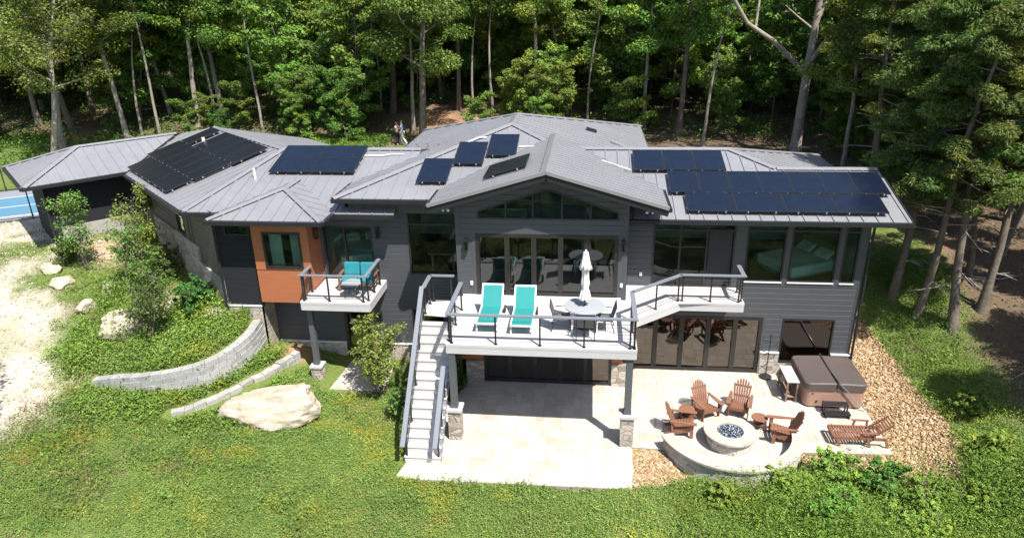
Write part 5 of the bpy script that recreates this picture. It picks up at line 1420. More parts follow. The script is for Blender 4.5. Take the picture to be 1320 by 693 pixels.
def tree_parts(kind, seed, height=15, r0=.2, cb=6.0, cr=4.0, pale=False, nper=150, base=(.060, .112, .022), lean=(0, 0), limbs=15, size=.16, fork=None):
    rnd = random.Random(seed); g = np.random.default_rng(seed)
    m = MB()
    path = []; x = y = 0.0; dx, dy = lean
    nseg = 10
    for i in range(nseg + 1):
        z = height * .88 * i / nseg
        path.append(Vector((x, y, z - (.35 if i == 0 else 0))))
        dx += rnd.uniform(-.06, .06); dy += rnd.uniform(-.06, .06); x += dx * height / nseg; y += dy * height / nseg
    rad = [r0 * (1.35 if i == 0 else 1) * (1 - .78 * (i / nseg) ** .9) for i in range(nseg + 1)]
    m.tube(path, rad, 9)
    def at_z(z):
        f = max(0, min(nseg - 1e-3, z / (height * .88) * nseg)); i = int(f); return path[i].lerp(path[i + 1], f - i), rad[i] * (1 - (f - i)) + rad[min(i + 1, nseg)] * (f - i)
    C = []; Rd = []
    for k in range(limbs):
        t = (k + rnd.random() * .7) / limbs; z = cb + (height * .86 - cb) * t
        p, rr = at_z(z); az = k * 2.4 + rnd.uniform(-.5, .5)
        if kind == 'juniper': ln = cr * (1.05 - .75 * t) * rnd.uniform(.7, 1.1); el = rnd.uniform(-.1, .25)
        else: ln = cr * (1 - .45 * abs(t - .3)) * rnd.uniform(.65, 1.1); el = rnd.uniform(.25, .85) - .25 * (1 - t)
        q = [p]; d = Vector((math.cos(az) * math.cos(el), math.sin(az) * math.cos(el), math.sin(el)))
        for s in range(4):
            d = (d + Vector((rnd.uniform(-.22, .22), rnd.uniform(-.22, .22), rnd.uniform(-.12, .2) - (.06 if kind == 'juniper' else 0)))).normalized()
            q.append(q[-1] + d * ln / 4)
        lr = max(.02, rr * .5); m.tube(q, [lr, lr * .75, lr * .55, lr * .35, lr * .12], 6)
        for s in (2, 3, 4):
            for j in range(2 if s < 4 else 1):
                e = q[s] + Vector((rnd.uniform(-1, 1), rnd.uniform(-1, 1), rnd.uniform(-.2, .6))) * ln * .22
                m.tube([q[s], (q[s] + e) / 2 + Vector((0, 0, .08)), e], [lr * .35, lr * .22, .008], 5, caps=False)
                C.append(e[:]); Rd.append(rnd.uniform(.55, 1.05) * (cr / 4.0) * (1.0 if kind != 'juniper' else .8))
    if kind == 'juniper':
        for k in range(16):
            p, rr = at_z(rnd.uniform(1.4, cb + 2.5)); az = rnd.uniform(0, 6.28); ln = rnd.uniform(.5, 1.9); e = p + Vector((math.cos(az) * ln, math.sin(az) * ln, rnd.uniform(-.35, .3)))
            md_ = p.lerp(e, .5) + Vector((0, 0, rnd.uniform(-.05, .15))); m.tube([p, md_, e], [.03, .018, .005], 5, 1, False)
            m.tube([md_, md_ + Vector((math.cos(az + .8), math.sin(az + .8), .1)) * ln * .4], [.013, .004], 4, 1, False)
        p, nr, L, t = clump_leaves(C, Rd, nper, g, base, flat=.6, up=.4, size=size, ratio=.3, hang=.3)
        rat = .32
    else:
        p, nr, L, t = clump_leaves(C, Rd, nper, g, base, size=size); rat = .64
    return m, (p, nr, L, t, rat)
TREES = {}
def tree_proto(key, name, cat, **kw):
    pale = kw.pop('pale', False)
    m, (p, nr, L, t, rat) = tree_parts(pale=pale, **kw)
    th = thing(name, '', cat)
    m.build('trunk', [M['bark_pale' if pale else 'bark'], M['dead']], th)
    leaf_mesh('crown', p, nr, L, rat, t, M['leaf'], th, seed=kw['seed'])
    TREES[key] = th
    return th
def put_tree(key, x, y, rz, sc, label, group=None, tilt=(0, 0), dz=0.0):
    o = TREES[key]
    if key in USED: o = copy_tree(o)
    USED.add(key)
    o.location = (x, y, gz(x, y) + dz); o.rotation_euler = (tilt[0], tilt[1], rz); o.scale = (sc, sc, sc * 1.0)
    o['label'] = label
    if group: o['group'] = group
    return o
OAKC = (0.116, 0.201, 0.035)
tree_proto('oak1', 'woodland_tree', 'tree', kind='oak', seed=1, height=16, r0=.24, cb=5.7, cr=4.4, nper=290, limbs=19, base=OAKC)
tree_proto('oak2', 'woodland_tree', 'tree', kind='oak', seed=2, height=18, r0=.2, cb=6.5, cr=4.2, nper=290, limbs=19, base=(0.104, 0.189, 0.035), pale=True)
tree_proto('oak3', 'woodland_tree', 'tree', kind='oak', seed=3, height=15, r0=.16, cb=4.7, cr=3.8, nper=280, limbs=19, base=(0.127, 0.215, 0.039), pale=True)
tree_proto('oak4', 'woodland_tree', 'tree', kind='oak', seed=4, height=17, r0=.28, cb=4.5, cr=5.0, nper=300, limbs=19, base=(0.099, 0.179, 0.035))
tree_proto('oak5', 'woodland_tree', 'tree', kind='oak', seed=5, height=13, r0=.13, cb=2.9, cr=3.4, nper=260, limbs=19, base=(0.153, 0.242, 0.041))
tree_proto('slim', 'slender_tree', 'tree', kind='oak', seed=6, height=15, r0=.115, cb=7.5, cr=2.6, nper=110, limbs=11, base=(0.112, 0.195, 0.035), pale=True)
tree_proto('feather', 'woodland_tree', 'tree', kind='oak', seed=8, height=14, r0=.25, cb=5.2, cr=4.6, nper=170, base=(.135, .175, .034), pale=True, size=.15, limbs=18)
tree_proto('jun1', 'juniper_tree', 'tree', kind='juniper', seed=21, height=15, r0=.17, cb=4.6, cr=2.7, nper=560, limbs=34, base=(.105, .165, .034), size=.115)
tree_proto('jun2', 'juniper_tree', 'tree', kind='juniper', seed=22, height=14, r0=.16, cb=5.0, cr=2.3, nper=560, limbs=30, base=(.112, .168, .036), size=.112)
tree_proto('jun3', 'juniper_tree', 'tree', kind='juniper', seed=23, height=10, r0=.13, cb=3.6, cr=2.5, nper=440, limbs=22, base=(.19, .195, .036), size=.11)
tree_proto('under1', 'understory_tree', 'tree', kind='oak', seed=31, height=7.5, r0=.06, cb=1.0, cr=2.3, nper=150, limbs=16, base=(0.124, 0.218, 0.038), size=.16)
tree_proto('under2', 'understory_tree', 'tree', kind='oak', seed=32, height=5.5, r0=.05, cb=.6, cr=2.2, nper=150, limbs=14, base=(0.101, 0.191, 0.035), size=.15)

# big forked tree with bare pale limbs behind the right roof (built by hand)
def big_tree():
    th = thing('oak_tree', 'large forked oak with bare pale limbs rising behind the right-hand roof', 'tree', (12.75, 44.4, gz(12.75, 44.4)))
    m = MB(); o = Vector(BASE[th.name])
    def T(pts, r): m.tube([o + Vector(p) for p in pts], [q * .72 for q in r], 10)
    T([(0, 0, -.4), (.02, 0, 1.2), (.1, .1, 3.2), (.15, .1, 5.2), (.3, .2, 8), (.5, .4, 12), (.3, .6, 16)], [.62, .44, .40, .36, .27, .18, .05])
    T([(.1, .1, 5.0), (-.9, -.3, 5.9), (-2.2, -.6, 7.0), (-3.8, -.8, 8.0), (-4.9, -1.0, 9.6), (-5.6, -1.0, 11.4), (-5.7, -.9, 13.5)], [.25, .22, .19, .16, .13, .1, .04])
    T([(-3.3, -.7, 7.6), (-3.2, -.5, 9.2), (-3.9, -.4, 11), (-3.7, -.3, 13)], [.12, .1, .08, .03])
    T([(.15, .1, 5.6), (.9, -.3, 7.0), (2.4, -.7, 7.6), (4.4, -1.0, 8.2), (6.2, -1.2, 9.4)], [.24, .19, .14, .1, .03])
    T([(.3, .2, 8), (1.2, .4, 10), (2.0, .8, 12.5), (2.6, 1, 15)], [.2, .16, .1, .04])
    T([(.25, .2, 7.5), (-.8, .3, 8.3), (-1.5, .4, 8.9)], [.1, .07, .03])
    T([(.35, .2, 9), (-.5, -.2, 10.8), (-.8, -.4, 13)], [.15, .1, .04])
    T([(2.4, -.7, 7.6), (3.0, -.2, 9), (3.2, .2, 10.5)], [.08, .06, .02])
    m.build('trunk', M['bark_pale'], th)
    g = np.random.default_rng(77)
    ends = [(-5.7, -.9, 13.5), (-3.7, -.3, 13), (6.2, -1.2, 9.4), (2.6, 1, 15), (-.8, -.4, 13), (.3, .6, 16), (3.2, .2, 10.8), (4.6, -.8, 9.6), (5.4, 0, 11), (1.5, .5, 13), (-2, 0, 14)]
    C = []
    for e in ends:
        for k in range(9): C.append(np.array(e) + g.normal(size=3) * np.array([1.3, 1.3, .8]) + np.array([0, 0, .4]))
    for k in range(22): C.append(np.array([g.uniform(-1, 6.5), g.uniform(0, 3), g.uniform(5.5, 11)]))
    C = np.array(C) ; Rd = g.uniform(.6, 1.05, len(C))
    p, nr, L, t = clump_leaves(C, Rd, 150, g, (.078, .142, .028), size=.17)
    leaf_mesh('crown', p, nr, L, .62, t, M['leaf'], th, seed=5)
big_tree()
put_tree('oak3', -19.5, 14.6, 1.0, .85, 'leafy tree standing beside the gravel driveway in front of the house')
put_tree('feather', -36.74, 44.90, 3.91, 1.05, 'pale-trunked feathery tree at the far left behind the garage roof')
put_tree('oak2', -34.03, 48.24, 4.66, 1.00, 'tall tree with a thick grey trunk left of the garage ridge', tilt=(0.03, 0.05))
put_tree('slim', -33.76, 49.55, 4.65, 0.90, 'thin leaning trunk just right of the thick one behind the garage', tilt=(0.04, -0.10))
put_tree('slim', -32.29, 49.63, 2.92, 1.05, 'slender pale tree behind the middle of the garage ridge', tilt=(0.04, 0.00))
put_tree('oak2', -30.55, 51.85, 5.66, 1.10, 'tall pale forked tree behind the peak of the angled wing', tilt=(-0.04, -0.02))
put_tree('slim', -29.19, 52.47, 1.55, 1.00, 'thin grey tree right of the peak of the angled wing', tilt=(0.00, -0.01))
put_tree('oak1', -28.47, 52.44, 0.08, 0.95, 'dark-barked tree right of the peak of the angled wing', tilt=(-0.03, -0.06))
put_tree('slim', -25.18, 51.80, 5.75, 1.00, 'slender pale tree on the bank above the left ridge', tilt=(0.03, -0.07))
put_tree('oak1', -15.75, 55.58, 5.01, 1.10, 'grey woodland tree left of the two people', tilt=(-0.04, -0.00))
put_tree('slim', -16.96, 56.46, 0.80, 0.90, 'thin tree behind the left of the two people', tilt=(-0.05, 0.04))
put_tree('oak4', -11.85, 49.09, 1.32, 1.00, 'thick light grey trunk rising right beside the two people')
put_tree('oak3', -13.24, 51.90, 1.35, 1.00, 'tall tree just behind the thick trunk near the people', tilt=(0.05, 0.04))
put_tree('oak1', -10.46, 56.34, 1.82, 0.90, 'woodland tree left of the central roof peak', tilt=(0.05, -0.01))
put_tree('slim', -9.06, 54.67, 4.26, 0.95, 'thin leaning trunk left of the central roof peak', tilt=(-0.03, 0.05))
put_tree('slim', -7.43, 54.39, 4.34, 1.00, 'very slender tree directly above the central roof peak', tilt=(0.05, 0.04))
put_tree('oak2', -3.90, 54.36, 1.88, 0.95, 'tall pale forked tree just right of the central roof peak', tilt=(-0.01, -0.07))
put_tree('slim', -1.93, 54.72, 0.92, 0.80, 'slender tree above the right slope of the central roof', tilt=(-0.04, -0.05))
put_tree('slim', -0.11, 52.25, 3.79, 0.85, 'thin tree over the right end of the central roof', tilt=(-0.05, 0.01))
put_tree('oak3', 4.02, 51.72, 2.12, 1.00, 'grey tree behind the left end of the right ridge', tilt=(-0.02, 0.03))
put_tree('oak1', 6.34, 50.53, 3.02, 0.95, 'dark grey tree behind the right ridge', tilt=(-0.02, -0.02))
put_tree('slim', 7.60, 47.44, 4.43, 1.00, 'slender grey tree close behind the right ridge', tilt=(-0.04, 0.06))
put_tree('oak3', 14.48, 40.84, 0.14, 0.90, 'grey tree right of the large forked oak', tilt=(0.02, 0.04))
put_tree('jun1', 12.12, 26.59, 0.11, 1.00, 'thick-trunked juniper just beyond the right corner of the house', tilt=(0, .11))
put_tree('jun2', 12.68, 25.55, 4.95, 0.95, 'juniper with a leaning trunk beside the grass strip', tilt=(0, .11))
put_tree('jun2', 13.53, 24.57, 2.30, 1.05, 'tall juniper leaning right over the grass strip', tilt=(0, .11))
put_tree('jun3', 15.04, 27.16, 3.63, 1.00, 'yellow-green juniper in the right-hand woods', tilt=(0, .11))
put_tree('jun3', 16.96, 28.68, 0.06, 1.05, 'yellow-olive juniper at the right edge of the woods', tilt=(0, .11))
put_tree('jun1', 14.74, 25.24, 0.29, 0.95, 'juniper with a bare lower trunk at the right edge of the picture', tilt=(0, .11))
put_tree('jun1', 14.49, 36.58, 1.14, 1.10, 'dense dark juniper above the right end of the roof')
put_tree('jun1', 16.80, 36.24, 6.00, 1.15, 'broad dark green juniper in the right-hand woods behind the house')
put_tree('jun2', 17.69, 33.73, 1.23, 1.20, 'tall dark juniper deep in the right-hand woods')
put_tree('jun1', 18.92, 31.47, 4.75, 1.15, 'dark juniper at the upper right edge of the woods')
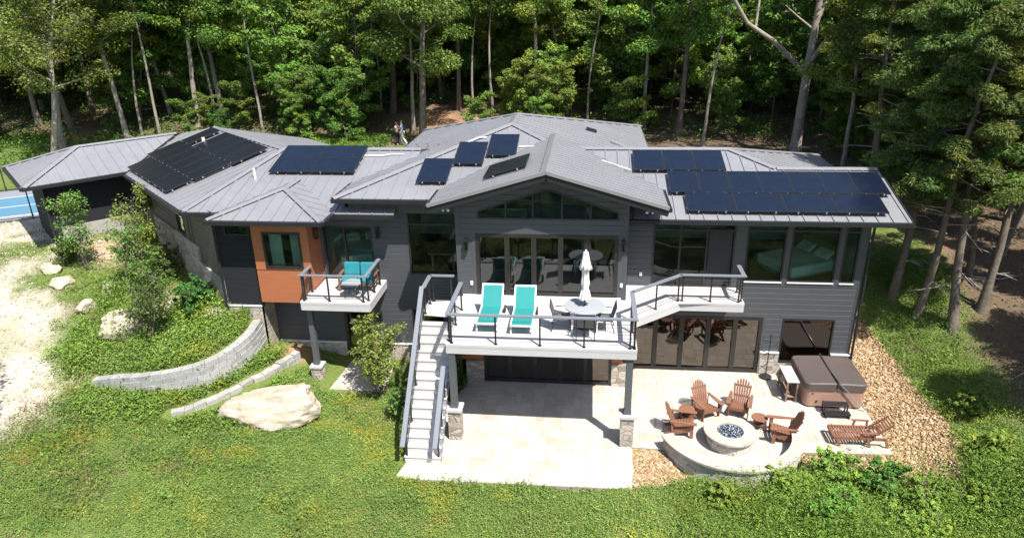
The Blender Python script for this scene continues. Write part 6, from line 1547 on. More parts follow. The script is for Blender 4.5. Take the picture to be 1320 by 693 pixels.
FILL = [('oak1',51.0,100.6,1.05),('slim',-56.1,98.7,0.89),('oak5',28.6,91.7,0.86),('oak1',-80.9,101.3,1.06),('oak5',-72.0,72.8,1.22),('oak1',-46.6,81.7,0.97),('oak5',2.2,94.1,1.25),('oak4',-12.3,103.3,0.86),('oak5',-41.7,91.3,1.03),('slim',-89.9,99.9,0.98),('oak4',-74.4,82.6,0.89),('slim',-49.3,96.4,1.22),('slim',-68.8,85.4,1.23),('oak5',-45.8,88.8,0.97),('slim',2.2,102.0,1.2),('oak1',-18.8,63.8,0.88),('oak5',-89.7,83.8,1.0),('slim',-51.5,89.5,0.96),('oak1',16.0,103.1,1.11),('oak5',-56.1,81.8,1.04),('oak4',19.4,86.6,0.99),('slim',39.8,96.3,1.24),('oak1',-69.2,80.9,1.22),('oak4',12.2,78.4,0.92),('oak4',-5.0,93.2,0.97),('oak5',39.4,82.1,1.14),('oak4',5.8,76.6,1.15),('slim',16.4,63.8,1.24),('oak2',43.2,63.1,0.98),('oak1',-65.0,63.9,1.02),('oak2',7.7,72.2,1.09),('oak2',-31.4,68.6,1.13),('oak5',54.5,81.8,0.89),('oak5',-42.4,81.7,1.23),('oak1',-30.0,95.1,1.04),('slim',-35.7,62.7,1.23),('oak1',43.5,72.2,1.0),('oak4',-7.5,97.9,1.02),('oak4',-49.8,66.1,1.0),('oak5',-70.4,96.9,1.15),('oak1',-56.1,69.7,0.98),('oak5',-18.8,103.2,0.91),('slim',7.3,56.2,0.95),('oak5',-20.6,74.2,0.95),('oak5',35.8,79.0,0.97),('oak2',-21.4,84.8,0.86),('oak1',-51.2,61.2,1.1),('oak1',-90.9,90.8,0.99),('slim',-55.9,56.8,1.12),('oak4',11.6,60.3,0.86),('slim',14.8,83.2,1.19),('oak4',-21.3,96.2,1.21),('oak5',22.5,77.8,1.18),('oak5',-27.9,89.0,1.11),('oak3',55.8,98.5,1.02),('oak4',-43.4,101.2,1.24),('oak4',35.5,57.4,1.1),('oak3',-77.8,95.4,1.25),('oak4',-84.6,94.3,0.87),('slim',-46.2,76.2,1.05),('oak1',-37.0,101.0,0.91),('oak5',-6.9,69.4,1.21),('oak5',1.2,82.2,0.88),('oak5',34.1,66.5,1.06),('oak1',-58.7,61.6,1.03),('oak1',-42.1,55.9,0.89),('oak4',-2.9,61.1,1.01),('oak4',-12.7,60.3,0.87),('oak2',-60.4,88.4,0.88),('oak5',34.6,73.4,0.98),('oak4',-14.8,96.7,1.15),('oak1',-80.0,74.4,0.92),('oak1',7.5,100.9,0.85),('oak4',42.9,78.0,0.98),('oak3',-65.3,77.6,0.88),('oak2',-9.4,78.0,0.96),('oak1',50.4,73.1,1.12),('oak2',51.5,78.1,1.16),('oak4',-24.6,70.9,1.14),('oak1',-32.8,58.8,1.12),('oak4',-24.8,77.6,0.92),('oak2',29.5,66.6,1.22),('oak4',-67.2,102.6,0.93),('oak1',18.2,58.7,1.03),('oak4',-29.4,72.5,1.06),('oak4',11.7,92.1,1.07),('oak4',-54.2,93.2,0.98),('oak4',-5.6,76.0,0.96),('oak4',24.3,58.5,1.15),('oak3',43.9,82.2,1.08),('oak1',31.6,76.7,1.14),('oak3',-35.7,94.8,0.98),('oak3',-53.4,103.2,1.1),('oak3',-2.6,66.2,1.03),('slim',50.1,92.6,1.24),('oak4',-78.9,84.2,1.12),('oak1',45.8,87.5,1.1),('oak1',-64.1,99.1,1.04),('oak1',-64.2,59.5,0.89),('oak1',-91.6,94.8,1.09),('oak4',-17.3,80.2,1.03),('oak1',-31.0,101.1,0.96),('oak2',-83.8,90.1,1.12),('oak4',44.1,101.9,1.04),('oak4',26.8,71.8,1.01),('oak3',-34.5,55.1,1.15),('oak1',-62.9,80.9,1.0),('oak3',1.4,68.1,0.88),('oak4',-6.7,87.1,1.02),('oak4',-13.0,75.8,0.97),('oak1',5.2,84.1,1.14),('slim',13.0,66.2,1.19),('oak1',-43.0,60.5,1.1),('oak2',15.5,94.4,1.0),('oak1',-64.7,94.9,1.0),('oak1',-37.0,84.3,1.05),('oak1',19.3,72.4,1.0),('oak2',-17.7,69.2,1.08),('oak2',-42.8,69.5,1.06),('oak2',8.3,66.7,0.91),('slim',35.1,84.3,1.05),('oak4',33.0,97.8,0.86),('oak4',-48.0,71.6,1.02),('oak4',59.1,102.6,1.01),('slim',24.2,86.0,0.88),('oak1',-38.5,58.8,0.86),('oak1',6.3,61.4,1.16),('slim',-74.3,90.8,1.12),('oak5',25.4,98.3,1.03),('slim',10.8,84.0,0.87),('oak1',-7.1,82.7,0.87),('oak5',19.9,93.4,0.95),('oak5',27.3,63.1,1.09),('oak3',46.9,97.9,1.09),('oak2',-11.9,83.3,1.13),('oak2',-13.7,69.9,1.23),('oak4',-17.8,87.2,0.91),('oak4',-54.2,65.6,1.03),('oak4',-33.8,80.4,0.91),('oak2',53.2,86.4,1.13),('oak3',-10.8,93.0,1.1),('oak2',-67.1,69.8,1.17),('oak4',-82.0,81.3,1.02),('oak5',-51.0,79.5,1.03),('oak2',15.1,74.8,0.9),('oak4',-79.1,90.7,0.9),('oak3',1.0,76.9,1.17),('oak1',11.8,71.1,0.91),('oak1',24.6,93.7,0.87),('oak4',37.2,102.7,1.12),('oak4',20.0,39.8,1.03),('jun1',24.2,35.2,0.87),('jun3',26.6,54.1,0.91),('jun3',26.6,48.9,0.99),('jun2',28.9,40.5,1.07),('jun3',32.8,49.7,1.01),('oak4',24.9,40.6,0.94),('oak4',20.3,49.8,1.04),('oak4',36.9,53.8,1.09),('oak4',31.2,53.3,1.06),('jun1',21.4,55.2,1.05),('jun3',22.0,45.9,0.85),('jun2',30.7,45.4,0.94),('jun1',26.8,44.2,1.13),('jun3',18.1,53.0,1.06),('jun1',18.2,46.5,1.05),('oak4',23.8,51.5,0.81),('jun1',22.8,31.8,0.85),('oak1',-40.7,51.4,1.04),('oak1',-47.9,47.6,0.85),('oak5',-45.3,41.1,1.01),('oak5',-43.4,45.6,1.01),('feather',-34.3,40.9,0.89),('feather',-47.2,56.6,0.87),('oak5',-40.6,40.9,1.08),('oak3',-55.5,51.4,1.05),('oak3',-49.7,53.3,1.03),('feather',-44.8,52.9,0.94),('oak3',-60.2,56.2,0.89),('oak1',-51.5,49.6,0.98),('oak5',-51.3,56.9,0.92),('jun2',24.6,22.5,0.9),('jun3',22.3,20.3,0.91),('jun2',17.9,17.2,0.93),('jun1',21.7,13.3,0.93),('jun2',26.7,18.9,0.96),('jun2',25.7,15.1,0.96),('jun1',22.0,17.2,1.0),('jun1',20.0,23.6,0.97),('jun1',18.7,13.2,0.81),('jun3',17.9,20.9,0.89),('jun2',26.7,25.0,0.89),('under1',-65.0,71.6,1.09),('under2',22.0,67.2,1.21),('under1',-62.6,65.0,0.78),('under2',1.1,70.6,0.88),('under1',-58.7,75.8,1.08),('under1',4.9,72.4,1.38),('under2',41.6,59.8,1.21),('under1',-39.6,65.6,0.76),('under1',13.2,52.5,1.31),('under1',-61.9,58.4,1.14),('under1',35.8,75.3,0.97),('under1',-32.3,63.9,1.29),('under1',-25.3,75.2,0.83),('under1',-62.8,72.4,0.85),('under1',-4.3,69.7,1.14),('under1',23.9,72.2,1.45),('under1',-0.9,72.7,1.11),('under1',7.0,68.9,1.26),('under2',42.6,75.3,0.95),('under1',39.8,61.4,1.36),('under2',-10.1,70.0,1.44),('under1',-13.0,62.8,1.39),('under2',3.7,67.9,1.12),('under2',-20.2,52.5,1.33),('under2',-21.6,62.4,1.32),('under1',-62.8,74.7,1.4),('under2',-57.3,53.5,1.12),('under1',-40.2,69.7,1.27),('under1',32.0,57.3,1.49),('under1',-21.3,65.7,1.5),('under1',-6.8,73.3,1.15),('under1',-4.7,63.9,1.47),('under2',-13.4,73.5,1.37),('under1',24.1,75.5,1.05),('under1',-37.9,74.8,0.88),('under2',-5.5,59.4,1.41),('under1',-7.1,63.8,0.84),('under2',16.4,67.4,0.96),('under2',-44.9,59.3,0.96),('under2',-1.4,75.5,1.48),('under2',-56.0,64.4,0.83),('under1',4.2,58.7,1.03),('under1',-49.0,76.0,0.77),('under2',0.5,58.4,0.81),('under1',38.2,74.6,1.31),('under1',-24.9,68.6,1.16),('under1',-49.7,69.4,1.24),('under1',-54.5,71.9,1.4),('under1',13.1,73.4,0.83),('under1',-40.4,72.0,0.84),('under1',41.7,67.5,1.27),('under2',27.9,73.8,1.39),('under1',7.0,63.7,1.23),('under2',39.9,72.8,0.9),('under2',30.6,60.8,1.35),('under1',22.0,63.5,1.42),('under1',19.5,63.6,0.86),('under2',9.5,51.6,0.96),('under1',-18.7,75.5,1.23),('under2',-27.2,55.1,0.78),('under1',-55.0,59.0,0.98),('under1',15.1,57.7,0.86),('under1',12.2,54.8,0.76),('under2',28.4,52.3,1.22),('under1',-52.5,54.2,0.88),('under2',1.3,74.7,1.28),('under1',4.4,64.8,1.23),('under1',-60.4,64.3,1.38),('under2',10.5,68.6,0.84),('under2',-22.1,55.5,1.5),('under2',-26.5,65.4,1.15),('under2',-32.3,61.0,1.42),('under1',-15.5,75.2,0.98),('under1',39.2,63.6,0.82),('under1',-44.6,55.2,1.44),('under1',30.1,71.4,0.78),('under2',27.7,59.8,1.18),('under1',26.2,51.6,0.86),('under1',-29.0,62.5,1.24),('under1',21.0,73.8,1.1),('under2',-34.5,72.1,0.77),('under2',-36.9,71.1,1.02),('under2',25.4,64.5,1.3),('under2',15.0,69.5,1.28),('under1',23.8,61.2,1.09),('under2',-48.0,63.1,0.77),('under1',-19.9,71.9,0.79),('under1',25.1,68.3,1.33),('under1',29.2,54.8,1.33),('under1',38.3,65.9,1.27),('under1',-58.9,67.8,1.23),('under1',33.5,63.5,1.16),('under1',2.2,64.9,0.79),('under1',15.4,72.2,1.17),('under2',-40.5,59.7,0.81),('under2',-32.6,70.7,1.07),('under1',7.4,58.5,1.41),('under1',-27.9,59.1,0.84),('under1',-57.5,73.9,1.28),('under2',-22.9,60.4,1.41),('under2',-16.7,62.7,1.36),('under1',-29.8,56.4,1.15),('under1',-55.4,67.6,1.07),('under1',16.7,61.6,1.11),('under2',-37.0,65.0,0.89),('under2',-14.2,65.7,1.1),('under2',37.6,60.4,1.15),('under1',17.3,74.3,1.28),('under1',-30.5,58.5,0.81),('under1',-42.1,73.4,0.91),('under1',-16.5,65.8,0.83),('under1',-54.2,62.4,1.23),('under2',-19.4,58.8,1.2),('under2',35.4,68.7,1.47),('under1',1.7,62.1,1.47),('under2',15.6,53.9,0.93),('under1',-11.8,65.3,1.42),('under1',-19.9,56.7,1.05),('under1',-17.5,52.0,1.39),('under1',12.5,57.3,1.42),('under2',-15.4,71.9,0.85),('under2',-31.8,75.6,1.32),('under2',34.0,59.5,1.31),('under1',31.9,73.8,0.9),('under1',-25.3,62.2,1.15),('under2',1.9,53.6,1.38),('under1',-4.4,72.9,1.4),('under1',9.9,54.6,1.1),('under2',13.2,62.6,1.31),('under1',-51.9,75.1,1.1),('under2',-38.2,53.1,0.99),('under2',-55.3,74.6,1.19),('under1',-29.4,65.2,0.91),('under2',-19.4,67.8,0.9),('under1',-1.0,63.6,1.49),('under2',-25.9,57.7,0.79),('under1',-38.6,67.7,0.79),('under2',18.8,69.8,0.77),('under2',40.1,57.8,0.98),('under1',-10.3,61.3,1.39),('under2',-64.0,67.5,1.44),('under2',18.7,66.0,0.93),('under2',0.7,55.6,1.0),('under2',-27.9,69.3,0.88),('under1',-31.4,54.8,1.44),('under1',-8.0,60.7,1.29),('under2',-53.7,56.4,0.84),('under2',10.4,66.1,1.15),('under2',20.7,59.7,1.04),('under1',-48.6,59.4,1.28),('under2',-22.6,67.6,0.81),('under1',-27.2,73.5,1.15),('under2',-18.3,54.3,1.0),('under1',39.1,68.4,0.91),('under1',-35.5,59.5,0.81),('under2',-9.2,75.4,0.86),('under1',-29.1,75.1,0.9),('under1',-61.7,69.2,0.8),('under1',-43.9,66.9,0.91),('under1',3.3,75.7,0.83),('under1',-40.7,62.3,1.27),('under2',12.5,76.0,0.98),('under1',-22.9,53.2,1.43),('under1',-62.9,61.6,1.14),('under2',-22.1,69.9,0.8),('under2',-59.3,58.7,0.87),('under2',-16.9,58.9,0.81),('under1',-55.0,53.6,0.9),('under2',-60.5,72.5,1.16),('under1',-5.1,67.0,0.94),('under1',-17.4,73.3,1.26),('under1',-10.2,67.4,1.27),('under2',16.8,55.9,0.91),('under2',19.5,56.6,0.88),('under1',-46.9,65.8,1.46),('under2',16.3,51.7,1.16),('under1',-35.5,52.2,1.41),('under1',10.5,73.5,1.22),('under1',6.1,66.4,1.21),('under1',6.2,54.1,1.45),('under1',-43.7,71.9,1.0),('under2',-53.1,67.9,1.45),('under1',32.3,70.2,1.28),('under1',22.0,70.8,1.22),('under1',-0.6,68.9,1.2),('under2',3.7,56.4,0.96),('under1',38.5,55.9,1.47),('under2',9.2,61.1,1.5),('under1',-12.6,67.6,1.46),('under1',-47.2,68.9,0.89),('under1',-33.9,74.5,0.88),('under1',-3.1,58.7,1.39),('under1',-23.1,73.4,1.13),('under1',-51.8,65.1,0.81),('under2',36.9,71.7,1.2),('under1',7.8,75.6,1.28),('under2',36.3,62.4,1.09),('under1',-8.0,71.4,1.46),('under1',14.5,60.1,1.02),('under1',-35.1,67.5,0.99),('under1',-44.9,63.3,1.21),('under2',-11.3,71.8,1.26),('under1',27.8,56.9,1.48),('under1',-52.7,58.6,1.38),('under2',-59.6,70.1,1.45),('under2',-24.1,64.1,1.0),('under1',-40.1,74.6,0.78),('under1',30.7,63.7,1.0),('under1',34.0,52.8,1.31),('under1',41.6,70.4,0.88),('under1',43.8,69.0,1.29),('under2',-14.4,58.4,1.23),('under2',-43.7,75.7,0.81),('under1',-46.0,73.8,1.26),('under2',-18.8,61.6,0.79),('under1',-4.8,50.4,0.79),('under2',2.9,48.9,0.83),('under2',-26.2,48.1,0.48),('under1',-2.9,52.2,0.82),('under2',-19.2,49.7,0.46),('under1',-3.9,47.9,0.5),('under2',-27.1,51.4,0.76),('under1',-2.1,49.0,0.74),('under1',-6.1,51.9,0.64),('under1',-20.3,47.9,0.53),('under1',9.6,49.5,0.49),('under2',-29.3,48.6,0.62),('under2',-7.3,47.9,0.68),('under1',-21.8,49.4,0.72),('under1',-27.7,48.2,0.49),('under1',-22.0,51.7,0.72),('under1',-17.2,50.2,0.83),('under1',-16.9,47.6,0.76),('under1',22.3,43.9,0.86),('under2',21.6,34.9,0.57),('under1',17.5,42.2,0.66),('under1',23.1,39.8,0.48),('under1',17.9,44.7,0.59),('under2',28.9,43.3,0.54),('under2',19.6,33.8,0.59),('under2',24.3,46.1,0.65),('under2',16.3,39.9,0.58),('under1',29.6,47.1,0.76),('under1',17.5,38.2,0.64),('under2',23.9,49.4,0.84),('under1',27.3,42.1,0.67),('under2',15.6,42.9,0.55),('under2',20.5,42.2,0.7),('under1',15.7,46.7,0.54),('under1',20.5,37.7,0.9),('under2',18.1,50.3,0.55),('under1',34.7,50.3,0.73),('under2',31.1,48.3,0.52),('under1',19.9,48.0,0.9),('under1',23.0,37.8,0.86),('under1',26.2,38.6,0.62),('under1',16.1,32.1,0.75),('under2',28.3,50.3,0.92),('under1',21.3,32.8,0.47),('under1',18.9,0.2,0.78),('under2',-15.9,-12.7,0.79),('under1',15.6,-2.6,0.83),('under2',-6.8,-13.1,0.73),('under1',18.8,-11.7,0.68),('under2',-12.4,-4.2,0.81),('under1',0.1,-9.3,0.82),('under1',8.3,-6.0,0.72),('under1',-20.8,-9.4,0.81),('under1',-20.1,7.8,0.69),('under1',-10.8,2.5,0.7),('under2',14.2,-12.1,0.76),('under1',10.3,-2.3,0.63),('under2',10.4,-12.3,0.68),('under2',20.6,8.4,0.79),('under2',9.0,6.6,0.79),('under1',-22.6,6.8,0.74),('under2',4.1,-5.5,0.84),('under2',18.3,6.1,0.6),('under1',-3.8,-10.0,0.83),('under1',-20.2,-3.5,0.65),('under2',-22.9,-1.0,0.81),('under1',-0.9,7.7,0.84),('under1',15.7,5.1,0.63),('under1',-12.6,6.8,0.75),('under1',2.5,-8.7,0.8),('under1',7.0,-11.5,0.69),('under1',19.0,-8.1,0.61),('under1',-23.8,4.5,0.77),('under2',-5.5,-3.6,0.62),('under2',-16.2,7.7,0.71),('under1',23.5,-0.8,0.83),('under2',-21.5,-6.4,0.65),('under2',6.2,3.9,0.84),('under1',-8.0,-2.7,0.69),('under1',0.4,-13.0,0.62),('under1',-4.7,2.2,0.81),('under1',-8.2,4.6,0.64),('under2',-8.4,7.8,0.72),('under2',-14.3,1.6,0.84),('under2',5.6,-7.4,0.61),('under1',-10.2,-9.5,0.76),('under1',23.1,7.3,0.69),('under2',17.1,8.5,0.62),('under1',-20.2,3.6,0.7),('under1',16.7,-6.6,0.72),('under1',6.1,-3.2,0.82),('under2',-17.6,-4.3,0.79)]
for i, (k, x, y, s) in enumerate(FILL):
    lab, gr = (('dark evergreen deep in the right-hand woods', 'evergreens deep in the right-hand woods') if k[:3] == 'jun' else ('small leafy understory tree in the shade of the forest', 'understory trees in the forest') if k[:5] == 'under' else ('leafy woodland tree deep in the forest behind the house', 'trees deep in the forest behind the house'))
    put_tree(k, x, y, i * 2.399, s, lab, gr, tilt=(math.sin(i * 3.1) * .07, math.cos(i * 1.7) * .09))


# ------------------------------------------------------------------ young trees near the house
def sapling(name, label, loc, seed, stems, h, spread, nper, base, cat='tree', size=.085, low=.3, kclump=16):
    rnd = random.Random(seed); g = np.random.default_rng(seed)
    x, y = loc; th = thing(name, label, cat, (x, y, gz(x, y)))
    m = MB(); C = []; Rd = []
    for s in range(stems):
        a = rnd.uniform(0, 6.28); tip = Vector((math.cos(a), math.sin(a), 0)) * spread * rnd.uniform(.2, .9) + Vector((0, 0, h * rnd.uniform(.8, 1)))
        b0 = Vector((rnd.uniform(-.08, .08), rnd.uniform(-.08, .08), -.1)); P = [b0.lerp(tip, i / 5) + Vector((rnd.uniform(-.06, .06), rnd.uniform(-.06, .06), 0)) for i in range(6)]
        m.tube(P, [.035 * (1 - .8 * i / 5) for i in range(6)], 6)
        for k in range(kclump):
            t = low + (1 - low) * rnd.random(); f = t * 5; i = min(4, int(f)); p = P[i].lerp(P[i + 1], f - i)
            az = rnd.uniform(0, 6.28); ln = spread * (1.05 - .65 * t) * rnd.uniform(.4, 1); e = p + Vector((math.cos(az) * ln, math.sin(az) * ln, ln * rnd.uniform(.2, .8)))
            m.tube([p, p.lerp(e, .5) + Vector((0, 0, .04)), e], [.012, .009, .004], 4, caps=False); C += [e[:], p.lerp(e, .6)[:]]; Rd += [rnd.uniform(.14, .34) * h / 3.0] * 2
    m.build('trunk', M['bark'], th, world=False)
    p, nr, L, t = clump_leaves(C, Rd, nper, g, base, flat=.8, size=size, yellow=.15)
    leaf_mesh('crown', p, nr, L, .6, t, M['leaf'], th, seed=seed)
sapling('young_tree', 'slender young tree with light green leaves in front of the garage wall', (-20.63, 24.79), 41, 3, 3.4, .85, 22, (.145, .235, .045), kclump=20)
sapling('young_tree', 'young multi-stemmed tree before the stone base of the angled wing', (-18.7, 25.5), 42, 3, 3.7, 1.05, 22, (.135, .225, .042), kclump=22)
sapling('young_tree', 'loose young tree on the slope between the terrace boulders and the wing wall', (-17.6, 24.0), 52, 3, 2.8, .95, 22, (.125, .20, .044), kclump=20)
sapling('young_tree', 'open bushy young tree with pale twin stems beside the large terrace boulder', (-15.49, 20.7), 43, 4, 2.9, 1.05, 24, (.12, .175, .05), size=.075, kclump=20)
sapling('young_tree', 'bright green young tree between the stairs and the balcony', (-7.1, 20.55), 44, 4, 2.9, .9, 34, (.18, .31, .062), size=.08, kclump=22)
sapling('shrub', 'dark green shrub growing against the left side of the stairs', (-5.9, 19.3), 45, 4, 1.15, .6, 26, (.09, .18, .04), 'shrub', low=.1)
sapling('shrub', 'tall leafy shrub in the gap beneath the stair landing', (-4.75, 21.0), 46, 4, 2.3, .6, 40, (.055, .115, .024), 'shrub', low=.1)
sapling('shrub', 'dark green shrub hugging the angled stone wall below its window', (-17.2, 24.9), 47, 4, 1.3, .9, 40, (.08, .155, .036), 'shrub', low=.1)
sapling('shrub', 'broad-leaved green shrub near the foot of the wing wall', (-14.4, 22.4), 48, 5, 1.1, .95, 50, (.10, .21, .045), 'shrub', low=.1, size=.11)
sapling('shrub', 'leafy shrub under the garage corner', (-21.9, 25.2), 49, 3, 1.1, .7, 40, (.11, .17, .04), 'shrub', low=.1)

for i, (x, y, h, sp) in enumerate(((5.9, 16.6, .75, .6), (7.3, 17.0, .95, .75), (8.3, 16.7, .85, .7), (9.4, 16.3, .8, .75), (6.7, 15.9, .8, .7), (10.6, 16.4, .8, .7), (8.9, 15.5, .7, .75), (3.9, 16.2, .55, .5), (11.9, 18.2, .8, .7), (12.3, 20.3, .75, .7))):
    sapling('leafy_bush', 'bright green ferny bush in the weeds below the seat wall and rock bed', (x, y), 70 + i, 6, h, sp, 60, (.15, .27, .045), 'bush', size=.075, low=.08, kclump=13)
for o in [o for o in COL.objects if o.name.startswith('leafy_bush') and o.parent is None]: o['group'] = 'ferny bushes along the lower edge of the patio and rock bed'
# ------------------------------------------------------------------ weeds and lawn
LOWW = [(-10.5, 21.85, .88), (-10.85, 21.0, .84), (-11.04, 20.45, .80), (-11.4, 19.95, .77), (-11.9, 19.2, .72), (-12.6, 18.5, .64), (-13.4, 18.05, .54)]
def veg_mask(x, y):
    ok = np.ones(x.shape, bool)
    for P in PAVED: ok &= ~in_poly(x, y, P)
    ok &= poly_dist(x, y, [(-11.7, 22.0), (-13.0, 22.0), (-20.5, 29.0), (-24, 33), (-10, 36), (9.6, 36), (9.6, 23), (5, 21), (-4.2, 21.7), (-4.4, 23.0), (-11.7, 23.0)]) < .02
    ok &= ~((np.hypot(x - 4.55, y - 18.85) < 2.26) & (y < 19))
    ok &= ~((x > -9.45) & (x < -7.0) & (y > 20.65) & (y < 23))
    s = wall_side(x, y); ok &= ~((s > -.08) & (s < .30) & (x > -16.8))
    for (ax, ay, _), (bx, by_, _) in zip(LOWW[:-1], LOWW[1:]):
        dx, dy = bx - ax, by_ - ay; t_ = np.clip(((x - ax) * dx + (y - ay) * dy) / (dx * dx + dy * dy), 0, 1)
        ok &= np.hypot(x - ax - t_ * dx, y - ay - t_ * dy) > .3
    ok &= ~((x > -5.35) & (x < -4.15) & (y > 16.8) & (y < 20.2))
    ok &= ~((np.hypot((x + 10.25) / 1.15, (y - 18.72) / .55) < .72))
    return ok
def weeds(name, n, region, seed, hfun, dens, colors, leaf, nper, spread, ratio=.55, up=.8):
    g = np.random.default_rng(seed)
    x = g.uniform(region[0], region[1], n); y = g.uniform(region[2], region[3], n)
    k = veg_mask(x, y) & (g.uniform(0, 1, n) < dens(x, y)); x, y = x[k], y[k]
    z = ground(x, y); h = hfun(x, y) * g.uniform(.6, 1.35, len(x))
    N_ = len(x)
    px = np.repeat(x, nper) + g.normal(size=N_ * nper) * np.repeat(spread * (h + .12), nper); py = np.repeat(y, nper) + g.normal(size=N_ * nper) * np.repeat(spread * (h + .12), nper)
    pz = np.repeat(z, nper) + np.repeat(h, nper) * g.uniform(.08, 1.0, N_ * nper) ** .8
    base = np.asarray(colors)[g.choice(len(colors), N_)] * g.uniform(.75, 1.25, (N_, 1))
    patch = tuft(x, y, .9, 2)[:, None]; base = base * (1 + .35 * (patch - .5)) * np.where(tuft(x, y, 2.6, 5)[:, None] > .70, np.array([[1.35, 1.08, .85]]), 1.0)
    t = np.repeat(base, nper, 0) * g.uniform(.8, 1.2, (N_ * nper, 1))
    nr = g.normal(size=(N_ * nper, 3)) * .30 + np.array([0, 0, up])
    L = np.repeat(leaf * (.7 + 1.1 * np.minimum(h, .6)), nper) * g.uniform(.6, 1.4, N_ * nper)
    kk = veg_mask(px, py)
    o = leaf_mesh(name, np.stack([px, py, pz], -1)[kk], nr[kk], L[kk], ratio, t[kk], M['weed'], None, seed=seed)
    tag(o, kind='stuff'); return o
def d_gravel(x, y): return 1 - .975 * smooth(-.7, .5, gravel_d(x, y) + 1.6 * (tuft(x, y, 2.1) - .5))
def d_rocks(x, y): return 1 - smooth(-.15, .1, np.maximum(poly_dist(x, y, ROCKS), poly_dist(x, y, ROCKS2)))
def d_soil(x, y): return 1 - .8 * np.maximum(np.maximum(smooth(.6, 0, np.hypot((x + 10.9) / .9, (y - 22.3) / .8) - .6), smooth(0, .8, 1.0 - np.hypot((x + 20.6) / 2.2, (y - 26.4) / 2.0))), .8 * smooth(0, .8, 1.1 - np.hypot((x + 15.9) / 1.4, (y - 23.8) / 1.2)))
def dens_lawn(x, y):
    d = d_gravel(x, y) * d_rocks(x, y) * d_soil(x, y) * (1 - .8 * smooth(12.4, 14.2, x - .12 * (y - 18)))
    bare = smooth(.52, .72, tuft(x, y, 1.4, 7)) * smooth(-7, -12, x) * smooth(19.5, 17, y)
    return d * (1 - .85 * bare)
def h_lawn(x, y):
    h = .07 + .09 * tuft(x, y, 1.9, 1)
    h = h + .30 * smooth(0, .6, wall_side(x, y)) * smooth(-18.5, -16, x) + .12 * smooth(.6, 1.0, tuft(x, y, 1.3, 4))
    return h
GREENS = [(.165, .265, .058), (.190, .290, .066), (.125, .225, .048), (.215, .295, .070), (.175, .250, .062)]
weeds('lawn', 26000, (-26.5, 14.5, 12.6, 30.2), 101, lambda x, y: h_lawn(x, y) * .85, dens_lawn, GREENS, .062, 22, .5)
weeds('lawn', 34000, (-19, 13, 13.2, 18.6), 103, lambda x, y: h_lawn(x, y) * .6, dens_lawn, GREENS + [(.19, .26, .06), (.21, .25, .06)], .048, 16, .6)
weeds('clover_clumps', 4200, (-19, 12, 13.2, 21.5), 104, lambda x, y: .11 + .2 * tuft(x, y, 3.0, 41), lambda x, y: dens_lawn(x, y) * smooth(.45, .62, tuft(x, y, 3.4, 42)), GREENS + [(.085, .19, .04), (.075, .165, .036)], .055, 46, .5, up=.9)
weeds('dry_weeds', 1500, (-19.5, -8, 13.3, 18.8), 115, lambda x, y: .14 + .18 * tuft(x, y, 2, 51), lambda x, y: .8 * smooth(-8.5, -14, x) * smooth(.5, .7, tuft(x, y, 1.5, 52)), [(.26, .20, .12), (.22, .15, .10), (.30, .25, .13), (.16, .17, .06)], .13, 14, .4, ratio=.16, up=.15)
DARKG = [(.125, .215, .036), (.150, .240, .040), (.175, .262, .046), (.132, .220, .036)]
def dens_tall(x, y):
    a = smooth(2.2, 3.4, x) * smooth(17.6, 16.6, y + .18 * np.abs(x - 4.6) * (x < 7)) * smooth(.3, .5, tuft(x, y, 1.5, 9) + .12)
    b = smooth(-.2, .35, np.minimum(x - (10.75 + .25 * np.sin(y)), 13.4 - x + .1 * (y - 20))) * (y > 16) * (y < 28.5)
    c = smooth(.5, .8, tuft(x, y, 1.1, 11)) * .5 * (x < -5.6)
    e = smooth(.4, 0, np.abs(y - 21.0 + .0 * x) - .5) * (x > -12) * (x < -10.6) * .9
    return np.clip(np.maximum(np.maximum(a, b), np.maximum(c * .55, e)), 0, 1) * d_rocks(x, y) * d_gravel(x, y) * d_soil(x, y)
weeds('weeds', 13000, (-21, 14, 14.0, 28.5), 105, lambda x, y: .20 + .26 * tuft(x, y, 1.7, 3) + .16 * (x > 5) * (y < 17.6), dens_tall, DARKG, .058, 46, .42, ratio=.34, up=.6)
weeds('weeds', 1600, (-16.8, -10.5, 17.6, 22), 106, lambda x, y: .18 + .22 * tuft(x, y, 1.7, 3), lambda x, y: .9 * d_soil(x, y) * (wall_side(x, y) < 0) * (wall_side(x, y) > -2.0), DARKG, .085, 24, .45, up=.6)
LIGHTG = [(.17, .25, .05), (.20, .265, .055), (.14, .23, .045)]
weeds('meadow_grass', 3000, (-20, 13.5, 13.4, 24), 109, lambda x, y: .13 + .20 * tuft(x, y, 1.6, 21), lambda x, y: dens_lawn(x, y) * smooth(.45, .7, tuft(x, y, 1.2, 22)), LIGHTG, .19, 16, .35, ratio=.11, up=.12)
weeds('terrace_weeds', 1500, (-19, -11.5, 18.8, 26.5), 118, lambda x, y: .25 + .55 * smooth(.4, .75, tuft(x, y, 1.5, 61)), lambda x, y: dens_lawn(x, y) * (wall_side(x, y) > .2) * smooth(.3, .5, tuft(x, y, 1.2, 62)), DARKG + [(.19, .29, .055)], .075, 60, .36, ratio=.42, up=.5)
weeds('tall_weeds', 2600, (-21, 13.5, 13.6, 27), 110, lambda x, y: .25 + .3 * tuft(x, y, 1.6, 31), lambda x, y: dens_lawn(x, y) * np.maximum(smooth(.62, .8, tuft(x, y, 1.5, 32)), .75 * (wall_side(x, y) > .2) * (x > -18.5)), DARKG, .10, 24, .36, ratio=.4, up=.5)
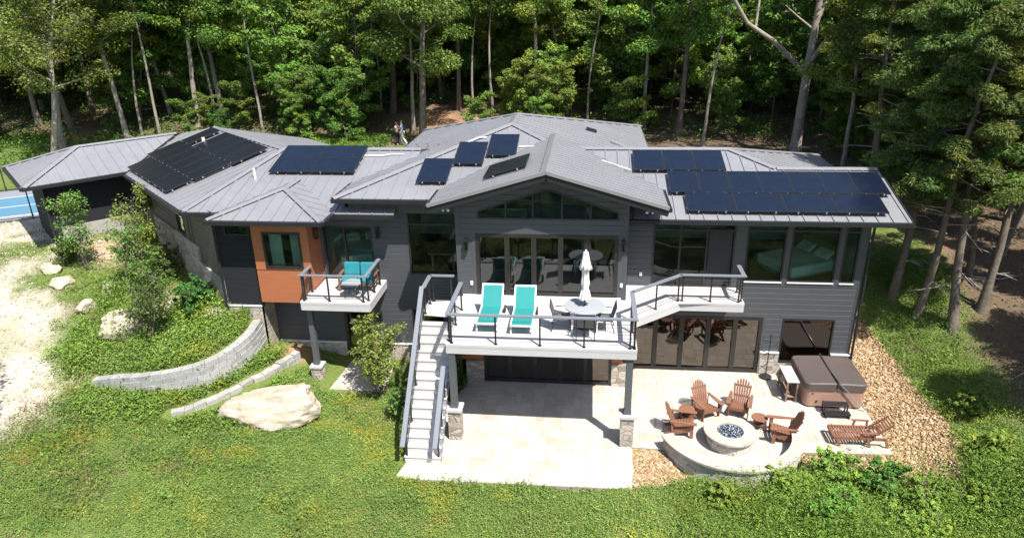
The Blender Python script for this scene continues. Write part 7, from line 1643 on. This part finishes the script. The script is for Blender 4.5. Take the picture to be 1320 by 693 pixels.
weeds('tall_weeds', 900, (1.4, 13.5, 14.2, 17.6), 114, lambda x, y: .38 + .75 * smooth(.35, .75, tuft(x, y, 1.9, 33)) * smooth(2.5, 6, x), lambda x, y: smooth(3.0, 4.6, x) * d_rocks(x, y) * smooth(.3, .55, tuft(x, y, 1.1, 34)), [(.135, .235, .036), (.115, .205, .034), (.165, .26, .044), (.20, .27, .05)], .066, 120, .34, ratio=.27, up=.45)
weeds('wild_flowers', 5200, (-16, 3, 13.2, 20.5), 107, lambda x, y: .17 + 0 * x, lambda x, y: dens_lawn(x, y) * smooth(.48, .72, tuft(x, y, 1.7, 13)), [(.42, .30, .05), (.36, .30, .06), (.46, .36, .09), (.30, .28, .06)], .045, 8, .5)
weeds('long_grass', 2600, (-21, -14.6, 44.5, 49.5), 108, lambda x, y: .45 + 0 * x, lambda x, y: .9 + 0 * x, [(.14, .25, .04), (.16, .27, .045)], .22, 14, .3, ratio=.14, up=.05)
def forest_floor(n, region, seed, nper, leaf, h, cols, dens):
    g = np.random.default_rng(seed); x = g.uniform(region[0], region[1], n); y = g.uniform(region[2], region[3], n)
    k = g.uniform(0, 1, n) < dens(x, y); x, y = x[k], y[k]; z = ground(x, y); m_ = len(x)
    hh = np.repeat(h * g.uniform(.3, 1.5, m_), nper); sp = np.repeat(.25 + .35 * h * g.uniform(.5, 1.5, m_), nper)
    px = np.repeat(x, nper) + g.normal(size=m_ * nper) * sp; py = np.repeat(y, nper) + g.normal(size=m_ * nper) * sp
    pz = np.repeat(z, nper) + hh * g.uniform(.05, 1, m_ * nper)
    t = np.repeat(np.asarray(cols)[g.choice(len(cols), m_)] * g.uniform(.7, 1.25, (m_, 1)), nper, 0) * g.uniform(.8, 1.2, (m_ * nper, 1))
    o = leaf_mesh('undergrowth', np.stack([px, py, pz], -1), g.normal(size=(m_ * nper, 3)) * .5 + np.array([0, 0, .8]), leaf * g.uniform(.6, 1.4, m_ * nper), .6, t, M['weed'], None, seed=seed); tag(o, kind='stuff')
forest_floor(3600, (-62, 45, 49, 80), 111, 44, .16, .95, [(.075, .15, .03), (.09, .17, .033), (.11, .19, .036)], lambda x, y: smooth(.28, .5, tuft(x, y, .5, 6)) * (1 - .97 * smooth(1.5, .8, np.hypot((x + 9) / 7, (y - 54) / 4.5))))
forest_floor(2600, (-26, 26, -12, 12.2), 117, 22, .17, .5, [(.06, .12, .026), (.09, .16, .032), (.12, .19, .036)], lambda x, y: smooth(.3, .5, tuft(x, y, .6, 26)))
forest_floor(620, (-5, 18, 34.5, 50), 116, 40, .15, .7, [(.075, .15, .03), (.09, .17, .033), (.11, .19, .036)], lambda x, y: smooth(.3, .5, tuft(x, y, .5, 16)))
forest_floor(420, (12.5, 40, 20, 46), 112, 26, .11, .3, [(.08, .16, .03), (.10, .185, .034)], lambda x, y: smooth(.45, .75, tuft(x, y, .6, 6)))
forest_floor(900, (-60, -27, 36, 50), 113, 40, .16, .7, [(.08, .16, .03), (.10, .185, .034)], lambda x, y: smooth(.2, .5, tuft(x, y, .4, 2)) * ((x < -36) | (y > 44)))
rb = random.Random(61)
for k in range(12):
    x, y = rb.uniform(13.6, 21), rb.uniform(20.5, 31); a = rb.uniform(0, 6.28); ln = rb.uniform(1.0, 2.6)
    m = MB(); P = []
    for i in range(6): q = (x + math.cos(a + .12 * i) * ln * i / 5, y + math.sin(a + .12 * i) * ln * i / 5); P.append((q[0], q[1], gz(*q) + .06 + rb.uniform(0, .05)))
    m.tube(P, [.045 - .007 * i for i in range(6)], 6); m.tube([P[2], (P[2][0] + math.cos(a + 1.1) * ln * .35, P[2][1] + math.sin(a + 1.1) * ln * .35, P[2][2] + .2)], [.022, .006], 5)
    o = m.build('fallen_branch', M['dead']); tag(o, 'pale fallen branch lying on the leaf litter of the right-hand woods', 'branch', 'fallen branches in the right-hand woods')
g_ = np.random.default_rng(9)
def litter():
    g = np.random.default_rng(19); n = 26000
    n = 44000; x = g.uniform(12.0, 40, n); y = 18 + 30 * g.uniform(0, 1, n) ** 1.2; k = g.uniform(0, 1, n) < smooth(12.2, 14.5, x - .12 * (y - 18)); x, y = x[k], y[k]; n = len(x)
    t = np.array([(.24, .17, .115), (.19, .13, .085), (.30, .23, .16), (.16, .11, .075)])[g.choice(4, n)] * g.uniform(.8, 1.2, (n, 1))
    o = leaf_mesh('leaf_litter', np.stack([x, y, ground(x, y) + g.uniform(.004, .022, n)], -1), g.normal(size=(n, 3)) * .18 + np.array([0, 0, 1]), .10 * g.uniform(.6, 1.5, n), .6, t, M['weed'], None, seed=3); tag(o, kind='stuff')
litter()

# ------------------------------------------------------------------ river stones and gravel
def stones(name, polys, n, size, cols, seed, z0=0.01, spread=0.0):
    g = np.random.default_rng(seed); P = [p for q in polys for p in q]
    x = g.uniform(min(p[0] for p in P), max(p[0] for p in P), n); y = g.uniform(min(p[1] for p in P), max(p[1] for p in P), n)
    d = np.max([poly_dist(x, y, q) for q in polys], 0)
    k = d > (-spread * g.uniform(0, 1, n)); x, y = x[k], y[k]; m_ = len(x)
    s = size * g.uniform(.5, 1.5, m_)
    c = np.array(cols)[g.choice(len(cols), m_)] * g.uniform(.75, 1.2, (m_, 1))
    return pebbles(name, None, np.stack([x, y, ground(x, y) + z0 + s * .25], -1), s, c, M['stone_chip'], seed, 'stuff')
TANS = [(.37, .25, .13), (.42, .30, .17), (.29, .18, .092), (.46, .34, .21), (.33, .20, .10), (.48, .39, .27), (.22, .145, .085)]
stones('river_rock', [ROCKS], 3600, .047, TANS, 201); stones('river_rock', [ROCKS2], 23000, .047, TANS, 202)
stones('gravel', [GRAVEL], 11000, .045, [(.50, .44, .35), (.42, .36, .28), (.58, .53, .45), (.34, .28, .21)], 203, 0, .8)
stones('gravel', [[(-22.6, 25.8), (-20.2, 28.2), (-19.2, 26.4), (-21.0, 24.6)]], 170, .08, [(.5, .40, .30), (.58, .48, .38), (.42, .32, .22)], 204)

# ------------------------------------------------------------------ boulders and garden walls
from mathutils import noise as mnoise
import bmesh
def boulder(label, x, y, dims, rz, seed, sink=.25, planes=10, tilt=(0, 0), name='boulder', group='pale boulders on the planted slope'):
    rnd = random.Random(seed); bm = bmesh.new(); bmesh.ops.create_icosphere(bm, subdivisions=5, radius=1)
    pl = []
    for k in range(planes):
        n = Vector((rnd.gauss(0, 1), rnd.gauss(0, 1), rnd.gauss(.15, .8))).normalized(); pl.append((n, rnd.uniform(.58, .86)))
    pl.append((Vector((rnd.uniform(-.15, .15), rnd.uniform(-.15, .15), 1)).normalized(), .62))
    o3 = Vector((seed * 3.7, seed * 1.3, 0))
    for v in bm.verts:
        p = v.co.copy()
        for n, d in pl:
            e = p.dot(n) - d
            if e > 0: p -= n * e * .94
        q = p + o3
        p += p.normalized() * (.07 * mnoise.noise(q * 2.1) + .05 * mnoise.noise(q * 4.6) + .022 * mnoise.noise(q * 11) + .035 * mnoise.noise(Vector((q.x * 2, q.y * 2, q.z * 13))) - .05 * max(0, .12 - abs(mnoise.noise(q * 1.7))) / .12)
        v.co = Vector((p.x * dims[0] / 1.5, p.y * dims[1] / 1.5, p.z * dims[2] / 1.2))
    me = bpy.data.meshes.new(name); bm.to_mesh(me); bm.free()
    me.polygons.foreach_set('use_smooth', [True] * len(me.polygons)); me.materials.append(M['boulder'])
    o = bpy.data.objects.new(name, me); COL.objects.link(o)
    o.location = (x, y, gz(x, y) + dims[2] * (.5 - sink)); o.rotation_euler = (tilt[0], tilt[1], rz); tag(o, label, 'boulder', group)
boulder('largest pale boulder, a broad slab with sloping top beside the low garden wall', -10.25, 18.72, (2.6, 1.5, 1.1), .08, 3, .14, 9, (-.3, -.14))
boulder('large layered tan boulder on the terrace beside the young twin-stemmed tree', -16.75, 21.6, (1.9, 1.35, .95), .3, 5, .28, 9, (-.2, -.1))
boulder('small smooth tan boulder left of the large terrace boulder', -19.1, 22.5, (.62, .6, .5), .7, 6, .3)
boulder('round pale boulder in the grass at the left edge of the slope', -20.9, 23.7, (.8, .62, .45), .2, 7, .3)
boulder('flat tan boulder near the gravel drive below the garage', -22.0, 24.6, (.85, .6, .4), -.3, 8, .36)
boulder('small upright tan boulder in the middle of the planted slope', -18.9, 23.6, (.55, .45, .45), 1.0, 9, .35)
boulder('grey boulder half hidden in plants below the wing wall', -15.9, 22.5, (.75, .6, .55), .5, 10, .35)
boulder('pale boulder half hidden beneath the shrubs by the wing wall', -18.0, 25.0, (.65, .5, .45), .1, 11, .35)
boulder('square sandstone block at the foot of the bay corner', -13.6, 22.0, (.85, .6, .42), .6, 12, .3)
def block_wall(name, label, pts, h_blk, n_course, depth, seed, tone, base=None, batter=.02, rough=0.0):
    rnd = random.Random(seed); P = [Vector(p) for p in pts]
    # resample along the curve with a Catmull-Rom spline
    Q = []
    E = [P[0] * 2 - P[1]] + P + [P[-1] * 2 - P[-2]]
    for i in range(1, len(E) - 2):
        for k in range(12):
            t = k / 12; a, b_, c, d = E[i - 1], E[i], E[i + 1], E[i + 2]
            Q.append(.5 * ((2 * b_) + (c - a) * t + (2 * a - 5 * b_ + 4 * c - d) * t * t + (3 * b_ - a - 3 * c + d) * t ** 3))
    Q.append(P[-1])
    S = [0.0]
    for a, b_ in zip(Q[:-1], Q[1:]): S.append(S[-1] + (b_.xy - a.xy).length)
    def at(s):
        s = max(0, min(S[-1] - 1e-6, s)); i = int(np.searchsorted(S, s, 'right') - 1); i = min(i, len(Q) - 2); f = (s - S[i]) / max(1e-9, S[i + 1] - S[i])
        t = (Q[i + 1] - Q[i]); return Q[i].lerp(Q[i + 1], f), Vector((t.y, -t.x, 0)).normalized()
    cx, cy = sum(q.x for q in Q) / len(Q), sum(q.y for q in Q) / len(Q)
    mid = Q[len(Q) // 2]; th = thing(name, label, 'garden wall', (mid.x, mid.y, mid.z - h_blk * n_course))
    for course in range(n_course):
        m = MB(); cols = []
        s = -rnd.uniform(0, .4) if course % 2 else -.02
        while s < S[-1]:
            w = rnd.choice((.30, .40, .45)); a, b_ = max(0, s), min(S[-1], s + w); s += w
            if b_ - a < .06: continue
            (p0, n0), (p1, n1) = at(a + .006), at(b_ - .006); j = rnd.uniform(-.012, .012)
            z0 = (p0.z - h_blk * (course + 1) + .006, p1.z - h_blk * (course + 1) + .006); z1 = (p0.z - h_blk * course, p1.z - h_blk * course)
            if base is not None and max(z1) < min(float(gz(p0.x + n0.x * .35 * base, p0.y + n0.y * .35 * base)), 9) - .12: continue
            of = batter * course + j
            if rough and course == 0: r1, r2 = rnd.uniform(-rough, rough * .4), rnd.uniform(-rough, rough * .4); z1 = (z1[0] + r1, z1[1] + r2); of += rnd.uniform(-rough, rough)
            V = []
            for zz in (z0, z1):
                for (p, n), z in (((p0, n0), zz[0]), ((p1, n1), zz[1])):
                    V += [(p.x + n.x * base * of, p.y + n.y * base * of, z), (p.x - n.x * base * depth, p.y - n.y * base * depth, z)]
            V = [V[0], V[2], V[3], V[1], V[4], V[6], V[7], V[5]]
            m.add(V, [(3, 2, 1, 0), (4, 5, 6, 7), (0, 1, 5, 4), (1, 2, 6, 5), (2, 3, 7, 6), (3, 0, 4, 7)])
            v = rnd.uniform(.82, 1.1); cols += [tuple(c * v for c in tone)] * 8
        if m.v:
            o = m.build('block_course' if course else 'cap_course', M['block'], th); set_tint(o.data, np.array(cols))
block_wall('retaining_wall', 'curved grey block retaining wall holding up the planted terrace', WALL_TOP, .19, 8, .3, 21, (.345, .34, .33), -1.0)
LOWW = [(-10.5, 21.85, .88), (-10.85, 21.0, .84), (-11.04, 20.45, .80), (-11.4, 19.95, .77), (-11.9, 19.2, .72), (-12.6, 18.5, .64), (-13.4, 18.05, .54)]
block_wall('garden_edging_wall', 'low curved stone edging wall running down behind the largest boulder', LOWW, .17, 4, .26, 22, (.36, .345, .32), -1.0, rough=.05)
m = MB(); m.tube([(-14.3, 19.05, .86), (-14.31, 18.90, .86)], .06, 12); o = m.build('drain_pipe', M['black']); tag(o, 'small black drain pipe sticking out of the curved block wall', 'pipe')

# ------------------------------------------------------------------ sports court and its fence
court_z = 3.16
def flat(name, P, z, mat):
    m = MB(); m.prism(P, z - .12, z); o = m.build(name, M[mat]); tag(o, kind='structure')
ca = Vector((-26.73, 30.52)); cu = Vector((-28.49 + 26.73, 29.52 - 30.52)).normalized(); cv = Vector((-cu.y, cu.x))
if cv.y < 0: cv = -cv
def CP(a, b): q = ca + cu * a + cv * b; return (q.x, q.y)
flat('court_border', [CP(-9, 0), CP(-9, 6.6), CP(20, 6.6), CP(20, 0)][::-1], court_z, 'court_grey')
flat('sports_court', [CP(-8.4, .75), CP(-8.4, 4.9), CP(19, 4.9), CP(19, .75)][::-1], court_z + .006, 'court_blue')
for b0, w_ in ((.72, .06), (2.75, .06), (4.9, .06)): flat('court_line', [CP(-8.4, b0), CP(-8.4, b0 + w_), CP(19, b0 + w_), CP(19, b0)][::-1], court_z + .012, 'white')
def court_fence(label, b0, a0, a1, h, step):
    th = thing('chain_link_fence', label, 'fence', (*CP((a0 + a1) / 2, b0), court_z))
    a = a0
    while a <= a1 + .01:
        x, y = CP(a, b0); m = MB(); m.tube([(x, y, court_z - .3), (x, y, court_z + h)], .032, 8); m.build('post', M['black'], th); a += step
    for z in (.08, h): m = MB(); m.tube([(*CP(a0, b0), court_z + z), (*CP(a1, b0), court_z + z)], .022, 6); m.build('rail', M['black'], th)
court_fence('black fence with slim posts along the near side of the blue court', -.08, .6, 18.6, 1.5, 3.0)
court_fence('black fence along the far side of the blue court before the woods', 6.7, -9, 19, 1.5, 3.0)

# ------------------------------------------------------------------ two people behind the house
def skin_mesh(name, verts, edges, radii, mat, parent, sub=1, extra=None):
    me = bpy.data.meshes.new(name); me.from_pydata(verts, edges, []); o = bpy.data.objects.new(name, me); COL.objects.link(o)
    md = o.modifiers.new('s', 'SKIN'); md.use_smooth_shade = True
    for i, r in enumerate(radii): me.skin_vertices[0].data[i].radius = r if isinstance(r, tuple) else (r, r)
    me.skin_vertices[0].data[0].use_root = True
    sb = o.modifiers.new('d', 'SUBSURF'); sb.levels = sub; sb.render_levels = sub
    dg = bpy.context.evaluated_depsgraph_get(); ev = o.evaluated_get(dg); nm = bpy.data.meshes.new_from_object(ev)
    o.modifiers.clear(); o.data = nm; nm.materials.clear(); nm.materials.append(mat)
    nm.polygons.foreach_set('use_smooth', [True] * len(nm.polygons))
    if parent is not None: o.parent = parent
    return o
def person(label, loc, rz, h, top, legs, hand_l, hand_r, feet, top_len=.86):
    """faces -y; feet: ((xl,yl,zl),(xr,yr,zr)) in metres for a 1.7 m figure"""
    th = thing('person', label, 'person', loc, rz); s = h / 1.7
    V = [(0, 0, .93), (0, -.005, 1.08), (0, 0, 1.26), (0, .01, 1.40), (0, .0, 1.47), (0, -.01, 1.55), (0, -.015, 1.66)]
    Rr = [(.15, .11), (.125, .095), (.155, .11), (.10, .075), (.052, .052), (.078, .092), (.06, .07)]
    Ed = [(0, 1), (1, 2), (2, 3), (3, 4), (4, 5), (5, 6)]
    def chain(start, pts, rs):
        prev = start
        for p, r in zip(pts, rs): V.append(p); Rr.append(r); Ed.append((prev, len(V) - 1)); prev = len(V) - 1
    legs_pts = {}
    for sd, f in ((-1, feet[0]), (1, feet[1])):
        hip = (sd * .095, 0, .88); kn = ((hip[0] + f[0]) / 2, (f[1]) * .45 - .05, .48 + f[2] * .5); an = (f[0], f[1] + .02, .09 + f[2]); toe = (f[0], f[1] - .15, .035 + f[2])
        legs_pts[sd] = (hip, kn, an); chain(0, [hip, kn, an, toe], [(.085, .085), (.058, .06), (.04, .042), (.035, .03)])
    arms = {}
    for sd, hd in ((-1, hand_l), (1, hand_r)):
        sh = (sd * .18, .01, 1.38); el = ((sh[0] + hd[0]) / 2 + sd * .07, (hd[1]) / 2 + .06, (1.38 + hd[2]) / 2 - .03)
        d = (Vector(hd) - Vector(el)).normalized(); palm = tuple(Vector(hd) + d * .07); arms[sd] = (sh, el, hd)
        chain(3, [sh, el, hd, palm], [(.055, .055), (.04, .04), (.028, .028), (.036, .02)])
        side = d.cross(Vector((0, 0, 1))); side = side.normalized() if side.length > .1 else Vector((1, 0, 0)); w = len(V) - 1
        for k, ln in enumerate((.055, .07, .075, .068)):
            b = Vector(palm) + side * (k - 1.5) * .02 + d * .02; chain(w, [tuple(b), tuple(b + d * ln * .6), tuple(b + d * ln * .9 + Vector((0, -.012, -.015)))], [.009, .008, .007])
        b = Vector(hd) + side * -.03 + d * .02; chain(w - 1, [tuple(b), tuple(b + d * .04 - side * .015)], [.01, .008])
    sc = lambda L: [tuple(c * s for c in p) for p in L]
    sr = lambda L: [tuple(c * s for c in r) if isinstance(r, tuple) else r * s for r in L]
    skin_mesh('body', sc(V), Ed, sr(Rr), M['skin'], th)
    f = MB()
    for sx in (-.032, .032): f.box((sx * s, -.098 * s, 1.60 * s), (.018 * s, .012 * s, .01 * s))
    f.build('eyes', M['hair'], th, world=False)
    f = MB(); f.tube([(0, -.095 * s, 1.60 * s), (0, -.122 * s, 1.565 * s)], [.007 * s, .014 * s], 6); f.build('nose', M['skin'], th, world=False)
    f = MB(); c = Vector((0, .012, 1.625)) * s; P = []; F = []; nu, nv = 14, 8
    for i in range(nv + 1):
        ph = PI * .62 * i / nv
        for k in range(nu):
            a = 2 * PI * k / nu; P.append((c.x + .088 * s * math.sin(ph) * math.cos(a), c.y + .104 * s * math.sin(ph) * math.sin(a) + .012 * s * i / nv, c.z + .094 * s * math.cos(ph)))
    F = [(i * nu + k, (i + 1) * nu + k, (i + 1) * nu + (k + 1) % nu, i * nu + (k + 1) % nu) for i in range(nv) for k in range(nu)]
    f.add(P, F, 0, True); f.build('hair', M['hair'], th, world=False)
    tv = [(0, 0, top_len), (0, 0, 1.08), (0, .0, 1.26), (0, .01, 1.395), (-.185, .01, 1.38), arms[-1][1], (.185, .01, 1.38), arms[1][1]]
    skin_mesh('shirt', sc(tv), [(0, 1), (1, 2), (2, 3), (3, 4), (4, 5), (3, 6), (6, 7)], sr([(.165, .125), (.145, .115), (.172, .128), (.10, .085), (.068, .068), (.056, .056), (.068, .068), (.056, .056)]), M[top], th)
    lv = [(0, 0, .95), legs_pts[-1][0], legs_pts[-1][1], legs_pts[-1][2], legs_pts[1][0], legs_pts[1][1], legs_pts[1][2]]
    skin_mesh('trousers', sc(lv), [(0, 1), (1, 2), (2, 3), (0, 4), (4, 5), (5, 6)], sr([(.158, .12), (.1, .1), (.075, .075), (.06, .06), (.1, .1), (.075, .075), (.06, .06)]), M[legs], th)
pz_ = gz(-13.2, 48.3)
person('person in pale pink top and dark trousers standing close to a taller companion', (-13.55, 48.3, pz_), R(75), 1.62, 'cloth_pink', 'cloth_navy', (-.2, -.32, 1.25), (.12, -.36, 1.15), ((-.09, 0, 0), (.09, .03, 0)))
pz_ = gz(-12.75, 48.2)
person('person in light blue shirt and white trousers, one leg stepping back', (-13.13, 48.15, pz_), R(-85), 1.74, 'cloth_blue', 'cloth_white', (-.16, -.36, 1.2), (.2, -.3, 1.12), ((-.09, -.06, 0), (.09, .3, .03)))

# ------------------------------------------------------------------ camera, light, sky
cam = bpy.data.cameras.new('camera'); co = bpy.data.objects.new('camera', cam); COL.objects.link(co)
cam.sensor_width = 36; cam.lens = 24.454; cam.clip_start = .1; cam.clip_end = 3000
p, yw, rl = R(21.905), R(6.5125), R(1.1968)
f = Vector((-math.sin(yw) * math.cos(p), math.cos(yw) * math.cos(p), -math.sin(p))); ri = Vector((math.cos(yw), math.sin(yw), 0)); dn = f.cross(ri)
ri2 = ri * math.cos(rl) + dn * math.sin(rl); dn2 = ri * -math.sin(rl) + dn * math.cos(rl)
Mc = Matrix((ri2, -dn2, -f)).transposed().to_4x4(); Mc.translation = Vector((0, 0, 13.2)); co.matrix_world = Mc
SC.camera = co
sd = Vector((.338, -.393, .855)).normalized()
sun = bpy.data.lights.new('sun', 'SUN'); sun.energy = 5.0; sun.angle = R(.55); sun.color = (1, .955, .88)
so = bpy.data.objects.new('sun', sun); COL.objects.link(so); so.rotation_euler = sd.to_track_quat('Z', 'Y').to_euler(); so.location = sd * 60
w = bpy.data.worlds.new('World'); SC.world = w; w.use_nodes = True; nt = w.node_tree; nt.nodes.clear()
sky = nt.nodes.new('ShaderNodeTexSky'); sky.sky_type = 'NISHITA'; sky.sun_disc = False
sky.sun_elevation = math.asin(sd.z); sky.sun_rotation = math.atan2(sd.x, sd.y); sky.air_density = 1.0; sky.dust_density = 1.2
bg = nt.nodes.new('ShaderNodeBackground'); bg.inputs[1].default_value = .11; ow_ = nt.nodes.new('ShaderNodeOutputWorld')
nt.links.new(sky.outputs[0], bg.inputs[0]); nt.links.new(bg.outputs[0], ow_.inputs[0])
vs = SC.view_settings; vs.view_transform = 'Standard'; vs.look = 'None'; vs.gamma = 1; vs.exposure = .82; vs.use_curve_mapping = False
SC.render.engine = 'CYCLES'
cy = SC.cycles; cy.use_denoising = True; cy.max_bounces = 8; cy.diffuse_bounces = 3; cy.glossy_bounces = 4; cy.transmission_bounces = 6; cy.transparent_max_bounces = 12; cy.use_adaptive_sampling = True; cy.adaptive_threshold = .015
cy.sample_clamp_indirect = 6
bpy.context.view_layer.update()
